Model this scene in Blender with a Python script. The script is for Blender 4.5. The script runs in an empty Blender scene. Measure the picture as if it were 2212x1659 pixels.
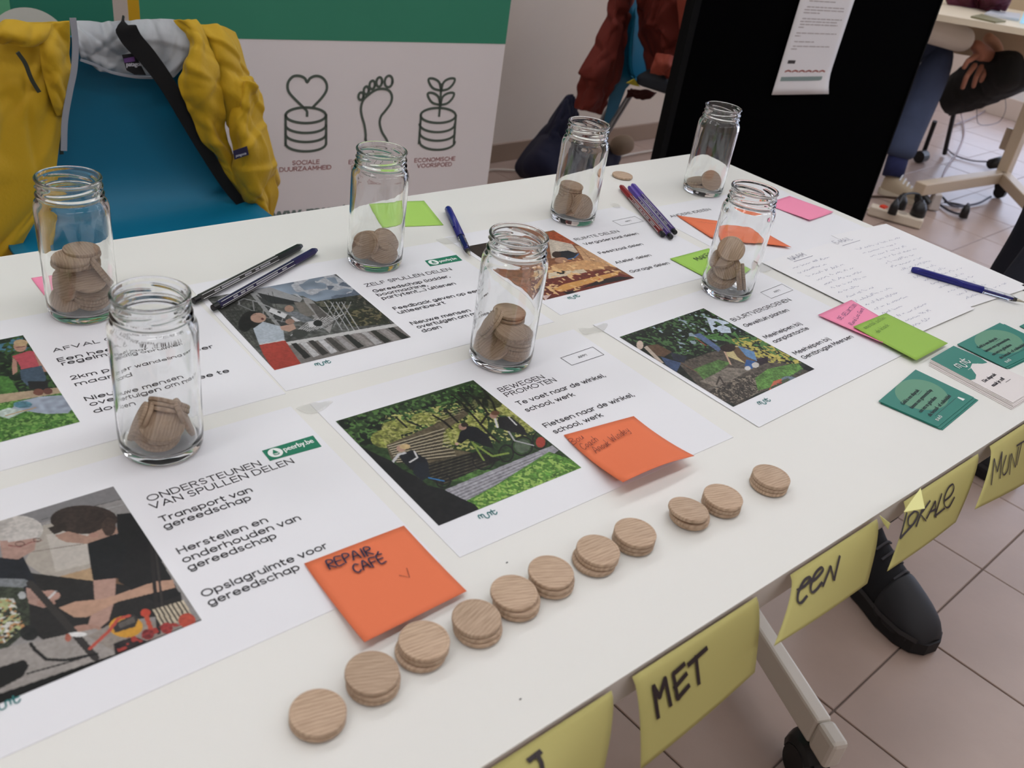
import bpy, math, random
import numpy as np
from mathutils import Vector, Matrix
random.seed(7)
rng = np.random.default_rng(5)
C = bpy.context.scene.collection
# ------------------------------------------------------------------ camera
# world: table top z = 0.75, front edge y = 0, right end x = 0
CW = np.array([-1.2543, -0.2056, 1.1779])
CR = np.array([0.76127524, -0.63339032, 0.13884061]); CU = np.array([0.24736314, 0.48160270, 0.84075580]); CF = np.array([0.59939260, 0.60570252, -0.52330963])
FPX, IW, IH = 1964.92, 2212.0, 1659.0
cam = bpy.data.cameras.new('camera'); cam.sensor_fit = 'HORIZONTAL'; cam.sensor_width = 36.0
cam.lens = FPX / IW * 36.0; cam.clip_start = 0.02; cam.clip_end = 60
cam_o = bpy.data.objects.new('camera', cam); C.objects.link(cam_o)
M = Matrix(((CR[0], CU[0], -CF[0], CW[0]), (CR[1], CU[1], -CF[1], CW[1]), (CR[2], CU[2], -CF[2], CW[2]), (0, 0, 0, 1)))
cam_o.matrix_world = M
cam.dof.use_dof = True; cam.dof.focus_distance = 0.98; cam.dof.aperture_fstop = 11.0
bpy.context.scene.camera = cam_o
sc = bpy.context.scene
sc.view_settings.view_transform = 'Standard'; sc.view_settings.look = 'None'
sc.view_settings.exposure = 0.0; sc.view_settings.gamma = 1.0; sc.view_settings.use_curve_mapping = False
sc.cycles.max_bounces = 12; sc.cycles.transmission_bounces = 10; sc.cycles.transparent_max_bounces = 10
sc.cycles.diffuse_bounces = 4; sc.cycles.glossy_bounces = 4
world = bpy.data.worlds.new('world'); sc.world = world; world.use_nodes = True
world.node_tree.nodes['Background'].inputs[0].default_value = (0.75, 0.85, 1.0, 1)
world.node_tree.nodes['Background'].inputs[1].default_value = 0.6
CEIL_STRENGTH = 7.7      # fluorescent ceiling panels
WINDOW_STRENGTH = 2.6    # daylight in the window panes

# ------------------------------------------------------------------ measuring helpers (photo pixel -> point on a known plane of the room)
def ray(x, y): return ((x - IW / 2) / FPX) * CR - ((y - IH / 2) / FPX) * CU + CF
def atz(x, y, z=0.75):
    q = ray(x, y); return CW + q * (z - CW[2]) / q[2]
def aty(x, y, Y):
    q = ray(x, y); return CW + q * (Y - CW[1]) / q[1]
def atp(x, y, P, N):
    q = ray(x, y); N = np.array(N, float); return CW + q * ((np.array(P, float) - CW) @ N) / (q @ N)
def prj(X):
    q = np.asarray(X, float) - CW; z = q @ CF
    return np.stack([IW / 2 + FPX * (q @ CR) / z, IH / 2 - FPX * (q @ CU) / z], -1)
def zl(ox, oy, k): return lambda x, y: (ox + x / k, oy + y / k)
Z1 = zl(0, 0, 2.962); Z2 = zl(560, 0, 2.962); Z3 = zl(1100, 0, 2.962); Z4 = zl(1500, 0, 2.962); Z5 = zl(0, 500, 2.962)
Z6 = zl(480, 420, 2.962); Z7 = zl(1000, 300, 2.962); Z8 = zl(1500, 380, 2.962)
Y1 = zl(0, 1000, 2.962); Y2 = zl(560, 850, 2.962); Y3 = zl(1100, 850, 2.962); Y4 = zl(1500, 850, 2.962); Y5 = zl(500, 1150, 2.989); Y6 = zl(1000, 1150, 2.989)
Y8 = zl(1840, 680, 5.925); N2 = zl(1800, 0, 5.352); N3 = zl(1800, 250, 5.352); N4 = zl(1600, 0, 7.373)

# ------------------------------------------------------------------ materials
def lin(c):
    c = np.asarray(c, float) / 255.0
    return np.where(c <= 0.04045, c / 12.92, ((c + 0.055) / 1.055) ** 2.4)
MATS = {}
def mat(name, rgb, rough=0.5, metal=0.0, spec=0.5, trans=0.0, bump=0.0, bscale=200.0, var=0.0, vscale=8.0, emit=0.0, sheen=0.0, ior=1.45):
    if name in MATS: return MATS[name]
    m = bpy.data.materials.new(name); m.use_nodes = True; MATS[name] = m
    nt = m.node_tree; b = nt.nodes['Principled BSDF']; c = (*lin(rgb), 1)
    b.inputs['Base Color'].default_value = c; b.inputs['Roughness'].default_value = rough
    b.inputs['Metallic'].default_value = metal; b.inputs['Specular IOR Level'].default_value = spec
    b.inputs['Transmission Weight'].default_value = trans; b.inputs['IOR'].default_value = ior
    b.inputs['Sheen Weight'].default_value = sheen
    if emit: b.inputs['Emission Color'].default_value = c; b.inputs['Emission Strength'].default_value = emit
    tc = nt.nodes.new('ShaderNodeTexCoord')
    if var:
        n = nt.nodes.new('ShaderNodeTexNoise'); n.inputs['Scale'].default_value = vscale; n.inputs['Detail'].default_value = 4
        nt.links.new(tc.outputs['Object'], n.inputs['Vector'])
        mx = nt.nodes.new('ShaderNodeMix'); mx.data_type = 'RGBA'
        mx.inputs['A'].default_value = (*[v * (1 - var) for v in c[:3]], 1); mx.inputs['B'].default_value = (*[min(1, v * (1 + var)) for v in c[:3]], 1)
        nt.links.new(n.outputs['Fac'], mx.inputs['Factor']); nt.links.new(mx.outputs['Result'], b.inputs['Base Color'])
    if bump:
        n2 = nt.nodes.new('ShaderNodeTexNoise'); n2.inputs['Scale'].default_value = bscale; n2.inputs['Detail'].default_value = 3
        nt.links.new(tc.outputs['Object'], n2.inputs['Vector'])
        bp = nt.nodes.new('ShaderNodeBump'); bp.inputs['Strength'].default_value = bump; bp.inputs['Distance'].default_value = 0.002
        nt.links.new(n2.outputs['Fac'], bp.inputs['Height']); nt.links.new(bp.outputs['Normal'], b.inputs['Normal'])
    return m
def print_mat():
    if 'photo_ink' in MATS: return MATS['photo_ink']
    m = bpy.data.materials.new('photo_ink'); m.use_nodes = True; MATS['photo_ink'] = m
    nt = m.node_tree; b = nt.nodes['Principled BSDF']; b.inputs['Roughness'].default_value = 0.55; b.inputs['Specular IOR Level'].default_value = 0.3
    a = nt.nodes.new('ShaderNodeVertexColor'); a.layer_name = 'ink'; nt.links.new(a.outputs['Color'], b.inputs['Base Color'])
    return m
def wood_mat():
    m = bpy.data.materials.new('beech_wood'); m.use_nodes = True
    nt = m.node_tree; L = nt.links; b = nt.nodes['Principled BSDF']; b.inputs['Roughness'].default_value = 0.6; b.inputs['Specular IOR Level'].default_value = 0.3
    tc = nt.nodes.new('ShaderNodeTexCoord'); oi = nt.nodes.new('ShaderNodeObjectInfo')
    mp = nt.nodes.new('ShaderNodeMapping'); L.new(tc.outputs['Object'], mp.inputs['Vector'])
    cb = nt.nodes.new('ShaderNodeCombineXYZ'); mu = nt.nodes.new('ShaderNodeMath'); mu.operation = 'MULTIPLY'; mu.inputs[1].default_value = 3.0
    L.new(oi.outputs['Random'], mu.inputs[0]); L.new(mu.outputs[0], cb.inputs[0]); L.new(mu.outputs[0], cb.inputs[1]); L.new(cb.outputs[0], mp.inputs['Location'])
    mp.inputs['Scale'].default_value = (1, 1, .12)
    w = nt.nodes.new('ShaderNodeTexWave'); w.inputs['Scale'].default_value = 130; w.inputs['Distortion'].default_value = 3.0; w.inputs['Detail'].default_value = 3; w.inputs['Detail Scale'].default_value = 1.2
    L.new(mp.outputs[0], w.inputs['Vector'])
    mp2 = nt.nodes.new('ShaderNodeMapping'); mp2.inputs['Scale'].default_value = (900, 60, 200); L.new(mp.outputs[0], mp2.inputs['Vector'])
    n = nt.nodes.new('ShaderNodeTexNoise'); n.inputs['Scale'].default_value = 1.0; n.inputs['Detail'].default_value = 3; L.new(mp2.outputs[0], n.inputs['Vector'])
    mx = nt.nodes.new('ShaderNodeMath'); mx.operation = 'MULTIPLY_ADD'; mx.inputs[1].default_value = 0.16; L.new(w.outputs['Fac'], mx.inputs[0])
    m2 = nt.nodes.new('ShaderNodeMath'); m2.operation = 'MULTIPLY'; m2.inputs[1].default_value = 0.84; L.new(n.outputs['Fac'], m2.inputs[0]); L.new(m2.outputs[0], mx.inputs[2])
    cr = nt.nodes.new('ShaderNodeValToRGB'); L.new(mx.outputs[0], cr.inputs[0])
    cr.color_ramp.elements[0].position = 0.30; cr.color_ramp.elements[0].color = (*lin((167, 142, 119)), 1)
    cr.color_ramp.elements[1].position = 0.66; cr.color_ramp.elements[1].color = (*lin((197, 172, 148)), 1)
    hs = nt.nodes.new('ShaderNodeHueSaturation'); L.new(cr.outputs[0], hs.inputs['Color'])
    mr = nt.nodes.new('ShaderNodeMapRange'); mr.inputs['To Min'].default_value = 0.9; mr.inputs['To Max'].default_value = 1.08; L.new(oi.outputs['Random'], mr.inputs['Value']); L.new(mr.outputs[0], hs.inputs['Value'])
    L.new(hs.outputs[0], b.inputs['Base Color'])
    bp = nt.nodes.new('ShaderNodeBump'); bp.inputs['Strength'].default_value = 0.15; bp.inputs['Distance'].default_value = 0.0005
    L.new(n.outputs['Fac'], bp.inputs['Height']); L.new(bp.outputs[0], b.inputs['Normal'])
    return m
WHITE = (236, 236, 233)
INK = mat('black_ink', (38, 36, 42), 0.6)

# ------------------------------------------------------------------ mesh helpers
def link(o, parent=None):
    C.objects.link(o)
    if parent is not None: o.parent = parent
    return o
def tag(o, label=None, cat=None, group=None, kind=None):
    if label: o['label'] = label
    if cat: o['category'] = cat
    if group: o['group'] = group
    if kind: o['kind'] = kind
    return o
def empty(name, loc, label, cat, group=None, rz=0):
    o = bpy.data.objects.new(name, None); o.empty_display_size = 0.05; o.location = Vector([float(v) for v in loc]); o.rotation_euler = (0, 0, rz)
    C.objects.link(o); return tag(o, label, cat, group)
def mk(name, V, F, m, parent=None, org=None, smooth=False):
    """mesh object; V in room coordinates when org is given (org = the base point of the thing), else local"""
    V = np.asarray(V, float).reshape(-1, 3)
    if org is None and parent is None: org = V.mean(0); org[2] = V[:, 2].min()
    if org is not None: V = V - np.asarray(org, float)
    me = bpy.data.meshes.new(name); me.from_pydata(V.tolist(), [], [tuple(int(i) for i in f) for f in F]); me.update()
    if m is not None:
        for q in (m if isinstance(m, list) else [m]): me.materials.append(q)
    if smooth: me.shade_smooth()
    o = bpy.data.objects.new(name, me); link(o, parent)
    if parent is None and org is not None: o.location = Vector([float(v) for v in org])
    return o
class B:
    """collects shapes into one mesh"""
    def __init__(s): s.V = []; s.F = []; s.n = 0
    def add(s, V, F):
        V = np.asarray(V, float).reshape(-1, 3); s.V.append(V); s.F += [tuple(i + s.n for i in f) for f in F]; s.n += len(V); return s
    def box(s, a, b, rot=None, piv=None):
        a, b = np.minimum(a, b), np.maximum(a, b)
        V = np.array([[x, y, z] for z in (a[2], b[2]) for x, y in ((a[0], a[1]), (b[0], a[1]), (b[0], b[1]), (a[0], b[1]))], float)
        if rot is not None: V = (V - piv) @ np.asarray(rot).T + piv
        return s.add(V, [(3, 2, 1, 0), (4, 5, 6, 7), (0, 1, 5, 4), (1, 2, 6, 5), (2, 3, 7, 6), (3, 0, 4, 7)])
    def tube(s, P, r, n=10, cap=True, flat=None):
        P = np.asarray(P, float); r = np.broadcast_to(r, (len(P),)) if np.ndim(r) < 1 or len(np.atleast_1d(r)) != len(P) else np.asarray(r)
        T = np.gradient(P, axis=0); T /= np.linalg.norm(T, axis=1)[:, None] + 1e-12
        up = np.array([0, 0, 1.0]) if abs(T[0][2]) < 0.9 else np.array([1.0, 0, 0])
        a = np.cross(T[0], up); a /= np.linalg.norm(a); V = []
        for i in range(len(P)):
            a = a - T[i] * (a @ T[i]); a /= np.linalg.norm(a); b = np.cross(T[i], a)
            for k in range(n):
                t = 2 * math.pi * k / n; V.append(P[i] + r[i] * (a * math.cos(t) + b * math.sin(t) * (flat or 1)))
        F = [(i * n + k, i * n + (k + 1) % n, (i + 1) * n + (k + 1) % n, (i + 1) * n + k) for i in range(len(P) - 1) for k in range(n)]
        if cap: F += [tuple(range(n))[::-1], tuple((len(P) - 1) * n + k for k in range(n))]
        return s.add(V, F)
    def lathe(s, prof, n=32, c=(0, 0, 0), cap0=True, cap1=True):
        V = [(c[0] + r * math.cos(2 * math.pi * k / n), c[1] + r * math.sin(2 * math.pi * k / n), c[2] + z) for r, z in prof for k in range(n)]
        F = [(i * n + k, i * n + (k + 1) % n, (i + 1) * n + (k + 1) % n, (i + 1) * n + k) for i in range(len(prof) - 1) for k in range(n)]
        if cap0: F.append(tuple(range(n))[::-1])
        if cap1: F.append(tuple((len(prof) - 1) * n + k for k in range(n)))
        return s.add(V, F)
    def ribbon(s, P, w, N):
        """flat stroke of width w along P, lying in the plane with normal N"""
        P = np.asarray(P, float)
        if len(P) < 2: return s
        T = np.gradient(P, axis=0) if len(P) > 2 else np.repeat((P[1] - P[0])[None], 2, 0)
        T /= np.linalg.norm(T, axis=1)[:, None] + 1e-12; N = np.asarray(N, float)
        S = np.cross(N if N.ndim > 1 else np.broadcast_to(N, T.shape), T); S /= np.linalg.norm(S, axis=1)[:, None] + 1e-12
        P = P.copy(); P[0] -= T[0] * w * .45; P[-1] += T[-1] * w * .45
        V = np.concatenate([P + S * w / 2, P - S * w / 2]); n = len(P)
        return s.add(V, [(i, i + n, i + n + 1, i + 1) for i in range(n - 1)])
    def make(s, name, m, parent=None, org=None, smooth=False):
        return mk(name, np.concatenate(s.V), s.F, m, parent, org, smooth)
def bevel(o, w, seg=2, angle=0.6):
    md = o.modifiers.new('bevel', 'BEVEL'); md.width = w; md.segments = seg; md.limit_method = 'ANGLE'; md.angle_limit = angle; return o
def solid(o, t, off=0.0):
    md = o.modifiers.new('solid', 'SOLIDIFY'); md.thickness = t; md.offset = off; return o
def subs(o, n=1):
    md = o.modifiers.new('sub', 'SUBSURF'); md.levels = n; md.render_levels = n; return o
def crv(P, k=8):
    """smooth polyline through points (Catmull-Rom)"""
    P = np.asarray(P, float); Q = np.concatenate([[2 * P[0] - P[1]], P, [2 * P[-1] - P[-2]]]); out = []
    for i in range(1, len(Q) - 2):
        for t in np.linspace(0, 1, k, endpoint=False):
            a, b, c, d = Q[i - 1:i + 3]; out.append(.5 * (2 * b + (c - a) * t + (2 * a - 5 * b + 4 * c - d) * t * t + (3 * b - a - 3 * c + d) * t ** 3))
    return np.array(out + [P[-1]])
def rotz(a): c, s = math.cos(a), math.sin(a); return np.array([[c, -s, 0], [s, c, 0], [0, 0, 1]])

# ------------------------------------------------------------------ writing
def glyph_mesh(txt, bold=0.0):
    cu = bpy.data.curves.new('t', 'FONT'); cu.body = txt; cu.size = 1.0; cu.resolution_u = 3; cu.offset = 0.0; cu.fill_mode = 'FRONT'
    ob = bpy.data.objects.new('t', cu); C.objects.link(ob)
    dg = bpy.context.evaluated_depsgraph_get(); dg.update()
    me = ob.evaluated_get(dg).to_mesh()
    V = np.array([v.co[:] for v in me.vertices]); F = [tuple(p.vertices) for p in me.polygons]
    ob.evaluated_get(dg).to_mesh_clear(); bpy.data.objects.remove(ob); bpy.data.curves.remove(cu)
    return V, F
CAP = 0.70
def text_on(b, txt, A, D, U, N, h=None, w=None, bold=0.0, lift=0.0):
    """print txt: baseline from A along unit D, up U; cap height h and/or total width w"""
    V, F = glyph_mesh(txt, bold); wd = V[:, 0].max() - V[:, 0].min(); x0 = V[:, 0].min()
    if h is None: h = w / wd * CAP
    sy = h / CAP; sx = w / wd if w else sy
    P = np.asarray(A) + ((V[:, 0] - x0) * sx)[:, None] * np.asarray(D) + (V[:, 1] * sy)[:, None] * np.asarray(U) + np.asarray(N) * lift
    b.add(P, F)
    if bold:
        for k in (-1, 1): b.add(P + np.asarray(D) * (k * bold * sx) + np.asarray(N) * (.00003 * k), F)
SF = {
 'A': [[(0, 0), (.35, 1), (.7, 0)], [(.12, .35), (.58, .35)]], 'B': [[(0, 0), (0, 1), (.45, .95), (.5, .72), (.05, .52), (.55, .4), (.55, .1), (0, 0)]],
 'C': [[(.6, .85), (.35, 1), (.08, .75), (.05, .3), (.3, 0), (.6, .15)]], 'D': [[(0, 0), (0, 1), (.45, .85), (.58, .5), (.42, .1), (0, 0)]],
 'E': [[(.55, 1), (0, 1), (0, 0), (.55, 0)], [(0, .52), (.45, .52)]], 'F': [[(.55, 1), (0, 1), (0, 0)], [(0, .52), (.42, .52)]],
 'G': [[(.6, .85), (.35, 1), (.05, .7), (.08, .2), (.35, 0), (.6, .2), (.6, .45), (.38, .45)]], 'H': [[(0, 0), (0, 1)], [(.55, 0), (.55, 1)], [(0, .5), (.55, .5)]],
 'I': [[(.1, 0), (.1, 1)]], 'J': [[(.45, 1), (.45, .2), (.25, 0), (0, .15)]], 'K': [[(0, 0), (0, 1)], [(.55, 1), (.02, .45), (.58, 0)]],
 'L': [[(0, 1), (0, 0), (.5, 0)]], 'M': [[(0, 0), (.05, 1), (.35, .35), (.65, 1), (.72, 0)]], 'N': [[(0, 0), (0, 1), (.55, 0), (.55, 1)]],
 'O': [[(.32, 1), (.05, .75), (.05, .25), (.32, 0), (.6, .25), (.6, .75), (.32, 1)]], 'P': [[(0, 0), (0, 1), (.45, .95), (.5, .65), (.02, .45)]],
 'R': [[(0, 0), (0, 1), (.45, .95), (.48, .65), (.02, .48), (.55, 0)]], 'S': [[(.5, .88), (.25, 1), (.03, .78), (.45, .42), (.45, .12), (.2, 0), (0, .12)]],
 'T': [[(0, 1), (.6, 1)], [(.3, 1), (.3, 0)]], 'U': [[(0, 1), (.03, .2), (.3, 0), (.55, .2), (.55, 1)]], 'V': [[(0, 1), (.3, 0), (.6, 1)]],
 'W': [[(0, 1), (.2, 0), (.42, .7), (.62, 0), (.85, 1)]], '-': [[(.05, .45), (.35, .45)]], '.': [[(.05, 0), (.08, .04)]],
 'a': [[(.4, .5), (.15, .55), (0, .25), (.15, 0), (.38, .2), (.42, .55), (.42, 0), (.52, .05)]], 'b': [[(0, 1), (0, 0), (.35, .1), (.38, .4), (.2, .52), (0, .35)]],
 'c': [[(.38, .45), (.18, .55), (0, .28), (.15, 0), (.42, .1)]], 'd': [[(.38, .4), (.15, .5), (0, .22), (.15, 0), (.38, .15), (.42, 1), (.42, 0)]],
 'e': [[(.02, .28), (.36, .32), (.3, .54), (.1, .48), (.02, .2), (.18, 0), (.42, .12)]], 'g': [[(.4, .5), (.12, .5), (.02, .25), (.2, .05), (.4, .3), (.4, -.3), (.1, -.35)]],
 'h': [[(0, 1), (0, 0)], [(0, .35), (.22, .55), (.36, .4), (.36, 0)]], 'i': [[(.05, .5), (.08, 0), (.18, .05)]], 'k': [[(0, 1), (0, 0)], [(.32, .5), (.02, .25), (.36, 0)]],
 'l': [[(.05, 1), (.02, .1), (.15, 0)]], 'm': [[(0, 0), (.02, .5), (.18, .5), (.22, 0), (.25, .45), (.42, .5), (.45, 0)]], 'n': [[(0, 0), (.02, .5), (.25, .52), (.34, .35), (.36, 0)]],
 'o': [[(.2, .52), (0, .3), (.12, 0), (.34, .1), (.36, .4), (.2, .52)]], 'r': [[(0, 0), (.02, .5), (.1, .4), (.28, .52)]], 's': [[(.3, .48), (.08, .48), (.25, .22), (.2, 0), (0, .05)]],
 't': [[(.12, .85), (.1, .1), (.25, 0)], [(0, .55), (.28, .55)]], 'u': [[(0, .5), (.03, .05), (.25, .05), (.34, .5), (.36, 0)]], 'w': [[(0, .5), (.12, 0), (.26, .4), (.4, 0), (.52, .5)]],
 'y': [[(0, .5), (.1, .1), (.32, .15)], [(.38, .5), (.3, -.3), (.05, -.35)]], 'z': [[(0, .5), (.32, .5), (0, 0), (.36, 0)]], 'j': [[(.2, .5), (.2, -.25), (0, -.3)]], 'v': [[(0, .5), (.15, 0), (.34, .5)]]}
def hand(b, txt, A, Bp, h, w, N, lift=0.0004, slant=0.1, smooth=True):
    """handwriting: strokes running from A to Bp (3D), cap height h (m), pen width w (m)"""
    A = np.array(A, float); Bp = np.array(Bp, float); L = np.linalg.norm(Bp - A); D = (Bp - A) / L; N = np.array(N, float); U = np.cross(N, D)
    adv = []; x = 0
    for ch in txt:
        k = {'É': 'E'}.get(ch, ch)
        wd = 0.4 if k == ' ' else max([p[0] for s in SF[k] for p in s] + [.15]) + 0.22
        adv.append((k, x, ch)); x += wd
    sx = L / max(x - .22, .1)
    for k, x0, ch in adv:
        if k == ' ': continue
        jit = random.uniform(-.06, .06)
        ss = list(SF[k]) + ([[(.2, 1.12), (.42, 1.35)]] if ch == 'É' else [])
        for s in ss:
            P = [A + D * ((x0 + p[0]) * sx + slant * p[1] * h) + U * ((p[1] + jit) * h) + N * lift for p in s]
            b.ribbon(crv(P, 5) if (smooth and len(P) > 2) else crv(P, 2), w, N)
def scribble(b, A, Bp, h, w, N, lift=0.0004, seed=0):
    r = random.Random(seed); A = np.array(A, float); Bp = np.array(Bp, float); L = np.linalg.norm(Bp - A); D = (Bp - A) / L; N = np.array(N, float); U = np.cross(N, D)
    x = 0; P = []
    while x < L:
        if r.random() < .12 and len(P) > 3:
            b.ribbon(crv(P, 4), w, N); P = []; x += h * .7; continue
        P.append(A + D * x + U * h * (r.random() * (.9 if r.random() < .3 else .45)) + N * lift); x += h * r.uniform(.18, .4)
    if len(P) > 2: b.ribbon(crv(P, 4), w, N)
def munt(b, A, Bp, N, w, k=0.0):
    """the wavy coin logo: m-u-n in one line, then a t"""
    A = np.array(A, float); Bp = np.array(Bp, float); L = np.linalg.norm(Bp - A); D = (Bp - A) / L; U = np.cross(np.array(N, float), D); s = L / 3.6
    def q(p): return [A + (D * x + U * y) * s + np.array(N) * .0005 for x, y in p]
    b.ribbon(crv(q([(0, 0), (0, .6), (.25, .85), (.5, .6), (.5, 0)]), 6), w, N)
    b.ribbon(crv(q([(.5, .55), (.75, .85), (1, .6), (1, 0), (1.2, -.35), (1.55, -.35), (1.8, 0), (1.8, .6), (2.05, .85), (2.35, .6), (2.35, 0)]), 6), w, N)
    b.ribbon(crv(q([(2.8, 1.2), (2.8, .2), (3.0, -.1), (3.3, 0), (3.5, .3)]), 6), w, N); b.ribbon(q([(2.5, .8), (3.4, .8)]), w, N)
# geometric round lettering of the posters: strokes per glyph, cap height 1, x-height .70
def _a(cx, cy, rx, ry, a0, a1, n=14): return [(cx + rx * math.cos(math.radians(t)), cy + ry * math.sin(math.radians(t))) for t in np.linspace(a0, a1, n)]
_o = lambda: _a(.36, .35, .36, .35, 0, 360, 25)
GF = {
 'A': (.90, [[(0, 0), (.45, 1), (.9, 0)], [(.16, .34), (.74, .34)]]), 'B': (.66, [[(0, 0), (0, 1), (.36, 1)] + _a(.36, .76, .24, .24, 90, -90) + [(0, .52), (.38, .52)] + _a(.38, .26, .28, .26, 90, -90) + [(0, 0)]]),
 'C': (.86, [_a(.5, .5, .5, .5, 45, 315, 24)]), 'K': (.7, [[(0, 0), (0, 1)], [(.66, 1), (.02, .45)], [(.26, .62), (.7, 0)]]),
 'D': (.84, [[(0, 0), (0, 1), (.34, 1)] + _a(.34, .5, .5, .5, 90, -90, 20) + [(0, 0)]]), 'E': (.62, [[(.62, 1), (0, 1), (0, 0), (.62, 0)], [(0, .52), (.56, .52)]]), 'F': (.60, [[(.6, 1), (0, 1), (0, 0)], [(0, .5), (.54, .5)]]),
 'G': (.95, [_a(.5, .5, .5, .5, 45, 360, 26) + [(.55, .5)]]), 'H': (.76, [[(0, 0), (0, 1)], [(.76, 0), (.76, 1)], [(0, .52), (.76, .52)]]), 'I': (0, [[(0, 0), (0, 1)]]), 'L': (.56, [[(0, 1), (0, 0), (.56, 0)]]),
 'M': (.95, [[(0, 0), (.06, 1), (.475, .3), (.89, 1), (.95, 0)]]), 'N': (.78, [[(0, 0), (0, 1), (.78, 0), (.78, 1)]]), 'O': (1.04, [_a(.52, .5, .52, .5, 0, 360, 30)]), 'P': (.66, [[(0, 0), (0, 1), (.38, 1)] + _a(.38, .74, .28, .26, 90, -90) + [(0, .48)]]),
 'R': (.70, [[(0, 0), (0, 1), (.38, 1)] + _a(.38, .75, .28, .25, 90, -90) + [(0, .5)], [(.36, .5), (.7, 0)]]), 'S': (.64, [_a(.33, .75, .28, .25, 30, 270) + _a(.33, .26, .3, .26, 90, -150)]), 'T': (.76, [[(0, 1), (.76, 1)], [(.38, 1), (.38, 0)]]),
 'U': (.78, [[(0, 1)] + _a(.39, .38, .39, .38, 180, 360) + [(.78, 1)]]), 'V': (.86, [[(0, 1), (.43, 0), (.86, 1)]]), 'W': (1.2, [[(0, 1), (.32, 0), (.6, .9), (.88, 0), (1.2, 1)]]), 'Z': (.72, [[(0, 1), (.72, 1), (0, 0), (.72, 0)]]),
 'a': (.74, [_o(), [(.72, .7), (.72, 0)]]), 'b': (.74, [_o(), [(0, 1.02), (0, 0)]]), 'c': (.66, [_a(.36, .35, .36, .35, 45, 315, 20)]), 'd': (.74, [_o(), [(.72, 1.02), (.72, 0)]]), 'e': (.72, [[(.02, .37), (.70, .37)] + _a(.36, .35, .35, .35, 4, 318, 22)]),
 'f': (.40, [[(.14, 0), (.14, .8)] + _a(.34, .8, .2, .22, 180, 80, 8), [(0, .68), (.38, .68)]]), 'g': (.74, [_o(), [(.72, .7), (.72, .0)] + _a(.38, -.02, .34, .28, 0, -150, 12)]), 'h': (.64, [[(0, 0), (0, 1.02)], [(0, .36)] + _a(.32, .38, .32, .32, 175, 0, 12) + [(.64, 0)]]),
 'i': (.04, [[(.02, 0), (.02, .7)], [(.02, .92), (.02, .98)]]), 'j': (.16, [[(.14, .7), (.14, -.12)] + _a(-.0, -.12, .14, .16, 0, -80, 6), [(.14, .92), (.14, .98)]]), 'k': (.58, [[(0, 0), (0, 1.02)], [(.54, .7), (.04, .3)], [(.22, .42), (.58, 0)]]), 'l': (.04, [[(.02, 0), (.02, 1.02)]]),
 'm': (1.06, [[(0, 0), (0, .7)], [(0, .4)] + _a(.265, .42, .265, .28, 175, 0, 10) + [(.53, 0)], [(.53, .4)] + _a(.795, .42, .265, .28, 175, 0, 10) + [(1.06, 0)]]), 'n': (.64, [[(0, 0), (0, .7)], [(0, .36)] + _a(.32, .38, .32, .32, 175, 0, 12) + [(.64, 0)]]), 'o': (.74, [_a(.37, .35, .37, .35, 0, 360, 25)]),
 'p': (.74, [_o(), [(0, .7), (0, -.3)]]), 'r': (.38, [[(0, 0), (0, .7)], [(0, .4)] + _a(.32, .38, .32, .32, 175, 80, 6)]), 's': (.54, [_a(.27, .52, .24, .18, 25, 270, 12) + _a(.27, .17, .26, .17, 90, -155, 12)]), 't': (.42, [[(.14, .95), (.14, .18)] + _a(.32, .18, .18, .18, 180, 280, 6), [(0, .68), (.4, .68)]]),
 'u': (.64, [[(0, .7)] + _a(.32, .32, .32, .32, 180, 360, 14) + [(.64, .7)], [(.64, .4), (.64, 0)]]), 'v': (.64, [[(0, .7), (.32, 0), (.64, .7)]]), 'w': (1.0, [[(0, .7), (.26, 0), (.5, .66), (.74, 0), (1.0, .7)]]), 'y': (.64, [[(0, .7), (.32, .02)], [(.64, .7), (.2, -.3)]]), 'x': (.56, [[(0, .7), (.56, 0)], [(.56, .7), (0, 0)]]),
 'z': (.56, [[(0, .7), (.56, .7), (0, 0), (.56, 0)]]),
 '2': (.62, [_a(.31, .7, .29, .3, 160, -30, 12) + [(0, 0), (.62, 0)]]), ',': (.08, [[(.06, .06), (0, -.14)]]), '.': (.05, [[(.02, 0), (.02, .05)]]), '(': (.2, [_a(.5, .42, .5, .68, 130, 230, 8)]), ')': (.2, [_a(-.3, .42, .5, .68, 50, -50, 8)]), '?': (.5, [_a(.25, .74, .25, .26, 160, -70, 10) + [(.26, .3)], [(.26, .0), (.26, .06)]])}
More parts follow.
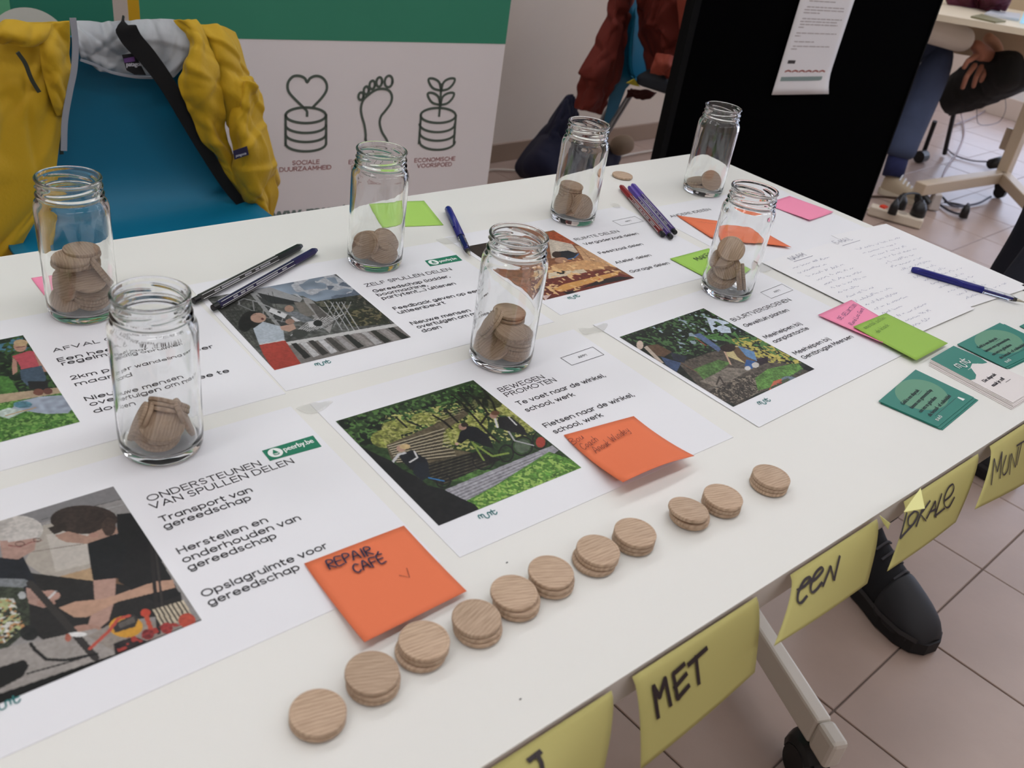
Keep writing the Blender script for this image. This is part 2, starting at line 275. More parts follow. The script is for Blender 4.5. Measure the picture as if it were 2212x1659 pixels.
def geo(b, txt, A, D, U, N, h, w=None, pen=.0009, lift=.0003):
    """poster lettering: baseline from A along D, cap height h, fitted to width w"""
    x = 0; G = []
    for ch in txt:
        if ch == ' ': x += .42; continue
        k = {'Ë': 'E'}.get(ch, ch); wd, ss = GF[k]; G.append((x, ss, ch, wd)); x += wd + (.26 if k.islower() or k in '.,' else .27)
    x -= .26; sx = (w / x) if w else h; A = np.asarray(A, float); D = np.asarray(D, float); U = np.asarray(U, float); N = np.asarray(N, float); n_ = 0
    for x0, ss, ch, wd in G:
        if ch == 'Ë': ss = ss + [[(.15, 1.2), (.15, 1.26)], [(.45, 1.2), (.45, 1.26)]]
        for s in ss:
            n_ += 1; P = np.array([A + D * ((x0 + p[0]) * sx) + U * (p[1] * h) + N * (lift + .00001 * (n_ % 3)) for p in s])
            Q = [P[0]]
            for i in range(1, len(P)):      # split at sharp corners so the stroke keeps its width
                Q.append(P[i])
                if i < len(P) - 1:
                    d0, d1 = P[i] - P[i - 1], P[i + 1] - P[i]; c_ = d0 @ d1 / (np.linalg.norm(d0) * np.linalg.norm(d1) + 1e-15)
                    if c_ < .80: b.ribbon(np.array(Q), pen, N); Q = [P[i]]
            b.ribbon(np.array(Q), pen, N)
UPZ = (0, 0, 1.0)
# ------------------------------------------------------------------ the room
RA = math.radians(2.2); RP = np.array([-0.07, 0.1115, 0.0]); RR = rotz(RA)
def rm(x, y, z): return RR @ np.array([x, y, z]) + RP          # room frame: tile grid origin, turned 2.2 degrees against the table
M_grout = mat('tile_grout', (112, 98, 90), 0.9, bump=.3)
M_tile = mat('floor_tile', (168, 147, 136), 0.33, spec=0.5, var=.10, vscale=9, bump=.12, bscale=60)
M_wall = mat('wall_paint', (216, 203, 191), 0.8, bump=.1, bscale=120)
M_skirt = mat('skirting_tile', (150, 128, 112), 0.4, var=.08)
M_ceil = mat('ceiling_board', (225, 224, 220), 0.9, bump=.2)
def rbox(name, a, b, m, kind='structure'):
    o = B().box(a, b).make(name, m, None, np.zeros(3)); V = [tuple(rm(*v.co)) for v in o.data.vertices]
    for v, c in zip(o.data.vertices, V): v.co = c
    if kind: o['kind'] = kind
    return o
RX0, RX1, RY0, RY1, ZC = -3.2, 5.2, -3.4, 2.34, 2.75
floor = rbox('floor', (RX0, RY0, -.06), (RX1, RY1, -.003), M_grout)
tv = B().box((.0015, .0015, -.008), (.2985, .2985, 0)).make('floor_tile', M_tile, floor, np.zeros(3)); bevel(tv, .0012, 1)
tile_me = tv.data; first = True
for i in range(-3, 19):
    for j in range(-3, 8):
        if j < -1 and i > 12: continue
        o = tv if first else bpy.data.objects.new('floor_tile', tile_me)
        if not first: C.objects.link(o); o.parent = floor
        first = False
        p = rm(i * .3, j * .3, random.uniform(-.0004, .0004)); o.location = Vector(p.tolist()); o.rotation_euler = (0, 0, RA + random.choice((0, 1, 2, 3)) * 0)
        if o is not tv: bevel(o, .0012, 1)
tb = B()
for i in range(-10, 21):
    for j in range(-11, 8):
        if i < -3 or i > 18 or j < -3 or (j < -1 and i > 12):
            tb.box((i * .3 + .0015, j * .3 + .0015, -.008), (i * .3 + .2985, j * .3 + .2985, 0))
V = [rm(*v) for v in np.concatenate(tb.V)]; o = mk('floor_tile', V, tb.F, M_tile, floor, np.zeros(3)); o['kind'] = 'stuff'
rbox('wall_back', (RX0, RY1, 0), (RX1, RY1 + .12, ZC), M_wall)
rbox('wall_front', (RX0, RY0 - .12, 0), (RX1, RY0, ZC), M_wall)
rbox('wall_left', (RX0 - .12, RY0, 0), (RX0, RY1, ZC), M_wall)
rbox('ceiling', (RX0, RY0, ZC), (RX1, RY1, ZC + .1), M_ceil)
bs = rbox('baseboard_back', (RX0, RY1 - .012, 0), (RX1, RY1, .075), M_skirt); bevel(bs, .002, 1)
# right wall with a window opening (out of frame, its daylight falls on the floor at the right)
wb = B(); wy0, wy1, wz0, wz1 = -1.4, 2.15, .12, 2.35
wb.box((RX1, RY0, 0), (RX1 + .15, RY1, wz0)); wb.box((RX1, RY0, wz1), (RX1 + .15, RY1, ZC)); wb.box((RX1, RY0, wz0), (RX1 + .15, wy0, wz1)); wb.box((RX1, wy1, wz0), (RX1 + .15, RY1, wz1))
V = [rm(*v) for v in np.concatenate(wb.V)]; tag(mk('wall_right', V, wb.F, M_wall, None, np.zeros(3)), kind='structure')
M_day = mat('daylight_pane', (215, 228, 255), 0.3, emit=WINDOW_STRENGTH)
win = rbox('window_1', (RX1 + .06, wy0, wz0), (RX1 + .07, wy1, wz1), M_day)
fr = B()
for y in np.linspace(wy0, wy1, 4): fr.box((RX1 + .02, y - .03, wz0), (RX1 + .06, y + .03, wz1))
fr.box((RX1 + .02, wy0, wz0), (RX1 + .06, wy1, wz0 + .06)); fr.box((RX1 + .02, wy0, wz1 - .06), (RX1 + .06, wy1, wz1))
V = [rm(*v) for v in np.concatenate(fr.V)]; mk('window_frame', V, fr.F, mat('window_frame_paint', (235, 235, 235), .4), win, np.zeros(3))
M_lamp = mat('lamp_diffuser', (250, 250, 253), 0.4, emit=CEIL_STRENGTH)
M_lfr = mat('lamp_frame', (230, 230, 230), 0.4)
for k, (x, y) in enumerate([(-2.2, -1.9), (-.6, -1.9), (1.2, -1.9), (-2.2, .1), (-.6, .1), (1.2, .1), (3.0, .1), (3.0, -1.9), (4.6, .1), (-2.2, 1.55), (-.6, 1.55), (1.2, 1.55), (3.0, 1.55)]):  # the rear row of panels is added to brighten the back wall and banners
    e = empty('ceiling_light', (x, y, ZC - .05), 'white ceiling light panel, number %s from the left %s' % (dict([(-2.2, 'one'), (-.6, 'two'), (1.2, 'three'), (3.0, 'four'), (4.6, 'five')])[x], 'added to brighten the back wall' if y > 1 else 'over the table' if y > 0 else 'behind the camera'), 'ceiling light', 'ceiling light panels ' + ('added to brighten the back wall' if y > 1 else 'over the table' if y > 0 else 'behind the camera'))
    f = B(); f.box((-.62, -.17, 0), (.62, -.15, .05)); f.box((-.62, .15, 0), (.62, .17, .05)); f.box((-.62, -.15, 0), (-.6, .15, .05)); f.box((.6, -.15, 0), (.62, .15, .05))
    f.make('frame', M_lfr, e, np.zeros(3)); B().box((-.6, -.15, .01), (.6, .15, .02)).make('diffuser', M_lamp, e, np.zeros(3))

# ------------------------------------------------------------------ the folding table
TL = 1.60; TD = 0.705; TT = 0.025
M_top = mat('white_laminate', (226, 226, 221), 0.38, spec=0.4, bump=.02, bscale=30)
M_edge = mat('edge_band', (214, 210, 204), 0.45)
M_leg = mat('white_powder_coat', (214, 208, 198), 0.4)
M_blk = mat('black_plastic', (22, 22, 24), 0.4)
tbl = empty('folding_table', (-TL / 2, TD / 2, 0), 'white rectangular table on castors, covered with posters, jars and wooden coins', 'table')
o0 = np.array([-TL / 2, TD / 2, 0])
def rrect(x0, y0, x1, y1, r, n=5):
    P = []
    for cx, cy, a in ((x1 - r, y1 - r, 0), (x0 + r, y1 - r, 90), (x0 + r, y0 + r, 180), (x1 - r, y0 + r, 270)):
        for t in np.linspace(a, a + 90, n): P.append((cx + r * math.cos(math.radians(t)), cy + r * math.sin(math.radians(t))))
    return np.array(P)
def slab(b, P, z0, z1):
    n = len(P); V = [(x, y, z0) for x, y in P] + [(x, y, z1) for x, y in P]
    return b.add(V, [tuple(range(n))[::-1], tuple(range(n, 2 * n))] + [(i, (i + 1) % n, n + (i + 1) % n, n + i) for i in range(n)])
t = slab(B(), rrect(-TL, 0, 0, TD, .018), .75 - .0015, .75).make('tabletop', M_top, tbl, o0)
t = slab(B(), rrect(-TL, 0, 0, TD, .018), .75 - TT, .75 - .0015).make('edge_band', M_edge, tbl, o0)
f = B()
for y in (.12, .585): f.box((-1.5, y - .02, .675), (-.1, y + .02, .725))
f.make('under_frame', M_leg, tbl, o0)
def bar(a_, b_, w_, h_, m, nm, par, og_, bv=.004):
    a_, b_ = np.array(a_, float), np.array(b_, float); D = (b_ - a_) / np.linalg.norm(b_ - a_); S_ = np.cross(D, (0, 0, 1.)) if abs(D[2]) < .95 else np.array([1., 0, 0]); S_ /= np.linalg.norm(S_); U = np.cross(S_, D)
    V = [p_ + S_ * s_ * w_ / 2 + U * u_ * h_ / 2 for p_ in (a_, b_) for s_, u_ in ((-1, -1), (1, -1), (1, 1), (-1, 1))]
    o = mk(nm, V, [(3, 2, 1, 0), (4, 5, 6, 7), (0, 1, 5, 4), (1, 2, 6, 5), (2, 3, 7, 6), (3, 0, 4, 7)], m, par, og_); bevel(o, bv, 2); return o
M_cap = mat('cap_plastic', (208, 202, 192), .5)
for hx, sg in ((-.095, 1), (-1.505, -1)):
    hub = np.array([hx, .352, .095])
    for ty in (.035, .669):
        tip = np.array([hx - .142 * sg, ty, .095]); D = (tip - hub) / np.linalg.norm(tip - hub)
        bar(hub, tip - D * .045, .027, .052, M_leg, 'foot_bar', tbl, o0, .005); bar(tip - D * .0445, tip, .029, .054, M_cap, 'foot_cap', tbl, o0, .007)
        cc = tip - D * .035; S_ = np.array([D[1], -D[0], 0]); c = B(); c.tube([cc - [0, 0, .02], cc - [0, 0, .04]], .009, 10); c.tube([cc - S_ * .008 - [0, 0, .062], cc + S_ * .008 - [0, 0, .062]], .021, 14); wc = cc - D * .01; wc = np.array([wc[0], wc[1], .0275])
        ca = c.make('castor', M_blk, tbl, o0)
        for q_ in (-.024, .008): B().tube([wc + S_ * q_ , wc + S_ * (q_ + .016)], .0265, 22).make('wheel', M_blk, ca, o0)
        B().tube(crv([wc - D * .034 + [0, 0, .004], wc - D * .026 + [0, 0, .024], wc + [0, 0, .033], wc + D * .024 + [0, 0, .020]]), .013, 10, flat=1.9).make('hood', M_blk, ca, o0)
    bar(hub + [0, 0, -.03], hub + [0, 0, .60], .05, .05, M_leg, 'column', tbl, o0, .006)

# ------------------------------------------------------------------ black display board with a sheet pinned on it
TH = math.radians(-9); PD = np.array([math.cos(TH), math.sin(TH), 0]); PN = np.array([math.sin(TH), -math.cos(TH), 0])  # PN faces the camera
PP = np.array([1.0, 1.25, 0]); M_felt = mat('black_felt', (4, 4, 5), 0.95, spec=.02, bump=.3, bscale=700)
pb = PP + PD * .12; bd = empty('display_board', pb, 'tall black felt display board standing behind the right end of the table', 'display board')
def pbox(b, u0, u1, d0, d1, z0, z1, O=PP):
    V = [O + PD * u_ - PN * d_ + np.array([0, 0, z_]) for z_ in (z0, z1) for u_, d_ in ((u0, d0), (u1, d0), (u1, d1), (u0, d1))]
    return b.add(V, [(3, 2, 1, 0), (4, 5, 6, 7), (0, 1, 5, 4), (1, 2, 6, 5), (2, 3, 7, 6), (3, 0, 4, 7)])
uL = (atp(1438, 335, PP, PN) - PP) @ PD; uR = (atp(1949, 235, PP, PN) - PP) @ PD
pbox(B(), uL, uR, .002, .028, .06, 1.95).make('felt_panel', M_felt, bd, pb)
M_fr = mat('black_frame', (9, 9, 10), 0.85, spec=.15)
for n_, a in (('left', (uL - .022, uL)), ('right', (uR, uR + .006))):
    pbox(B(), a[0], a[1], -.001, .031, .0, 1.96).make('edge_post', M_fr, bd, pb)
pbox(B(), uL, uR, -.001, .031, .04, .06).make('bottom_rail', M_fr, bd, pb); pbox(B(), uL, uR, -.001, .031, 1.95, 1.97).make('top_rail', M_fr, bd, pb)
for u_ in (uL + .0, uR - .05): pbox(B(), u_, u_ + .05, -.2, .23, 0.003, .035).make('foot', M_fr, bd, pb)
# the sheet
sh = np.array([(1732, 0), (1845, 0), (1780, 198), (1667, 205)])
c4 = [atp(x, y, PP + PN * .004, PN) for x, y in sh]; wv = .21
BLc = c4[3]; uB = (BLc - PP) @ PD; zB = BLc[2]
def sheet_pt(u_, v_):     # u 0..1 across, v 0..1 upward; bottom right corner curls forward
    curl = .018 * max(0, (u_ - .55) / .45) ** 2 * max(0, (.25 - v_) / .25) ** 2
    return PP + PD * (uB + u_ * .21 + .006 * v_) + PN * (.004 + curl) + np.array([0, 0, zB + v_ * .297 + curl * .3])
nu, nv = 12, 16
V = [sheet_pt(i / nu, j / nv) for j in range(nv + 1) for i in range(nu + 1)]
F = [(j * (nu + 1) + i, j * (nu + 1) + i + 1, (j + 1) * (nu + 1) + i + 1, (j + 1) * (nu + 1) + i) for j in range(nv) for i in range(nu)]
M_paper = mat('white_paper', (233, 233, 236), 0.7, spec=.2)
o = mk('pinned_sheet', V, F, M_paper, None, None, True); solid(o, .0003); tag(o, 'white printed A4 sheet pinned on the black display board', 'paper sheet')
so = o.location[:]
b = B()
for k, (v_, a, e_) in enumerate([(.93, .18, .9), (.905, .16, .92), (.88, .15, .74), (.83, .17, .66), (.78, .16, .85), (.755, .13, .87), (.73, .13, .42), (.68, .14, .88), (.655, .12, .8), (.63, .13, .83), (.605, .12, .22), (.555, .11, .86), (.53, .1, .2), (.48, .12, .48), (.44, .12, .8), (.415, .1, .2)]):
    r_ = random.Random(k); x = a
    while x < e_:
        w_ = min(r_.uniform(.04, .12), e_ - x); P = [sheet_pt(x, v_) + PN * .0006, sheet_pt(x + w_, v_) + PN * .0006]; b.ribbon(P, .0022, PN); x += w_ + .022
b.make('printed_lines', mat('grey_print', (168, 160, 160), .7), o, so)
b = B().ribbon([sheet_pt(.13, .30) + PN * .0006, sheet_pt(.23, .30) + PN * .0006], .009, PN); b.make('logo_block', mat('dark_grey_print', (62, 58, 60), .7), o, so)
b = B()
for k in range(6):
    x = .12 + k * .13; b.ribbon(crv([sheet_pt(x, .213) + PN * .0006, sheet_pt(x + .05, .222) + PN * .0006, sheet_pt(x + .1, .214) + PN * .0006]), .0045, PN)
b.make('red_icon_row', mat('red_print', (160, 96, 88), .7), o, so)
b = B().ribbon([sheet_pt(.1, .145) + PN * .0006, sheet_pt(.83, .15) + PN * .0006], .0115, PN); b.make('footer_band', mat('teal_grey_print', (132, 152, 150), .7), o, so)

# ------------------------------------------------------------------ roll-up banners
BO = np.array([-.3, 1.68, 0.])
M_bw = mat('banner_white', (232, 228, 230), 0.6, spec=.25); M_teal = mat('banner_teal', (60, 138, 112), 0.55, spec=.3, var=.12, vscale=1.6); M_teal2 = mat('banner_teal_dark', (38, 118, 98), 0.55)
M_yel = mat('banner_yellow', (196, 152, 22), 0.55); M_lg = mat('banner_light_green', (96, 170, 128), .55); M_sage = mat('banner_ink', (84, 96, 88), .6); M_red = mat('banner_red_ink', (150, 66, 66), .6)
M_alu = mat('brushed_aluminium', (170, 170, 172), .35, metal=.9)
def bp_(x, y, lift=0.0): return atp(x, y, BO + PN * lift, PN)
def U_(p): return (np.asarray(p) - BO) @ PD
def bpoly(b, us, lift):
    V = [BO + PD * u_ + PN * lift + np.array([0, 0, z_]) for u_, z_ in us]; return b.add(V, [tuple(range(len(V)))])
u0, u1, ut = U_(bp_(275, 5)), U_(bp_(1078, 200)), U_(bp_(300, 5)); zt = (bp_(515, 80)[2] + bp_(1085, 98)[2]) / 2
og = BO + PD * (u0 + u1) / 2
bn = empty('rollup_banner', og, 'teal and white roll-up banner with heart, foot and plant icons behind the chair', 'banner')
slabV = B(); pbox(slabV, u0, u1, .0, .0012, .07, 2.03, BO); slabV.make('banner_sheet', M_bw, bn, og)
b = bpoly(B(), [(ut, zt), (u1, zt), (u1, 2.03), (ut, 2.03)], .0006).make('teal_field', M_teal, bn, og)
bpoly(B(), [(u0, zt - .02), (ut, zt - .02), (ut, 2.03), (u0, 2.03)], .0006).make('yellow_strip', M_yel, bn, og)
pbox(B(), u0 - .01, u1 + .01, -.04, .05, 0.002, .07, BO).make('base_cassette', M_alu, bn, og)
pbox(B(), u0, u1, -.008, .012, 2.03, 2.06, BO).make('top_rail', M_alu, bn, og)
B().tube([og + PN * -.03 + [0, 0, .05], og + PN * -.03 + [0, 0, 2.04]], .009, 8).make('support_pole', M_alu, bn, og)
LW = .0062
def bstroke(b, pts, conv=Z2, w=LW, k=6, straight=False):
    P = [bp_(*conv(x, y)) + PN * .0009 for x, y in pts]; b.ribbon(P if straight else crv(P, k), w, PN)
def ell(cx, cy, rx, ry, a0=0, a1=360, n=24, rot=0): return [(cx + rx * math.cos(math.radians(t)) * math.cos(rot) - ry * math.sin(math.radians(t)) * math.sin(rot), cy + rx * math.cos(math.radians(t)) * math.sin(rot) + ry * math.sin(math.radians(t)) * math.cos(rot)) for t in np.linspace(a0, a1, n)]
b = B(); bstroke(b, [(305, 740), (303, 710), (275, 680), (205, 610), (182, 570), (185, 525), (215, 490), (255, 485), (290, 500), (306, 525), (325, 500), (360, 486), (400, 495), (428, 530), (430, 575), (400, 625), (345, 683)])
bstroke(b, ell(297, 737, 129, 50), k=2)
for yy in (800, 858, 918): bstroke(b, ell(297, yy, 129, 50, 0, 180), k=2)
bstroke(b, [(168, 737), (168, 925)], straight=True); bstroke(b, [(427, 737), (427, 918)], straight=True)
b.make('heart_and_coins_icon', M_sage, bn, og)
b = B(); bstroke(b, [(678, 890), (680, 860), (672, 800), (655, 740), (650, 690), (665, 640), (700, 605), (745, 575), (790, 568), (830, 580), (848, 615), (840, 660), (805, 710), (778, 745), (770, 790), (785, 845), (812, 890), (825, 930), (822, 975), (795, 1000), (750, 1003), (708, 985), (688, 945), (680, 890)])
for cx, cy, rx, ry in ((827, 521, 25, 37), (767, 524, 18, 30), (722, 543, 17, 27), (684, 578, 16, 25), (650, 615, 16, 24)): bstroke(b, ell(cx, cy, rx, ry, rot=.15), k=2)
b.make('foot_icon', M_sage, bn, og)
b = B(); bstroke(b, ell(1144, 738, 112, 48), k=2)
for yy in (795, 850, 908): bstroke(b, ell(1138, yy, 112, 50, 0, 180), k=2)
bstroke(b, [(1034, 738), (1021, 915)], straight=True); bstroke(b, [(1257, 742), (1244, 915)], straight=True); bstroke(b, [(1150, 740), (1158, 650), (1163, 540)])
for s in ((1163, 580), (1158, 672)):
    x, y = s; bstroke(b, [(x, y), (x - 50, y - 15), (x - 76, y - 50), (x - 78, y - 76), (x - 45, y - 76), (x - 12, y - 52), (x, y)]); bstroke(b, [(x, y), (x + 45, y - 12), (x + 78, y - 45), (x + 86, y - 76), (x + 50, y - 76), (x + 15, y - 52), (x, y)])
b.make('plant_and_coins_icon', M_sage, bn, og)
def btext(s, a, e_, h, bold=.02, b=None):
    b = B()
    A, E_ = bp_(*a), bp_(*e_); z = (A[2] + E_[2]) / 2; A[2] = z; geo(b, s, A, PD, UPZ, PN, h, (E_ - A) @ PD, .0015, .0009); b.make('caption', M_red, bn, og)
btext( 'SOCIALE', Z2(212, 1052), Z2(383, 1048), .0095); btext('DUURZAAMHEID', Z2(130, 1090), Z2(458, 1088), .0095)
btext('ECONOMISCHE', Z2(993, 1033), Z2(1250, 1029), .0095); btext('VOORSPOED', Z2(1010, 1068), Z2(1228, 1065), .0095)
btext('ECOLOGISCH', Z2(573, 1043), Z2(830, 1040), .0095); btext('EVENWICHT', Z2(590, 1080), Z2(810, 1077), .0095)
b = B(); A = bp_(*Z2(-20, 1420)); text_on(b, 'www.munt.be', A, PD, UPZ, PN, h=.036, bold=.03, lift=.0009); b.make('web_address', mat('banner_grey_ink', (112, 128, 124), .6), bn, og)
# second banner at the left
v1 = U_(bp_(243, 5)); v0 = v1 - .62; oq = BO + PD * (v0 + v1) / 2
b2 = empty('rollup_banner', oq, 'teal banner with a pale round disc, at the far left behind the yellow jacket', 'banner')
pbox(B(), v0, v1, .0, .0012, .07, 2.03, BO).make('banner_sheet', M_teal2, b2, oq)
gl = U_(bp_(20, 2)); bpoly(B(), [(v0, .62), (gl, .62), (gl, 2.03), (v0, 2.03)], .0005).make('light_green_field', M_lg, b2, oq)
cx, cz = U_(bp_(66, 100)), bp_(66, 100)[2]; rad = bp_(66, 16)[2] - cz
bpoly(B(), [(cx + rad * math.cos(t), cz + rad * math.sin(t)) for t in np.linspace(0, 2 * math.pi, 49)[:-1]], .0009).make('round_disc', mat('banner_pale', (206, 208, 200), .6), b2, oq)
pbox(B(), v0 - .01, v1 + .008, -.04, .05, 0.002, .07, BO).make('base_cassette', M_alu, b2, oq)
pbox(B(), v0, v1, -.008, .012, 2.03, 2.06, BO).make('top_rail', M_alu, b2, oq)
# ------------------------------------------------------------------ posters on the table
def solve_h(src, dst):
    A = []; y = []
    for (x, y_), (u_, v_) in zip(src, dst):
        A.append([x, y_, 1, 0, 0, 0, -u_ * x, -u_ * y_]); y.append(u_); A.append([0, 0, 0, x, y_, 1, -v_ * x, -v_ * y_]); y.append(v_)
    h = np.append(np.linalg.solve(np.array(A, float), np.array(y, float)), 1).reshape(3, 3); return h
class Print:
    """a small painter: the printed photograph as a fine grid of inked cells; shapes are drawn in sheet coordinates found from photo pixels"""
    def __init__(s, quad, conv, n=250, w=.139, h=.1446):
        s.H = solve_h(quad, [(0, 0), (1, 0), (1, 1), (0, 1)]); s.c = conv; s.nx = n; s.ny = int(n * h / w); s.w, s.h = w, h
        s.img = np.zeros((s.ny, s.nx, 3)); s.Y, s.X = np.mgrid[0:s.ny, 0:s.nx]; s.X = (s.X + .5) / s.nx; s.Y = (s.Y + .5) / s.ny
    def uv(s, x, y):
        x, y = s.c(x, y); q = s.H @ [x, y, 1]; return q[0] / q[2], q[1] / q[2]
    def noise(s, sx, sy=None, seed=0):
        sy = sy or sx; r = np.random.default_rng(seed); g = r.random((int(sy) + 3, int(sx) + 3)); fx = s.X * sx; fy = s.Y * sy
        ix, iy = fx.astype(int), fy.astype(int); tx, ty = fx - ix, fy - iy; tx = tx * tx * (3 - 2 * tx); ty = ty * ty * (3 - 2 * ty)
        return (g[iy, ix] * (1 - tx) + g[iy, ix + 1] * tx) * (1 - ty) + (g[iy + 1, ix] * (1 - tx) + g[iy + 1, ix + 1] * tx) * ty
    def put(s, m, col, nz=0.0, a=1.0, seed=1, sc=90):
        m = m.astype(float) * a
        c = np.array(col, float) * (1 + nz * (s.noise(sc, sc, seed) * .6 + s.noise(sc / 3, sc / 3, seed + 9) * .4 - .5) * 2)[..., None]
        s.img = s.img * (1 - m[..., None]) + np.clip(c, 0, 255) * m[..., None]
    def mask(s, P):
        m = np.zeros(s.X.shape, bool); j = len(P) - 1
        for i in range(len(P)):
            (xi, yi), (xj, yj) = P[i], P[j]
            if yi != yj: m ^= ((yi > s.Y) != (yj > s.Y)) & (s.X < (xj - xi) * (s.Y - yi) / (yj - yi) + xi)
            j = i
        return m
    def poly(s, P, col, nz=.12, a=1.0, seed=1, sc=90, soft=None): s.put(s.mask([s.uv(*p) for p in P]), col, nz, a, seed, sc)
    def ell(s, x, y, rx, ry, col, nz=.1, a=1.0, seed=2, ring=None):
        P = [s.uv(x + rx * math.cos(t), y + ry * math.sin(t)) for t in np.linspace(0, 6.283, 28)[:-1]]; m = s.mask(P)
        if ring: m &= ~s.mask([s.uv(x + (rx - ring) * math.cos(t), y + (ry - ring) * math.sin(t)) for t in np.linspace(0, 6.283, 28)[:-1]])
        s.put(m, col, nz, a, seed)
    def line(s, P, w, col, nz=.05, a=1.0):
        w = w / 2.962 * .00042 / .139 * .55
        Q = [s.uv(*p) for p in P]; m = np.zeros(s.X.shape, bool)
        for (a0, b0), (a1, b1) in zip(Q, Q[1:]):
            dx, dy = a1 - a0, b1 - b0; L = dx * dx + dy * dy + 1e-12; t = np.clip(((s.X - a0) * dx + (s.Y - b0) * dy) / L, 0, 1)
            m |= (s.X - a0 - t * dx) ** 2 + (s.Y - b0 - t * dy) ** 2 < w * w
        s.put(m, col, nz, a)
    def fleck(s, P, col, thr=.6, sc=60, seed=3, a=1.0):
        m = s.mask([s.uv(*p) for p in P]); s.put(m & (s.noise(sc, sc, seed) * .6 + s.noise(sc / 2.3, sc / 2.3, seed + 4) * .4 > thr), col, .15, a)
    def mesh(s, name, parent, place, org):
        nx, ny = s.nx, s.ny; g = np.mgrid[0:ny + 1, 0:nx + 1]; V = place(g[1].ravel() / nx * s.w, g[0].ravel() / ny * s.h)
        V = V - np.asarray(org); me = bpy.data.meshes.new(name)
        i = (np.arange(ny)[:, None] * (nx + 1) + np.arange(nx)[None]).ravel(); F = np.stack([i, i + nx + 1, i + nx + 2, i + 1], 1)
        me.vertices.add(len(V)); me.vertices.foreach_set('co', V.astype(np.float32).ravel()); me.loops.add(F.size); me.polygons.add(len(F))
        me.loops.foreach_set('vertex_index', F.ravel().astype(np.int32)); me.polygons.foreach_set('loop_start', np.arange(0, F.size, 4, dtype=np.int32)); me.polygons.foreach_set('loop_total', np.full(len(F), 4, np.int32))
        me.update(calc_edges=True)
        g_ = s.img @ [.3, .59, .11]; p = np.pad((s.img * .74 + g_[..., None] * .26) * .93, ((0, 1), (0, 1), (0, 0)), mode='edge'); c = np.ones(((ny + 1) * (nx + 1), 4), np.float32); c[:, :3] = lin(np.clip(p, 0, 255)).reshape(-1, 3)
        at = me.color_attributes.new('ink', 'FLOAT_COLOR', 'POINT'); at.data.foreach_set('color', c.ravel()); me.materials.append(print_mat())
        o = bpy.data.objects.new(name, me); return link(o, parent)
M_page = mat('poster_paper', (228, 229, 233), 0.5, spec=.35)
PZ = .75
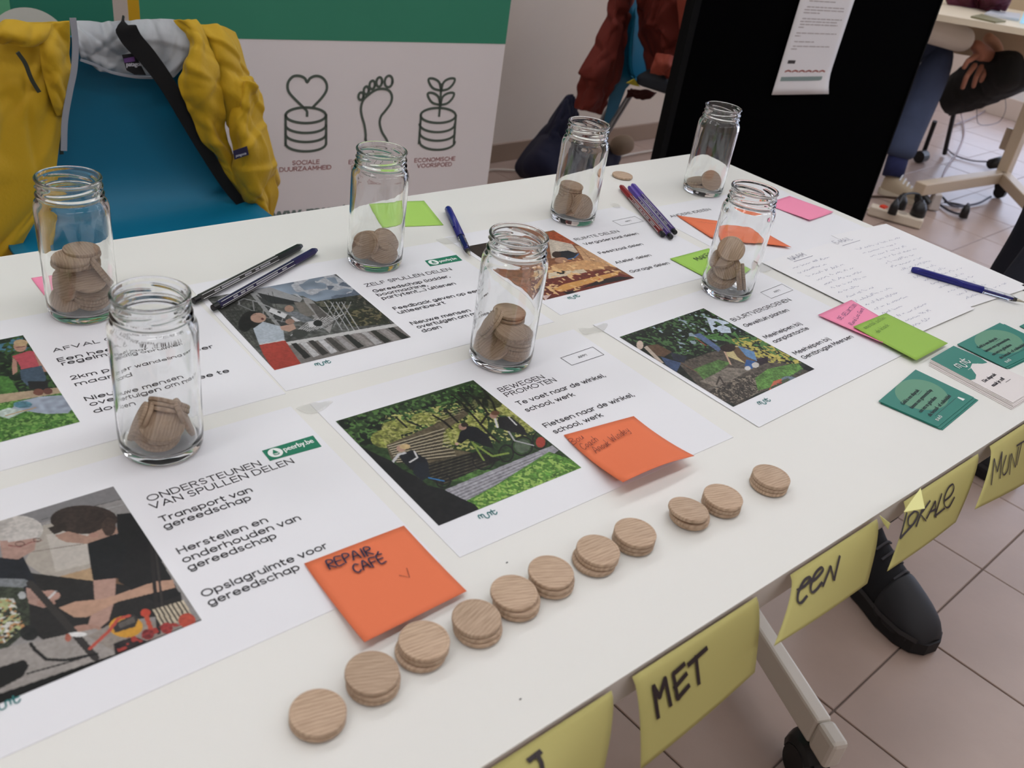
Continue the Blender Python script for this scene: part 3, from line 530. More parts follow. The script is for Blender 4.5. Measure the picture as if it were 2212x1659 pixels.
class Page:
    """one A4 landscape poster; local axes: x right, y up, from the top left corner of its printed photograph"""
    def __init__(s, tl, ang, label, left=.006, top=.032, z=PZ + .0002, size=(.297, .210), curl=0):
        s.a = math.radians(ang); s.o = np.array([tl[0], tl[1], 0.]); s.z = z; s.D = np.array([math.cos(s.a), math.sin(s.a), 0]); s.U = np.array([-math.sin(s.a), math.cos(s.a), 0])
        n, m = 14, 10; V = []; 
        for j in range(m + 1):
            for i in range(n + 1):
                x = -left + size[0] * i / n; y = top - size[1] * j / m; V.append(s.at(x, y, 0))
        F = [(j * (n + 1) + i, (j + 1) * (n + 1) + i, (j + 1) * (n + 1) + i + 1, j * (n + 1) + i + 1) for j in range(m) for i in range(n)]
        s.ob = mk('poster', V, F, M_page, None, s.at(0, 0, 0)); solid(s.ob, .0002, 0) ; s.org = np.array(s.ob.location[:]); tag(s.ob, label, 'poster')
        s.ink = B(); s.N = np.array([0, 0, 1.])
    def at(s, x, y, l=0.0): p = s.o + s.D * x + s.U * y; return np.array([p[0], p[1], s.z + l])
    def at_n(s, x, y, l): x = np.asarray(x); return s.o + x[:, None] * s.D - np.asarray(y)[:, None] * s.U + np.array([0, 0, s.z + l])
    def txt(s, t, a, e=None, h=.0064, bold=.015, w=None):
        A = atz(*a, s.z); 
        if e is not None: w = (atz(*e, s.z) - A) @ s.D
        b = B(); geo(b, t, A, s.D, s.U, s.N, h * .86 if t.isupper() else h * .92, w, .00088 if t.isupper() else .00100); b.make('heading_line' if t.isupper() else 'text_line', INK, s.ob, s.org)
    def photo(s, pr): pr.mesh('photo_print', s.ob, lambda x, y: s.at_n(x, y, .00025), s.org)
    def box(s, q):
        s.ink = B()
        P = [atz(*p, s.z) + [0, 0, .0003] for p in q]
        for i in range(4): s.ink.ribbon([P[i], P[(i + 1) % 4]], .0006, s.N)
        c = sum(P) / 4; L = np.linalg.norm(P[1] - P[0]); s.ink = s.ink; geo(s.ink, 'APP?', c - s.D * L * .13 - s.U * .0016, s.D, s.U, s.N, .0032, L * .26, .0004, .0001); s.ink.make('app_box', INK, s.ob, s.org)
    def logo(s, a, e, col=(40, 118, 118), w=.00085):
        b = B(); munt(b, atz(*a, s.z), atz(*e, s.z), s.N, w); b.make('wave_logo', mat('logo_teal', col, .6), s.ob, s.org)
    def peerby(s, q, c, t0, t1):
        P = [atz(*p, s.z) + [0, 0, .0003] for p in q]; bb = B().add(P, [(3, 2, 1, 0)]).make('green_badge', mat('badge_green', (18, 118, 88), .5), s.ob, s.org)
        cc = atz(*c, s.z) + [0, 0, .0004]; r_ = np.linalg.norm(P[3] - P[0]) * .40; b = B().add([cc + s.D * r_ * math.cos(t) + s.U * r_ * math.sin(t) for t in np.linspace(0, 6.283, 33)[:-1]], [tuple(range(32))])
        A = atz(*t0, s.z); text_on(b, 'peerby.be', A, s.D, s.U, s.N, h=.0058, w=(atz(*t1, s.z) - A) @ s.D, bold=.03, lift=.0004)
        b.make('badge_lettering', mat('badge_white', (236, 240, 238), .5), s.ob, s.org)
        q_ = lambda x, y: cc + (s.D * x + s.U * y) * r_ + np.array([0, 0, .0001])
        b = B().add([q_(*p) for p in ((-.45, -.15), (0, .72), (.45, -.15), (.42, -.45), (.2, -.6), (-.2, -.6), (-.42, -.45))], [tuple(range(7))]); b.make('badge_drop', mat('badge_green', (18, 118, 88)), s.ob, s.org)
        b = B().ribbon(crv([q_(-.5, -.2) + [0, 0, .0001], q_(-.1, -.28) + [0, 0, .0001], q_(.5, -.2) + [0, 0, .0001]]), .0005, s.N); b.ribbon([q_(-.2, -.42) + [0, 0, .0001], q_(.2, -.42) + [0, 0, .0001]], .0005, s.N); b.make('badge_face', mat('badge_white', (236, 240, 238), .5), s.ob, s.org)
    def done(s): pass

# --- sharing tools (ladder photograph)
q = [(452, 642), (742, 592), (897, 728), (606, 798)]
pg = Page((-.934, .5475), -1.9 + .3, 'poster with a ladder photograph headed ZELF SPULLEN DELEN, left of the centre jar')
p = Print(q, Z6); G = Z6
p.poly([(-200, 500), (800, 400), (1400, 900), (300, 1300)], (86, 88, 84), .5, sc=55)
p.poly([(225, 605), (755, 508), (1000, 650), (650, 690), (560, 650)], (122, 140, 160), .25, sc=14); p.fleck([(380, 580), (755, 508), (960, 640), (620, 700)], (172, 176, 184), .52, 16)
p.fleck([(700, 540), (800, 540), (960, 660), (760, 700)], (90, 104, 124), .55, 12, 8)
p.poly([(620, 690), (930, 645), (1080, 760), (1120, 830), (860, 850), (640, 740)], (46, 50, 40), .5, sc=70); p.fleck([(640, 690), (930, 645), (1100, 820), (860, 850)], (96, 92, 74), .6, 50)
p.poly([(830, 740), (1040, 730), (1110, 825), (880, 850)], (40, 44, 26), .5); p.fleck([(830, 740), (1040, 730), (1110, 825), (880, 850)], (104, 96, 60), .6, 70)
p.poly([(200, 612), (340, 590), (560, 668), (540, 690)], (150, 152, 154), .06); p.poly([(205, 615), (540, 690), (520, 705), (380, 700), (300, 690)], (44, 46, 48), .1)
p.poly([(0, 720), (210, 620), (420, 860), (300, 1000), (250, 980)], (66, 68, 62), .55, sc=70)
for k in range(14): p.line([(20 + k * 26, 750 - k * 10), (200 + k * 16, 960 - k * 12)], 4, (34, 34, 32), a=.7); p.line([(20 + k * 14, 740 + k * 16), (200 + k * 12, 640 + k * 18)], 3, (32, 32, 30), a=.6)
p.poly([(210, 630), (255, 620), (450, 860), (410, 870)], (140, 142, 142), .1); p.poly([(250, 640), (340, 690), (470, 830), (420, 850)], (58, 60, 60), .15)
p.poly([(560, 660), (600, 665), (760, 800), (730, 890), (600, 760)], (150, 148, 146), .1); p.poly([(600, 700), (640, 700), (745, 800), (700, 850)], (92, 88, 84), .15)
p.poly([(500, 690), (570, 690), (640, 770), (560, 790)], (118, 112, 104), .1)
for k in range(9): p.line([(480 + k * 24, 905 - k * 6), (610 + k * 26, 800 - k * 4)], 6, (190, 190, 190)); p.line([(495 + k * 24, 912 - k * 6), (622 + k * 26, 806 - k * 4)], 5, (50, 50, 50))
for x in (700, 740, 775, 810): p.line([(x, 690), (x + 110, 870)], 5, (176, 180, 182)); p.line([(x + 60, 690), (x - 20, 850)], 4, (150, 150, 150))
p.line([(140, 700), (135, 680), (170, 665), (240, 680), (700, 860)], 9, (150, 152, 152)); p.line([(130, 700), (330, 790), (700, 880)], 9, (118, 120, 120))
for k in range(6): p.line([(230 + k * 70, 682 + k * 28), (240 + k * 60, 745 + k * 24)], 6, (140, 140, 140))
p.poly([(350, 725), (460, 770), (440, 795), (335, 750)], (206, 208, 210), .05); p.poly([(395, 745), (418, 752), (414, 764), (392, 756)], (60, 60, 60))
p.poly([(480, 785), (560, 770), (570, 810), (510, 815)], (204, 204, 206), .05); p.poly([(590, 815), (640, 805), (655, 845), (600, 850)], (196, 196, 198), .05)
p.ell(470, 732, 30, 22, (168, 128, 106)); p.poly([(440, 755), (520, 750), (640, 810), (560, 820)], (112, 118, 124), .2); p.ell(655, 825, 30, 20, (36, 36, 36)); p.ell(540, 890, 50, 26, (58, 60, 56))
p.poly([(450, 945), (1140, 828), (1240, 910), (370, 1130)], (120, 114, 110), .12); p.poly([(450, 945), (1140, 828), (1160, 845), (470, 965)], (196, 196, 194), .04)
for k, c in enumerate([(40, 38, 36), (186, 186, 186), (54, 50, 48), (190, 190, 192), (70, 66, 62), (150, 146, 146), (36, 38, 34), (140, 134, 130), (170, 168, 168), (42, 44, 36), (150, 144, 140), (30, 34, 26)]):
    x = 480 + k * 56; p.poly([(x, 955 - k * 9), (x + 34, 950 - k * 9), (x + 130, 1035 - k * 11), (x + 90, 1050 - k * 11)], c, .15)
p.ell(225, 800, 75, 55, (30, 26, 24), .3); p.ell(180, 830, 45, 50, (26, 22, 22), .3); p.ell(268, 790, 52, 32, (182, 138, 116), .08); p.ell(295, 797, 10, 8, (110, 50, 46)); p.line([(215, 775), (250, 768)], 6, (40, 30, 28))
p.poly([(235, 860), (300, 815), (430, 850), (440, 930), (275, 960)], (172, 186, 198), .1); p.poly([(410, 845), (500, 830), (515, 860), (470, 880), (420, 868)], (190, 146, 124), .06); p.ell(475, 815, 30, 18, (160, 118, 98))
p.poly([(275, 958), (440, 930), (545, 1080), (370, 1122), (300, 1020)], (190, 54, 40), .12); p.line([(280, 960), (440, 932)], 8, (206, 206, 202))
pg.photo(p)
pg.txt('ZELF SPULLEN DELEN', Z6(925, 592), Z6(1478, 490), .0068, 0); 
for t, a, e in (('Gereedschap (ladder,', (975, 628), (1465, 535)), ('boormachine,', (1000, 652), (1320, 590)), ('partytent,...) uitlenen', (1030, 673), (1505, 583)), ('Feedback geven op een', (1107, 740), (1660, 626)), ('uitleenbeurt', (1135, 765), (1435, 703)), ('Nieuwe mensen', (1218, 835), (1595, 752)), ('overtuigen om mee te', (1255, 858), (1745, 745)), ('doen', (1287, 883), (1408, 858))): pg.txt(t, Z6(*a), Z6(*e), .0058)
pg.peerby([Z6(1296, 425), Z6(1497, 388), Z6(1537, 423), Z6(1330, 462)], Z6(1352, 436), Z6(1397, 436), Z6(1503, 415)); pg.logo(Z6(600, 1098), Z6(700, 1076)); pg.done()

# --- repairing (front left)
q = [(0, 0)] * 4
pg = Page((-1.2435, .317), -.2, 'poster with a repair-bench photograph headed ONDERSTEUNEN VAN SPULLEN DELEN, front left')
qq = [prj(pg.at(*c)) for c in ((0, 0), (.139, 0), (.139, -.1446), (0, -.1446))]
p = Print(qq, Y1, n=300)
p.poly([(-900, 200), (760, 100), (1300, 1000), (-900, 1800)], (146, 142, 140), .06)
p.poly([(-300, 430), (760, 140), (810, 220), (250, 390), (-300, 540)], (128, 126, 128), .05); p.line([(270, 365), (812, 225)], 5, (96, 94, 94)); p.line([(300, 390), (830, 260)], 4, (170, 168, 166))
p.poly([(280, 400), (700, 330), (760, 760), (400, 800), (160, 640)], (176, 166, 152), .06); p.poly([(300, 460), (560, 420), (600, 640), (360, 700)], (192, 184, 172), .05); p.line([(150, 580), (540, 520)], 5, (140, 128, 116))
p.poly([(380, 730), (600, 670), (640, 750), (420, 800)], (186, 148, 104), .08); p.poly([(730, 700), (860, 690), (905, 740), (880, 840), (740, 800)], (112, 78, 52), .12)
p.poly([(150, 700), (620, 760), (1160, 830), (1180, 960), (900, 1000), (300, 1150), (180, 1060)], (36, 34, 34), .2)
p.poly([(750, 330), (860, 320), (1000, 560), (1160, 850), (1000, 900), (760, 760)], (26, 26, 28), .15)
p.poly([(560, 500), (740, 450), (820, 560), (760, 740), (600, 755), (580, 640)], (24, 26, 30), .2)
p.poly([(600, 755), (745, 740), (740, 870), (700, 1010), (620, 1080), (560, 1060), (610, 900)], (186, 140, 122), .06); p.ell(560, 1070, 95, 34, (178, 128, 108), .08)
p.poly([(380, 930), (480, 890), (680, 870), (1000, 760), (1110, 750), (1125, 800), (760, 890), (560, 990), (480, 990)], (196, 146, 116), .06)
p.ell(540, 365, 215, 92, (58, 44, 38), .25); p.poly([(355, 465), (440, 440), (560, 470), (640, 430), (740, 390), (760, 450), (560, 520), (430, 510), (380, 490)], (176, 132, 110), .08); p.ell(700, 410, 45, 60, (70, 52, 44), .2); p.ell(605, 465, 32, 16, (184, 132, 112), .06); p.poly([(310, 420), (420, 380), (430, 430), (350, 460)], (52, 40, 34), .2)
p.poly([(-200, 620), (150, 600), (240, 780), (200, 900), (-200, 850)], (28, 32, 42), .2)
p.ell(120, 430, 160, 90, (198, 192, 184), .12); p.ell(20, 430, 90, 110, (186, 180, 172), .14); p.poly([(0, 500), (60, 500), (240, 470), (225, 560), (120, 620), (20, 610)], (184, 140, 124), .08); p.poly([(30, 460), (250, 420), (240, 480), (60, 510)], (206, 200, 192), .12)
p.line([(60, 530), (130, 540), (200, 510), (270, 500)], 5, (150, 70, 66)); p.ell(130, 520, 32, 16, (90, 60, 54), ring=5); p.ell(240, 495, 26, 14, (90, 60, 54), ring=5)
p.poly([(170, 800), (330, 830), (360, 900), (280, 930), (180, 900)], (176, 134, 118), .08); p.ell(330, 850, 60, 34, (186, 136, 118), .08); p.ell(300, 900, 60, 24, (170, 122, 104), .08); p.line([(295, 890), (360, 825)], 9, (206, 206, 206)); p.line([(360, 825), (390, 830), (410, 860)], 4, (30, 30, 30))
p.poly([(-300, 1250), (200, 1150), (620, 1060), (760, 1220), (0, 1480), (-300, 1560)], (158, 150, 144), .1); p.poly([(560, 1110), (760, 1010), (1250, 1020), (760, 1220)], (150, 138, 128), .1)
p.poly([(-60, 760), (140, 770), (190, 900), (200, 1060), (60, 1180), (-100, 1220), (-260, 1200), (-200, 800)], (52, 60, 44), .5, sc=120); p.fleck([(-200, 860), (90, 870), (160, 1050), (0, 1180), (-260, 1200)], (166, 176, 112), .5, 80); p.fleck([(-200, 860), (90, 870), (160, 1050), (0, 1180)], (196, 132, 70), .62, 90, 12); p.fleck([(-200, 860), (90, 870), (160, 1050), (0, 1180)], (210, 210, 200), .66, 90, 21)
p.poly([(-60, 740), (160, 745), (205, 770), (150, 800), (-60, 790)], (120, 126, 130), .2); p.ell(145, 850, 26, 24, (170, 174, 174)); p.ell(190, 1090, 60, 50, (30, 32, 32), .4)
p.line([(195, 770), (400, 1000), (615, 1250)], 26, (52, 48, 46)); p.line([(200, 1160), (230, 1200), (300, 1260), (420, 1265), (620, 1225)], 12, (24, 24, 24)); p.line([(180, 1350), (400, 1290), (560, 1240)], 7, (34, 34, 34))
p.line([(970, 500), (990, 760), (1020, 1090)], 14, (40, 36, 36)); p.line([(1000, 560), (1040, 900), (1050, 1080)], 9, (56, 50, 48))
p.ell(810, 1050, 108, 70, (226, 152, 20), .08); p.poly([(720, 1040), (860, 970), (890, 1000), (870, 1050), (740, 1090)], (54, 50, 50), .1); p.poly([(760, 1030), (860, 985), (870, 1020), (770, 1060)], (96, 90, 84), .1)
p.line([(580, 1190), (700, 1080), (760, 1000), (830, 980)], 13, (214, 70, 50)); p.ell(935, 962, 32, 27, (220, 60, 36)); p.line([(940, 985), (968, 1060)], 16, (216, 70, 40))
p.poly([(980, 940), (1180, 880), (1240, 990), (1040, 1060)], (196, 180, 150), .15)
for k in range(7): p.line([(1000 + k * 26, 935 - k * 8), (1060 + k * 26, 1050 - k * 12)], 6, (60, 52, 46))
p.poly([(730, 1160), (860, 1110), (960, 1150), (740, 1225)], (38, 30, 32), .5); p.fleck([(740, 1160), (870, 1090), (1100, 1030), (1230, 1010), (760, 1215)], (190, 50, 40), .5, 60); p.ell(1200, 1010, 55, 46, (206, 66, 42), .15); p.ell(1070, 1060, 40, 36, (176, 44, 40), .3); p.ell(950, 1100, 40, 34, (150, 40, 40), .4)
p.poly([(-60, 1330), (160, 1260), (190, 1300), (150, 1370), (0, 1450), (-60, 1470)], (16, 14, 14), .2); p.ell(500, 1100, 60, 16, (230, 230, 228)); p.ell(440, 1120, 20, 26, (190, 90, 66))
pg.photo(p)
pg.txt('ONDERSTEUNEN', Y1(955, 248), Y1(1692, 38), .0070, 0); pg.txt('VAN SPULLEN DELEN', Y1(975, 298), Y1(1907, 27), .0070, 0)
for t, a, e in (('Transport van', (1035, 380), (1632, 205)), ('gereedschap', (1060, 425), (1625, 257)), ('Herstellen en', (1150, 583), (1730, 398)), ('onderhouden van', (1180, 640), (1945, 388)), ('gereedschap', (1215, 690), (1790, 503)), ('Opslagruimte voor', (1305, 860), (2120, 568)), ('gereedschap', (1345, 915), (1937, 702))): pg.txt(t, Y1(*a), Y1(*e), .0060)
pg.peerby([Z5(1675, 1405), Z5(2003, 1307), Z5(2058, 1378), Z5(1727, 1470)], Z5(1762, 1417), Z5(1825, 1410), Z5(2012, 1352)); pg.logo(Y1(-60, 1592), Y1(138, 1525)); pg.done()

# --- litter picking (far left)
pg = Page((-1.2360, .5475), -.6, 'poster with a litter-picking photograph headed AFVAL, behind the front left jar')
qq = [prj(pg.at(*c)) for c in ((0, 0), (.139, 0), (.139, -.1446), (0, -.1446))]
p = Print(qq, Z5, n=240)
p.poly([(-900, 600), (170, 640), (560, 1240), (-900, 1700)], (26, 40, 24), .5, sc=60); p.fleck([(-300, 650), (200, 650), (200, 760), (-300, 800)], (60, 120, 150), .55, 30); p.fleck([(-300, 650), (200, 650), (360, 1000), (-300, 1100)], (52, 92, 36), .58, 60)
p.poly([(-300, 900), (60, 930), (130, 1040), (-300, 1120)], (60, 120, 36), .3); p.poly([(-300, 1080), (380, 1000), (410, 1040), (-300, 1190)], (176, 150, 116), .1)
p.poly([(-300, 1150), (430, 1030), (530, 1225), (-300, 1420)], (58, 116, 32), .4, sc=110); p.fleck([(-300, 1150), (430, 1030), (530, 1225), (-300, 1420)], (110, 166, 60), .58, 110)
p.poly([(60, 1150), (130, 1090), (250, 1060), (400, 1050), (480, 1120), (440, 1165), (300, 1170), (160, 1150)], (150, 164, 184), .2, sc=40); p.poly([(-60, 1170), (60, 1130), (170, 1150), (60, 1200)], (176, 196, 186), .2); p.ell(150, 1110, 60, 22, (70, 130, 150), .3)
p.ell(132, 735, 42, 38, (184, 132, 108)); p.ell(135, 715, 44, 22, (196, 160, 110)); p.line([(105, 745), (160, 738)], 7, (110, 50, 46)); p.poly([(80, 800), (190, 765), (225, 770), (270, 860), (140, 885), (120, 840)], (206, 70, 84), .08); p.poly([(85, 810), (110, 830), (115, 900), (85, 920), (80, 870)], (186, 132, 110), .06); p.poly([(215, 765), (245, 790), (300, 900), (270, 900)], (182, 128, 106), .06)
p.poly([(130, 890), (270, 860), (300, 940), (280, 990), (230, 1000), (180, 990), (140, 950)], (62, 84, 106), .12); p.poly([(180, 960), (310, 960), (315, 1020), (190, 1010)], (30, 28, 32)); p.ell(250, 1030, 34, 22, (120, 66, 50)); p.ell(310, 1025, 30, 20, (110, 60, 50)); p.line([(40, 1180), (230, 1130)], 7, (190, 140, 70))
pg.photo(p)
pg.txt('AFVAL OPRUIMEN', Z5(345, 773), None, .0062, 0, w=.098)
for t, a, w_ in (('Een heel jaar lang', (377, 835), .098), ('regelmatig opruimen', (403, 858), .108), ('2km per wandeling per', (460, 950), .118), ('maand', (488, 990), .038), ('Nieuwe mensen', (553, 1085), .082), ('overtuigen om mee te', (583, 1118), .1125), ('doen', (608, 1163), .027)): pg.txt(t, Z5(*a), None, .0058, .012, w_)
pg.done()

# --- cycling
q = [(726, 910), (1023, 822), (1257, 1009), (950, 1137)]
pg = Page((-.9315, .3125), -.8, 'poster with a cyclists photograph headed BEWEGEN PROMOTEN, front centre', z=PZ + .0003)
p = Print(q, Y2, n=300)
p.poly([(400, 100), (1500, -200), (2200, 480), (1100, 950)], (38, 66, 26), .5, sc=70); p.fleck([(490, 180), (1480, -90), (1600, 60), (900, 330), (640, 330)], (74, 122, 46), .55, 70); p.fleck([(490, 180), (1480, -90), (1600, 60), (900, 330), (640, 330)], (16, 28, 14), .62, 45, 11)
for x, y, a, b_ in ((1080, 160, 100, 40), (900, 215, 110, 46), (1250, 260, 120, 70), (1210, 200, 90, 60), (820, 290, 100, 60), (1560, 60, 90, 80), (1640, 100, 70, 70), (1400, 200, 70, 80), (1700, 180, 80, 70)): p.ell(x, y, a, b_, (126, 134, 46), .5)
p.fleck([(780, 150), (1500, 20), (1800, 250), (1200, 400), (820, 400)], (178, 178, 84), .6, 90, 5)
p.poly([(820, 330), (1100, 210), (1320, 110), (1350, 130), (1190, 240), (1180, 340), (1380, 380), (1260, 560), (1000, 470), (850, 420)], (96, 84, 58), .3)
for k in range(18):
    t = k / 17; p.line([(830 + 60 * t, 335 + 110 * t), (1190 + 80 * t, 225 + 180 * t)], 6, (186, 174, 140) if k % 2 == 0 else (36, 30, 22)); 
for k in range(7): p.line([(1130 + k * 8, 195 - k * 13), (1280 + k * 12, 140 - k * 10)], 4, (150, 136, 104) if k % 2 else (60, 48, 34))
p.poly([(960, 480), (1400, 370), (1560, 420), (1300, 540), (1180, 590)], (30, 28, 22), .5)
for k in range(8): p.line([(980 + 30 * k, 490 + 12 * k), (1330 + 25 * k, 385 + 12 * k)], 4, (92, 84, 62))
p.poly([(1240, 560), (1420, 480), (1500, 490), (1330, 560)], (70, 120, 40), .4)
p.poly([(1190, 620), (1330, 560), (1880, 330), (1920, 360), (1850, 420), (1330, 690), (1260, 690)], (150, 148, 158), .2)
for k in range(12): p.line([(1210 + 12 * k, 630 + 6 * k), (1800 + 9 * k, 380 + 5 * k)], 3, (70, 68, 74) if k % 2 else (200, 200, 206), a=.6)
p.poly([(1330, 690), (1500, 600), (1860, 370), (2000, 420), (2090, 480), (1400, 760)], (78, 138, 36), .4, sc=110); p.fleck([(1380, 680), (1860, 390), (2070, 480), (1400, 740)], (150, 196, 70), .56, 90, 7)
for a_ in ([(1240, 10), (1300, 60), (1400, 170), (1480, 260), (1540, 310)], [(1330, -10), (1420, 60), (1470, 130), (1420, 200)], [(1430, -30), (1500, 60), (1520, 120)], [(1280, -10), (1390, 120)], [(1120, 140), (1190, 180), (1240, 225)], [(1210, 115), (1280, 185)], [(880, 150), (950, 215)], [(960, 180), (1040, 210)]): p.line(a_, 14, (28, 24, 18))
p.ell(1480, 40, 90, 60, (22, 28, 16), .4, .6); p.ell(1350, 60, 70, 50, (22, 28, 16), .4, .5)
for x, y, a, b_ in ((1445, 425, 74, 66), (1588, 382, 50, 58), (1690, 335, 70, 64), (1800, 298, 50, 62), (1187, 560, 50, 48)): p.ell(x, y, a, b_, (22, 22, 22), ring=10); 
p.ell(1805, 310, 30, 34, (190, 56, 40)); p.ell(1690, 335, 50, 44, (150, 150, 156), a=.35); p.line([(1380, 320), (1500, 400), (1600, 380)], 14, (120, 150, 44)); p.line([(1370, 310), (1445, 425)], 10, (120, 150, 44)); p.line([(1600, 240), (1640, 300), (1760, 330)], 10, (170, 170, 172)); p.line([(1095, 540), (1190, 560)], 9, (40, 120, 190))
p.poly([(1290, 250), (1330, 205), (1400, 215), (1470, 265), (1480, 300), (1440, 330), (1340, 290), (1300, 320), (1275, 310)], (20, 22, 30), .3); p.poly([(1400, 290), (1480, 280), (1510, 350), (1430, 330)], (24, 24, 30)); p.ell(1308, 212, 26, 22, (176, 130, 108)); p.ell(1322, 200, 24, 14, (50, 36, 28)); p.ell(1272, 322, 12, 8, (196, 150, 130))
p.poly([(1530, 150), (1620, 150), (1700, 220), (1720, 270), (1600, 240), (1540, 220)], (24, 24, 26), .3); p.line([(1515, 160), (1530, 215)], 12, (206, 206, 206)); p.line([(1600, 150), (1650, 200)], 9, (206, 206, 206)); p.ell(1505, 140, 26, 20, (168, 120, 100)); p.ell(1515, 125, 28, 14, (110, 66, 40))
p.poly([(900, 400), (980, 360), (1080, 420), (1090, 460), (1020, 520), (960, 470), (920, 430)], (24, 26, 34), .3); p.line([(860, 440), (900, 390), (940, 380)], 14, (196, 196, 200)); p.line([(1000, 370), (1020, 410), (970, 440)], 9, (206, 206, 206)); p.ell(915, 352, 30, 22, (186, 140, 116)); p.ell(940, 340, 34, 17, (206, 172, 110)); p.poly([(1010, 440), (1090, 440), (1100, 530), (1050, 560), (990, 510)], (26, 32, 44))
p.poly([(480, 180), (640, 330), (780, 400), (850, 430), (930, 490), (1010, 530), (1090, 590), (1180, 610), (1300, 670), (1390, 710), (1420, 745), (1160, 870), (900, 700), (620, 340)], (22, 22, 24), .35, sc=50)
pg.photo(p)
pg.txt('BEWEGEN', Z7(245, 1620), Z7(526, 1533), .0068, 0); pg.txt('PROMOTEN', Z7(285, 1652), Z7(603, 1553), .0068, 0)
for t, a, e in (('Te voet naar de winkel,', (1121, 876), (1313, 817)), ('school, werk', (1139, 890), (1245, 857)), ('Fietsen naar de winkel,', (1180, 924), (1377, 860)), ('school, werk', (1200, 937), (1307, 902))): pg.txt(t, a, e, .0058)
pg.box([Z7(625, 1403), Z7(830, 1333), Z7(902, 1382), Z7(697, 1450)]); pg.logo((1037, 1121), (1076, 1109)); pg.done()

# --- sharing rooms (behind the centre jar)
q = [(1017, 532), (1192, 499), (1370, 601), (1172, 652)]
pg = Page((-.6225, .5475), -1.0, 'poster with a wood-workshop photograph headed RUIMTE DELEN, behind the centre jar')
p = Print(q, Z7, n=220)
p.poly([(0, 650), (600, 560), (1150, 900), (500, 1100)], (150, 84, 44), .3, sc=40); p.poly([(40, 690), (300, 640), (420, 720), (120, 760)], (52, 36, 28), .4)
p.poly([(540, 600), (620, 600), (700, 670), (560, 690)], (186, 74, 34), .25); p.poly([(540, 640), (680, 670), (720, 720), (560, 760)], (206, 190, 168), .15)
p.poly([(700, 680), (760, 690), (960, 800), (860, 820), (760, 770)], (206, 150, 96), .15)
for k in range(8): p.line([(730 + k * 12, 690 + k * 14), (830 + k * 18, 800 + k * 6)], 3, (160, 104, 60))
p.poly([(570, 720), (660, 710), (720, 730), (700, 770), (600, 760)], (30, 34, 44), .2); p.line([(640, 770), (700, 755), (725, 730)], 9, (60, 120, 190)); p.ell(590, 735, 28, 20, (60, 40, 30)); p.ell(620, 770, 40, 18, (186, 128, 92))
p.poly([(560, 800), (760, 770), (900, 790), (880, 830), (600, 840)], (214, 150, 84), .15); p.poly([(540, 850), (760, 830), (800, 860), (640, 900), (540, 890)], (216, 196, 160), .12); p.ell(620, 850, 28, 12, (26, 24, 24)); p.ell(570, 915, 30, 16, (196, 140, 60), ring=7)
p.poly([(500, 900), (900, 830), (1100, 890), (520, 1050)], (124, 40, 24), .25); p.poly([(570, 965), (640, 930), (990, 845), (985, 870), (620, 985)], (226, 152, 60), .08); p.line([(820, 900), (880, 925)], 10, (216, 60, 30)); p.line([(870, 895), (840, 935)], 8, (216, 60, 30))
p.poly([(1000, 880), (1090, 890), (760, 960), (860, 905)], (36, 22, 22), .3); p.poly([(640, 990), (760, 955), (680, 1010)], (30, 22, 26)); p.poly([(500, 1010), (560, 1000), (520, 1045)], (226, 190, 180)); p.fleck([(420, 760), (1000, 760), (1080, 880), (520, 1030)], (236, 180, 110), .66, 40)
pg.photo(p)
pg.txt('RUIMTE DELEN', Z7(727, 652), Z7(1002, 596), .0068, 0)
for t, a, e in (('Vergaderzaal delen', (785, 680), (1125, 610)), ('Feestzaal delen', (880, 738), (1157, 680)), ('Atelier delen', (985, 800), (1205, 748)), ('Garage delen', (1080, 858), (1324, 800))): pg.txt(t, Z7(*a), Z7(*e), .0058)
pg.box([Z7(957, 527), Z7(1100, 497), Z7(1155, 528), Z7(1015, 558)]); pg.logo(Z7(682, 1027), Z7(752, 1008), (50, 60, 66)); pg.done()

# --- greening the street (right)
q = [(1338, 730), (1520, 670), (1763, 800), (1587, 883)]
pg = Page((-.6075, .3065), 1.6, 'poster with a gardening photograph headed BUURTVERGROENEN, right of the front row', z=PZ + .0006)
p = Print(q, Z7, n=260)
p.poly([(900, 1250), (1550, 1050), (2300, 1400), (1700, 1800)], (26, 36, 24), .6, sc=60); p.fleck([(1000, 1270), (1540, 1095), (1900, 1280), (1400, 1420)], (66, 110, 54), .58, 60); p.fleck([(1200, 1200), (1540, 1095), (1800, 1250), (1400, 1380)], (150, 176, 190), .7, 50, 17)
p.fleck([(1560, 1150), (1700, 1180), (1720, 1250), (1600, 1250)], (196, 214, 236), .5, 30); 
for k in range(6): p.poly([(1440 + k * 60, 1290 - k * 10), (1640 + k * 40, 1250 + k * 22), (1640 + k * 40, 1262 + k * 22), (1430 + k * 60, 1305 - k * 10)], (70, 130, 52), .3)
p.poly([(1380, 1440), (1600, 1370), (1800, 1330), (2000, 1420), (2240, 1500), (2000, 1600), (1750, 1700), (1560, 1640)], (84, 74, 62), .45, sc=90); p.poly([(1480, 1480), (1640, 1420), (1720, 1440), (1560, 1560)], (76, 122, 46), .4)
p.poly([(1520, 1560), (1700, 1470), (1860, 1480), (1640, 1600)], (128, 116, 102), .3); p.poly([(1560, 1640), (1700, 1560), (1900, 1500), (1950, 1600), (1770, 1720)], (62, 54, 46), .6, sc=120); p.fleck([(1560, 1640), (1700, 1560), (1900, 1500), (1950, 1600), (1770, 1720)], (140, 126, 106), .6, 120)
p.poly([(1880, 1540), (1960, 1480), (2150, 1440), (2190, 1480), (1980, 1600), (1900, 1620)], (84, 140, 46), .4, sc=110)
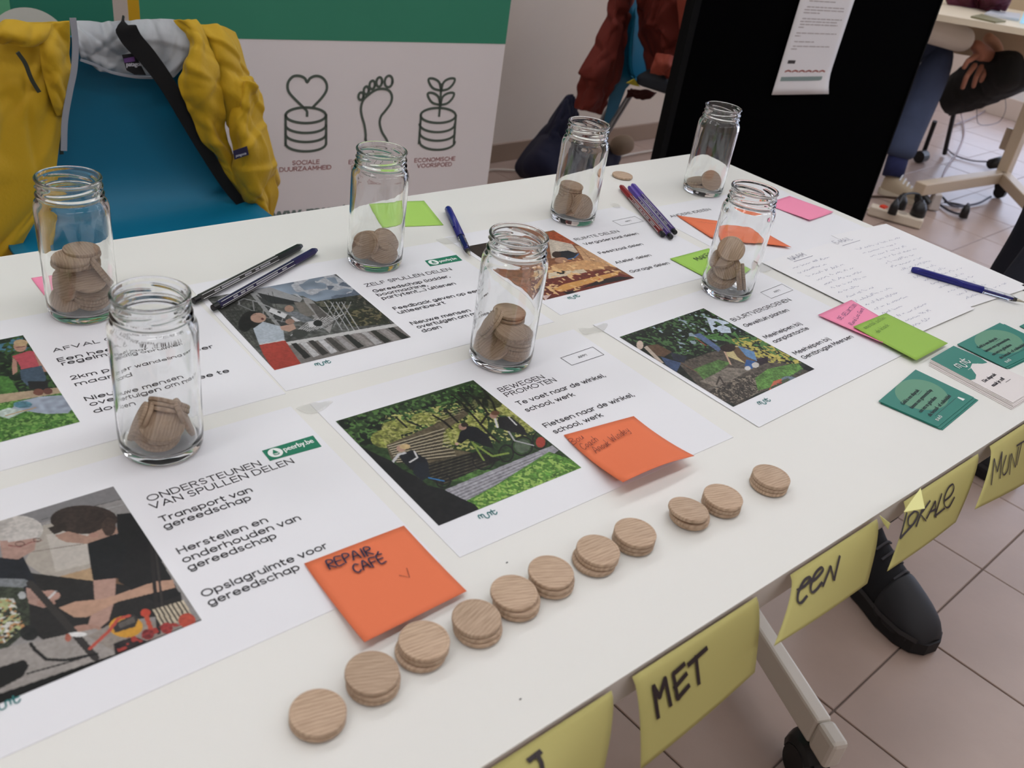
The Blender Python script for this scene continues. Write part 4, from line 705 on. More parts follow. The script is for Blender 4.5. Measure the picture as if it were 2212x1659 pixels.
p.fleck([(1720, 1290), (1900, 1270), (2100, 1360), (2180, 1450), (1960, 1440), (1800, 1370)], (190, 176, 60), .5, 60, 31); p.fleck([(1720, 1290), (1900, 1270), (2100, 1360), (2180, 1450)], (70, 130, 50), .56, 60, 33); p.poly([(1880, 1420), (1960, 1400), (1960, 1440), (1900, 1460)], (40, 24, 34), .3)
p.poly([(1170, 1330), (1250, 1320), (1340, 1370), (1290, 1400), (1210, 1390)], (104, 74, 50), .2); p.ell(1135, 1325, 22, 28, (206, 180, 160)); p.poly([(1160, 1340), (1180, 1330), (1290, 1440), (1260, 1440)], (196, 176, 156), .1); p.poly([(1270, 1400), (1400, 1440), (1370, 1500), (1300, 1450)], (60, 84, 130), .2); p.poly([(1330, 1370), (1440, 1400), (1420, 1440), (1350, 1420)], (40, 44, 60), .2); p.line([(1400, 1440), (1520, 1510)], 9, (120, 84, 60))
p.poly([(1480, 1260), (1520, 1250), (1660, 1350), (1640, 1370)], (86, 110, 160), .2); p.line([(1490, 1280), (1560, 1330)], 9, (176, 66, 46))
p.poly([(1680, 1350), (1760, 1330), (1860, 1400), (1830, 1450), (1700, 1400)], (206, 186, 120), .12); p.poly([(1720, 1340), (1800, 1340), (1880, 1420), (1850, 1470), (1760, 1400)], (106, 78, 50), .15); p.poly([(1760, 1330), (1870, 1370), (1890, 1430), (1820, 1400)], (90, 140, 196), .15); p.poly([(1820, 1420), (1880, 1430), (1860, 1480), (1810, 1460)], (40, 96, 176), .15); p.ell(1700, 1345, 50, 26, (50, 34, 28), .3); p.line([(1680, 1370), (1720, 1450)], 12, (206, 160, 130)); p.ell(1880, 1455, 24, 18, (200, 196, 190)); p.ell(1830, 1475, 20, 14, (206, 206, 204))
p.line([(1630, 1580), (1650, 1530), (1680, 1580)], 11, (60, 50, 40)); p.line([(1580, 1610), (1650, 1590)], 9, (110, 104, 96))
p.poly([(1970, 1620), (2000, 1560), (2060, 1540), (2040, 1600), (1990, 1640)], (214, 96, 60), .1); p.ell(2070, 1580, 40, 24, (196, 60, 50), .2); p.ell(2100, 1545, 50, 18, (110, 130, 150), .2); p.fleck([(1980, 1600), (2180, 1480), (2180, 1500), (2000, 1630)], (70, 90, 60), .5, 60)
pg.photo(p)
pg.txt('BUURTVERGROENEN', Z8(255, 932), Z8(620, 797), .0068, 0)
for t, a, e in (('Geveltuin planten', (332, 968), (612, 867)), ('Meehelpen bij', (460, 1042), (700, 957)), ('aanplantactie', (517, 1070), (745, 985)), ('Meehelpen bij', (650, 1145), (888, 1057)), ('Gentbrugse Meersen', (705, 1173), (1040, 1045))): pg.txt(t, Z8(*a), Z8(*e), .0058)
pg.box([Z8(423, 747), Z8(560, 693), Z8(630, 732), Z8(492, 785)]); pg.logo(Z8(418, 1465), Z8(491, 1438), (50, 60, 66)); pg.done()

# --- blank poster for other ideas
hp = atz(*Z3(1040, 1392), PZ)
pg = Page((hp[0] - .004, hp[1] + .005), -1.5, 'mostly blank poster headed ANDERE IDEEËN, between the two right-hand jars', left=.02, top=.032)
pg.txt('ANDERE IDEEËN', Z3(1040, 1392), Z3(1280, 1338), .0068, 0); pg.done()

# ------------------------------------------------------------------ name and e-mail sheets
M_sheet = mat('note_paper', (231, 231, 233), 0.6, spec=.3)
def flat_sheet(name, P, z, m, label, cat, t=.0002):
    V = [(x, y, z) for x, y in P]; o = mk(name, V, [tuple(range(len(V)))], m); solid(o, t, 0); return tag(o, label, cat)
s0 = flat_sheet('paper_sheet', [(-.118, .168), (.024, .160), (.030, .372), (-.105, .380)], PZ + .0006, M_sheet, 'blank white sheet under the e-mail list, its corner peeking over the table end', 'paper sheet')
s1 = flat_sheet('name_list', [(-.290, .154), (-.1345, .154), (-.1375, .362), (-.293, .361)], PZ + .0020, M_sheet, 'handwritten list headed NAAM on white paper, behind the pink note', 'paper sheet')
s2 = flat_sheet('email_list', [(-.137, .160), (.012, .150), (.016, .352), (-.137, .361)], PZ + .0016, M_sheet, 'handwritten list headed E-MAIL on white paper, under the blue pen', 'paper sheet')
M_bi = mat('blue_ballpoint_ink', (92, 96, 140), .6); M_dbi = mat('dark_blue_ink', (52, 50, 96), .6)
b = B(); b2_ = B(); Nz = (0, 0, 1.)
zN = PZ + .0023
hand(b2_, 'NAAM', atz(*Z8(625, 542), zN), atz(*Z8(718, 510), zN), .0085, .0006, Nz); b2_.ribbon([atz(*Z8(637, 549), zN), atz(*Z8(757, 511), zN)], .0007, Nz)
for k in range(15):
    y = .330 - k * .0118; x = -.272 + random.uniform(-.003, .006); scribble(b, (x, y, zN), (x + random.uniform(.045, .095), y + .001, zN), .0055, .0004, Nz, 0, k)
b2_.make('heading', M_dbi, s1, s1.location[:]); b.make('handwriting', M_bi, s1, s1.location[:])
b = B(); b2_ = B(); zN = PZ + .0019
hand(b2_, 'E-MAIL', atz(*Z8(912, 438), zN), atz(*Z8(1012, 408), zN), .0085, .0006, Nz); b2_.ribbon([atz(*Z8(947, 447), zN), atz(*Z8(1060, 412), zN)], .0007, Nz)
for k in range(15):
    y = .330 - k * .0112; x = -.122 + random.uniform(-.003, .006); scribble(b, (x, y, zN), (x + random.uniform(.07, .115), y - .002, zN), .0055, .0004, Nz, 0, 40 + k)
b2_.make('heading', M_dbi, s2, s2.location[:]); b.make('handwriting', M_bi, s2, s2.location[:])

# ------------------------------------------------------------------ sticky notes on the table
def sticky(P4, z, col, label, lift=(0, 0, 0, 0), name='sticky_note', mname=None, bow=.0):
    """P4: four corners (xy), lift: height of each corner above its bed"""
    n = 12; P4 = np.array(P4, float)[:, :2]; l = np.array(lift, float)
    def S(u_, v_):
        xy = (P4[0] * (1 - u_) + P4[1] * u_) * (1 - v_) + (P4[3] * (1 - u_) + P4[2] * u_) * v_
        h_ = (l[0] * (1 - u_) + l[1] * u_) * (1 - v_) ** 2 + (l[3] * (1 - u_) + l[2] * u_) * v_ ** 2
        return np.array([xy[0], xy[1], z + .0005 + h_ + bow * math.sin(math.pi * u_) * v_])
    V = [S(i / n, j / n) for j in range(n + 1) for i in range(n + 1)]; F = [(j * (n + 1) + i, (j + 1) * (n + 1) + i, (j + 1) * (n + 1) + i + 1, j * (n + 1) + i + 1) for j in range(n) for i in range(n)]
    o = mk(name, V, F, mat(mname or ('note_%d_%d_%d' % col), col, .65, spec=.2), None, None, True); solid(o, .00025, 0)
    return tag(o, label, 'sticky note'), S
def sq(a, b_, s=.076, side=1, z=PZ):
    """square note from two neighbouring corners seen at pixels a and b_"""
    A, Q = atz(*a, z)[:2], atz(*b_, z)[:2]; d = (Q - A) / np.linalg.norm(Q - A); n_ = np.array([-d[1], d[0]]) * side; Q = A + d * s; return [A, Q, Q + n_ * s, A + n_ * s]
OR = (228, 122, 84); PK = (242, 146, 178); GR = (158, 202, 92)
def fromS(S, c): return lambda u_, v_: S(u_, v_) + np.array([0, 0, .0007])
o, S = sticky([atz(657, 1221), atz(872, 1139), atz(1008, 1278, PZ + .004), atz(787, 1391, PZ + .006)], PZ + .001, OR, 'orange sticky note reading REPAIR CAFÉ beside the front row of coins', (0, 0, .003, .006))
def wr(S, txt, a, e, h, w): return
b = B(); zz_ = PZ + .0032; hand(b, 'REPAIR', atz(712, 1228, zz_), atz(806, 1196, zz_), .0078, .0012, Nz, 0); hand(b, 'CAFÉ', atz(768, 1238, zz_), atz(834, 1213, zz_), .0078, .0012, Nz, 0)
b.make('bold_lettering', mat('marker_ink', (34, 30, 62), .5), o, o.location[:])
b = B().ribbon([S(.62, .53) + [0, 0, .0008], S(.68, .60) + [0, 0, .0008], S(.72, .49) + [0, 0, .0008]], .0005, Nz); b.make('tick_mark', mat('brown_ink', (120, 50, 40), .6), o, o.location[:])
o, S = sticky([atz(1217, 943), atz(1368, 902), atz(1498, 990, PZ + .008), atz(1345, 1045, PZ + .012)], PZ + .001, OR, 'orange sticky note with thin handwriting, by the BEWEGEN poster', (0, 0, .009, .012), bow=.003)
b = B()
for t, a, e in (('Bou', (1238, 961), (1262, 947)), ('Coach', (1261, 972), (1293, 952)), ('Anouk Windey', (1288, 979), (1360, 931))):
    A = atz(*a, PZ + .0052); E_ = atz(*e, PZ + .0052); hand(b, t, A, E_, .0075, .0006, Nz, 0, slant=.3)
b.make('handwriting', mat('brown_ink', (120, 50, 40), .6), o, o.location[:])
c = sq((1535, 516.5), (1480, 480), side=-1); c = [c[1], np.array(atz(1627, 489.5)[:2]), c[0] + (np.array(atz(1627, 489.5)[:2]) - c[1]), c[0]]
o, S = sticky(c, PZ + .001, OR, 'orange sticky note half hidden behind the right-hand jar', (0, 0, .002, .001))
b = B(); scribble(b, S(.15, .25) + [0, 0, .0008], S(.6, .25) + [0, 0, .0008], .006, .0004, Nz, 0, 3); scribble(b, S(.3, .5) + [0, 0, .0008], S(.55, .5) + [0, 0, .0008], .006, .0004, Nz, 0, 4); b.make('handwriting', mat('brown_ink', (120, 50, 40), .6), o, o.location[:])
A, Bq = atz(*Z7(1323, 773))[:2], atz(*Z7(1525, 880))[:2]; d = (Bq - A) / np.linalg.norm(Bq - A); n_ = np.array([-d[1], d[0]]); Bq = A + d * .076
o, S = sticky([A, A + n_ * .076, Bq + n_ * .076, Bq], PZ + .001, GR, 'green sticky note reading MAKER SPACE, left of the right-hand jar', (0, 0, .002, 0))
b = B(); hand(b, 'MAKER', S(.38, .28) + [0, 0, .0008], S(.85, .24) + [0, 0, .0008], .0080, .0009, Nz, 0); hand(b, 'SPACE', S(.5, .52) + [0, 0, .0008], S(.97, .48) + [0, 0, .0008], .0080, .0009, Nz, 0); b.make('handwriting', INK, o, o.location[:])
o, S = sticky([atz(1767, 680.5, PZ + .003), atz(1839, 648, PZ + .003), atz(1911, 690, PZ + .003), atz(1905, 744, PZ + .003)][:4], PZ + .0026, PK, 'pink sticky note with blue handwriting, partly under a green note', (0, 0, 0, .002))
b = B()
for v_ in range(2): hand(b, ('DE GELUKTUIN', 'Rond Loc Gent')[v_], S(.16, .30 + v_ * .2) + [0, 0, .0008], S(.92, .24 + v_ * .20) + [0, 0, .0008], .0048, .0005, Nz, 0)
b.make('handwriting', M_dbi, o, o.location[:])
o, S = sticky([atz(1842.6, 706.8, PZ + .005), atz(1914, 676, PZ + .005), atz(2048, 741, PZ + .005), atz(1980, 778, PZ + .005)], PZ + .0042, (150, 188, 84), 'green sticky note overlapping the pink one beside the teal cards', (.001, 0, 0, 0))
b = B(); hand(b, 'meestal zetten', S(.12, .14) + [0, 0, .0008], S(.8, .10) + [0, 0, .0008], .006, .0005, Nz, 0); hand(b, 'de klank', S(.2, .30) + [0, 0, .0008], S(.62, .26) + [0, 0, .0008], .006, .0005, Nz, 0); b.make('handwriting', mat('faint_green_ink', (84, 116, 46), .6), o, o.location[:])
A, Q = atz(958, 487)[:2], atz(916, 434.5)[:2]; d = (Q - A) / np.linalg.norm(Q - A); L_ = np.linalg.norm(Q - A); L2 = atz(871, 490.5)[:2]; e_ = (L2 - A) / np.linalg.norm(L2 - A)
sticky([Q + e_ * .076, Q, A, A + e_ * .076], PZ, (164, 206, 100), 'plain green sticky note lying behind the jar on the back edge')
A, Q, R_ = atz(1705, 424)[:2], atz(1799, 461)[:2], atz(1747, 480)[:2]
sticky([A, Q, R_, A + (R_ - Q)], PZ, PK, 'plain pink sticky note near the right end of the table', (.0, .002, .003, .0))
cc = atz(128, 612)[:2]; sticky([cc + [-.019, .019], cc + [.019, .019], cc + [.019, -.019], cc + [-.019, -.019]], PZ, PK, 'small pink note seen through the far left jar')

# ------------------------------------------------------------------ yellow notes hanging from the front edge
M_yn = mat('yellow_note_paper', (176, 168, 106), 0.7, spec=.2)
def hang(top, bot, label, strokes, conv, w, dy=-.034, bulge=-.001, curl=None, ink=None, wt=.75):
    """top: 2 pixels on the edge line (left, right); bot: 2 pixels (left, right) of the lower corners"""
    A, D_ = aty(*top[0], -.0025), aty(*top[1], -.0025); A[2] = D_[2] = .7485
    L_, R_ = aty(*bot[0], dy), aty(*bot[1], dy * .8); n = 16
    def S(u_, v_):
        if v_ < 0: p = A * (1 - u_) + D_ * u_; return np.array([p[0], p[1] + .0025 - v_ * .016, .7513])
        p = (A * (1 - u_) + D_ * u_) * (1 - v_) + (L_ * (1 - u_) + R_ * u_) * v_
        y0 = (1 - v_) ** 1 * -.0025 + (dy * (1 - u_) + dy * .8 * u_) * v_ ** .75 + bulge * math.sin(math.pi * u_) * v_
        return np.array([p[0], y0, p[2]])
    rows = list(np.linspace(0, 1, n + 1)); V = [S(i / n, v_) for v_ in rows for i in range(n + 1)]
    F = [(j * (n + 1) + i, (j + 1) * (n + 1) + i, (j + 1) * (n + 1) + i + 1, j * (n + 1) + i + 1) for j in range(len(rows) - 1) for i in range(n)]
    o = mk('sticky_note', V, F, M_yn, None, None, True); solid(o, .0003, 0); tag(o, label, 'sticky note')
    g = [(u_, v_, prj(S(u_, v_))) for u_ in np.linspace(0, 1, 41) for v_ in np.linspace(0, 1, 41)]; GU = np.array([x[:2] for x in g]); GP = np.array([x[2] for x in g])
    b = B()
    for s in strokes:
        P = []; NN = []
        for x, y in s:
            x, y = conv(x, y); u_, v_ = GU[((GP - (x, y)) ** 2).sum(1).argmin()]
            for _ in range(8):
                f0 = prj(S(u_, v_)); e_ = 1e-3; J = np.stack([(prj(S(u_ + e_, v_)) - f0) / e_, (prj(S(u_, max(0, v_) + e_)) - prj(S(u_, max(0, v_)))) / e_], 1); du = np.linalg.solve(J, np.array([x, y]) - f0); u_, v_ = u_ + np.clip(du[0], -.1, .1), max(0, v_ + np.clip(du[1], -.1, .1))
            nn = np.cross(S(u_ + .01, v_) - S(u_, v_), S(u_, v_) - S(u_, v_ + .01)); nn /= np.linalg.norm(nn); nn = nn if nn[1] < 0 else -nn
            P.append(S(u_, v_) + nn * .0012); NN.append(nn)
        k = 5 if len(P) > 2 else 4
        b.ribbon(crv(P, k), w, np.mean(NN, 0))
    if b.V: b.make('lettering', mat('brush_pen_ink', (34, 20, 22), .5), o, o.location[:])
    return o, S
dense = lambda s: [tuple(p) for p in crv(np.array([(*q_, 0) for q_ in s], float), 5)[:, :2]]
st = lambda *ss: [dense(s) if len(s) > 2 else list(s) for s in ss]
seg = lambda *ss: [[tuple(np.array(a) * (1 - t) + np.array(c_) * t) for a, c_ in zip(s[:-1], s[1:]) for t in np.linspace(0, 1, 5)[:-1]] + [s[-1]] for s in ss]
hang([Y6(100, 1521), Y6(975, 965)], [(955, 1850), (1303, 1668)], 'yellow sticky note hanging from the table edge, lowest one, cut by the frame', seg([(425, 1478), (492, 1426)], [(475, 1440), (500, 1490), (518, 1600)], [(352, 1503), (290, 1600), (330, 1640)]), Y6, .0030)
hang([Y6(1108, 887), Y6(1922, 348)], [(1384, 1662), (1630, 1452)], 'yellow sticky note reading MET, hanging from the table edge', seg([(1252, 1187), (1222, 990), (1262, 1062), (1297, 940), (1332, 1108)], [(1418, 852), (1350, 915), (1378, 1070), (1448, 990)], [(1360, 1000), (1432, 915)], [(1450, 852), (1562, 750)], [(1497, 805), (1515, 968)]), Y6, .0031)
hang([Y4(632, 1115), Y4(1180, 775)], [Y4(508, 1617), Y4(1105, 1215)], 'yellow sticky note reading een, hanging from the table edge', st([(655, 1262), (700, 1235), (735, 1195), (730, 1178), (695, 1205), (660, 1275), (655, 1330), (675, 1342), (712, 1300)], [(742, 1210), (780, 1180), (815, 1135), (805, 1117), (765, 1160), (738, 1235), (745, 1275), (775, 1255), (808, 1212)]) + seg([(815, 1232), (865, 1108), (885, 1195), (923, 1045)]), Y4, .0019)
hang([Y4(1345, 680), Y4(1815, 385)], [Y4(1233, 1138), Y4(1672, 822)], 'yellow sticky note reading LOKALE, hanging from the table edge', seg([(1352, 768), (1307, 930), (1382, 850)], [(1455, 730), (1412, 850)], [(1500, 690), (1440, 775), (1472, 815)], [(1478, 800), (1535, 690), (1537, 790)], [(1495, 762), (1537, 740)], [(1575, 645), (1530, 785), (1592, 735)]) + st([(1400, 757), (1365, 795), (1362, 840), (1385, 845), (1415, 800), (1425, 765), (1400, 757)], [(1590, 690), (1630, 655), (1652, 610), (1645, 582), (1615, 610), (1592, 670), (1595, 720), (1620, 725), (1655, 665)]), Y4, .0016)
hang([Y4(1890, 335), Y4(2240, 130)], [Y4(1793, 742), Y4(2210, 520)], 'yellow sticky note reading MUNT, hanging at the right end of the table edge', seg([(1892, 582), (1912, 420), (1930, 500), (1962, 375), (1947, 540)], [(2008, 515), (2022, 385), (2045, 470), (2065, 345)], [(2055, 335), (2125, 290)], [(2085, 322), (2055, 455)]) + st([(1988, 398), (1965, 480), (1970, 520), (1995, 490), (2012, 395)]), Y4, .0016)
# small loose yellow flaps folded over the edge
def flap(px, dys, label, zz=None):
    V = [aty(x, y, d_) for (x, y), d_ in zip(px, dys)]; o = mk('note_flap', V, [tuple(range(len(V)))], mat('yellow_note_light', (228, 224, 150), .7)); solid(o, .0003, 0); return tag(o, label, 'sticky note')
flap([Y4(1448, 605), Y4(1475, 735), Y4(1340, 758), Y4(1385, 690)], [-.004, -.03, -.026, -.012], 'folded pale yellow note corner over the LOKALE note')
flap([Y4(1185, 780), Y4(1252, 830), Y4(1240, 868), Y4(1210, 830)], [-.004, -.022, -.02, -.01], 'small curled yellow note corner right of the een note')

# ------------------------------------------------------------------ teal cards
M_ct = mat('card_teal', (40, 122, 108), .45, spec=.4); M_cw = mat('card_white', (222, 216, 214), .5); M_cp = mat('card_sage', (92, 144, 116), .5); M_ci = mat('card_ink', (18, 46, 44), .5)
def card(P, z, label, front, grp):
    P = np.array(P, float)[:, :2]; V = [(*q_, z) for q_ in P] + [(*q_, z + .0005) for q_ in P]
    o = mk('business_card', V, [(3, 2, 1, 0), (4, 5, 6, 7), (0, 1, 5, 4), (1, 2, 6, 5), (2, 3, 7, 6), (3, 0, 4, 7)], M_cw if front.startswith('back') else M_ct); tag(o, label, 'card', grp)
    org = np.array(o.location[:]); s = lambda u_, v_, l=.0007: np.array([*((P[0] * (1 - u_) + P[1] * u_) * (1 - v_) + (P[3] * (1 - u_) + P[2] * u_) * v_), z + l])
    D = P[1] - P[0]; D = np.array([*(D / np.linalg.norm(D)), 0]); U = np.array([-D[1], D[0], 0])
    if front == 'quote':
        b = B().add([s(.52 + .40 * math.cos(t) * .9, .40 + .40 * math.sin(t), .0006) for t in np.linspace(0, 6.283, 33)[:-1]][::-1], [tuple(range(32))]); b.make('pale_blob', M_cp, o, org)
        b = B()
        for k, t in enumerate(('Geld is een afspraak', 'binnen een gemeenschap', 'om iets te gebruiken', 'als betaal- of ruilmiddel')):
            text_on(b, t, s(.14, .34 + .15 * k), D, U, Nz, h=.0042, w=.6 * np.linalg.norm(P[1] - P[0]) * (.72, .92, .72, 1.)[k], bold=.03, lift=.0002)
        b.ribbon([s(.48, .365), s(.6, .355)], .0004, Nz); b.ribbon([s(.2, .83), s(.78, .82)], .0004, Nz); b.make('printed_text', M_ci, o, org)
        b = B(); text_on(b, 'D A Ö', s(.12, .93), D, U, Nz, h=.0032, w=.012, bold=.03, lift=.0002); b.add([s(.80, .93), s(.86, .93), s(.84, .83), s(.81, .83)], [(0, 1, 2, 3)]); b.make('small_logos', mat('card_logo_white', (226, 230, 226), .5), o, org)
    if front == 'back':
        w = [(0, 0), (1, 0), (1, .32), (.93, .42), (.8, .40), (.62, .33), (.45, .36), (.28, .48), (.12, .52), (0, .50)]
        b = B().add([s(u_, v_, .0006) for u_, v_ in w][::-1], [tuple(range(len(w)))]); b.make('teal_wave', M_ct, o, org)
        b = B(); munt(b, s(.20, .30), s(.66, .30), Nz, .0013); text_on(b, 'www.muntuit.be', s(.3, .38), D, U, Nz, h=.0018, w=.026, lift=.0003); b.make('wave_logo', mat('card_logo_white', (226, 230, 226)), o, org)
        b = B(); text_on(b, 'Die afspraak', s(.18, .62), D, U, Nz, h=.0044, w=.030, bold=.03, lift=.0001); text_on(b, 'maak je zelf', s(.18, .72), D, U, Nz, h=.0044, w=.030, bold=.03, lift=.0001); b.ribbon([s(.52, .75), s(.7, .75)], .0006, Nz); b.make('printed_text', INK, o, org)
    return o
def pile(top, n, base, kind, where, offs):
    z = PZ + .0002
    for k in range(n):
        last = k == n - 1; f = n - 1 - k; r_ = random.Random(n * 10 + k); d_ = np.array(offs) * f + (np.array([r_.uniform(-.001, .001), r_.uniform(-.001, .001)]) if not last else 0)
        P = [atz(*c_, PZ + .0005 * n + .0007)[:2] + d_ for c_ in top]
        card(P, z, '%s card %s %s' % ({'quote': 'teal quote', 'back': 'teal and white logo'}[kind], ('on top of the pile' if last else ('second from the top' if f == 1 else ('third from the top' if f == 2 else ('fourth from the top' if f == 3 else ('second from the bottom' if k else 'at the bottom'))))), where), kind if last else kind + '_plain', 'cards ' + where); z += .0007
pile([(1898, 866), (1978, 798), (2104, 858), (2026, 922)], 3, None, 'quote', 'left of the three card piles', (.001, -.002))
pile([Y8(1005, 572), Y8(1300, 402), Y8(2420, 900), Y8(2060, 1130)], 6, None, 'back', 'in the middle card pile', (-.0015, -.0008))
pile([Y8(1350, 375), Y8(1895, 100), Y8(2520, 400), Y8(1960, 672)], 3, None, 'quote', 'in the rear card pile', (.003, -.0015))
pile([Y8(2150, 140), Y8(2480, -20), Y8(3060, 250), Y8(2700, 420)], 2, None, 'quote', 'in the pile cut by the right edge', (.001, -.001))

# ------------------------------------------------------------------ pens
def pen_axis(a, e, r): A, E_ = atz(*a, PZ + r + .001), atz(*e, PZ + r + .001); return A, E_
def fineliner(a, e, col, dark, label, grp, z0=.001, stripe=(206, 206, 206), sticker=False):
    r = .0038; A, E_ = atz(*a, PZ + r + z0), atz(*e, PZ + r + z0); L = np.linalg.norm(E_ - A); D = (E_ - A) / L; S_ = np.cross(Nz, D)
    p_ = empty('fineliner_pen', (A + E_) / 2 - [0, 0, r], label, 'pen', grp); og_ = np.array(p_.location[:])
    q_ = lambda t: A + D * L * t
    def hexr(b, ts, rs): 
        return b.tube([q_(t) for t in ts], np.array(rs), 6)
    hexr(B(), [.045, .05, .745, .75], [r * .9, r, r, r * .96]).make('barrel', mat('pen_' + col[0], col[1], .35), p_, og_)
    hexr(B(), [.745, .75, .97, 1.0], [r * 1.02, r * 1.05, r * 1.02, r * .62]).make('cap', mat('pencap_' + dark[0], dark[1], .35), p_, og_)
    B().tube([q_(t) for t in (0, .004, .03, .047)], np.array([r * .55, r * .85, r * .9, r * .85]), 10).make('end_plug', M_blk, p_, og_)
    b = B(); a_ = np.cross(D, Nz); a_ /= np.linalg.norm(a_); 
    V0 = np.cross(D, np.array([0, 0, 1.])); V0 /= np.linalg.norm(V0); W0 = np.cross(D, V0)
    for k in range(6):
        t = 2 * math.pi * k / 6; d_ = V0 * math.cos(t) + W0 * math.sin(t); b.tube([q_(.06) + d_ * r * .99, q_(.74) + d_ * r * .99], .00035, 4)
    b.make('white_stripes', mat('pen_stripe', stripe, .5), p_, og_)
    b = B(); d_ = V0 * math.cos(math.radians(210)) + W0 * math.sin(math.radians(210)); face = -V0 * .0 + np.array([0, 0, 1.])
    for nn in (np.array([0, 0, 1.]) * .5 + S_ * .866, np.array([0, 0, 1.]) * .5 - S_ * .866):
        r_ = random.Random(int(a[0])); t = .14
        while t < .66:
            w = r_.uniform(.004, .016)
            if r_.random() < .72: b.ribbon([q_(t) + nn * r * .90, q_(t + w) + nn * r * .90], .0016, nn)
            t += w + .006
    b.make('print_marks', mat('pen_print', (170, 170, 176), .5), p_, og_)
    return p_
fineliner((417, 651), (651, 531), ('graphite', (52, 52, 50)), ('black', (30, 32, 32)), 'graphite striped fineliner with black cap, upper of the two left pens', 'fineliner pens at the left', z0=.0012)
fineliner((459, 666), (683, 540), ('navy', (34, 30, 66)), ('navy', (36, 26, 76)), 'navy striped fineliner, its tail on the ladder poster', 'fineliner pens at the left', z0=.0014)
fineliner((1433, 508), (1341, 402), ('red', (112, 26, 34)), ('red', (138, 30, 40)), 'dark red striped fineliner, left of the violet pens', 'fineliner pens at the back')
fineliner((1450, 513), (1359, 404), ('violet', (74, 52, 120)), ('violet', (92, 72, 160)), 'violet striped fineliner lying next to the red one', 'fineliner pens at the back')
fineliner((1459, 503), (1366, 399), ('violet', (74, 52, 120)), ('violet', (92, 72, 160)), 'violet striped fineliner, rightmost of the three at the back', 'fineliner pens at the back', z0=.0028)
M_pb = mat('pen_blue', (26, 30, 120), .3); M_clear = mat('clear_plastic', (225, 228, 235), .08, trans=1.0, ior=1.35); M_met = mat('pen_metal', (180, 175, 160), .3, metal=.9)
def ballpoint(a, m_, e, label, click=True):
    r = .0046; A, Mi, E_ = [atz(*c_, PZ + r + .001) for c_ in (a, m_, e)]; L = np.linalg.norm(E_ - A); D = (E_ - A) / L; k = np.linalg.norm(Mi - A) / L; og_ = (A + E_) / 2 - [0, 0, r]
    p_ = empty('ballpoint_pen', og_, label, 'pen'); q_ = lambda t: A + D * L * t; S_ = np.cross(D, Nz)
    B().tube([q_(t) for t in (0, .02, .05, k)], np.array([r * .55, r * .85, r, r]), 16).make('barrel', M_pb, p_, og_, True)
    B().tube([q_(t) for t in (k, k + .02, .86, .93)], np.array([r * .96, r * .94, r * .9, r * .55]), 16).make('clear_front', M_clear, p_, og_, True)
    B().tube([q_(t) for t in (k, .9)], .0013, 8).make('ink_refill', M_pb, p_, og_)
    B().tube([q_(t) for t in (.9, .96, 1)], np.array([r * .6, r * .35, r * .12]), 10).make('tip', M_met, p_, og_, True)
    b = B(); b.tube([q_(t) + S_ * r * .9 + np.array([0, 0, r * f]) for t, f in ((.06, .3), (.12, .8), (.4, .75), (.46, .4))], .0013, 6, flat=1.6); b.make('clip', M_pb, p_, og_)
    return p_
ballpoint((967, 449), (996, 512), (1015, 552), 'blue ballpoint pen with clear front, behind the centre jar')
ballpoint((1969, 581), (2124, 625), (2214, 653), 'blue ballpoint pen lying across the e-mail list')

# ------------------------------------------------------------------ bits of adhesive tape and specks
M_tape = mat('clear_tape', (226, 226, 220), .12, spec=.6); M_tape.node_tree.nodes['Principled BSDF'].inputs['Alpha'].default_value = .22
def tape(P, label):
    P = [(x * .999, y) for x, y in P]
    Q = crv([(*atz(x, y)[:2], 0) for x, y in P + P[:1]], 3)[:-1]; V = [(x, y, PZ + .0012 + .0004 * math.sin(i * 1.7)) for i, (x, y, _) in enumerate(Q)]
    o = mk('adhesive_tape', V, [tuple(range(len(V)))], M_tape); solid(o, .0002); tag(o, label, 'tape')
tape([(640, 885), (665, 875), (690, 872), (718, 869), (712, 877), (690, 892), (665, 895)], 'scrap of clear tape on the table left of the cyclists poster')
tape([(1250, 712), (1278, 710), (1312, 700), (1306, 716), (1285, 720), (1262, 724)], 'scrap of clear tape at the corner of the gardening poster')
tape([(1640, 572), (1660, 566), (1672, 580), (1655, 590), (1640, 588)], 'clear tape at the corner of the name list')
tape([(942, 520), (975, 514), (1003, 512), (1000, 522), (965, 528)], 'clear tape scrap beside the tip of the blue pen')
tape([(1320, 443), (1332, 441), (1342, 449), (1330, 450)], 'tiny tape scrap left of the red pen')
for x, y, lb in ((1095, 1216, 'dark crumb on the table above the coin row'), (1124, 1511, 'dark crumb on the bare front of the table')):
    p0 = atz(x, y); o = B().tube([p0 + [-.0006, 0, .0004], p0 + [.0006, 0, .0004]], .0004, 6).make('crumb', INK); tag(o, lb, 'crumb')
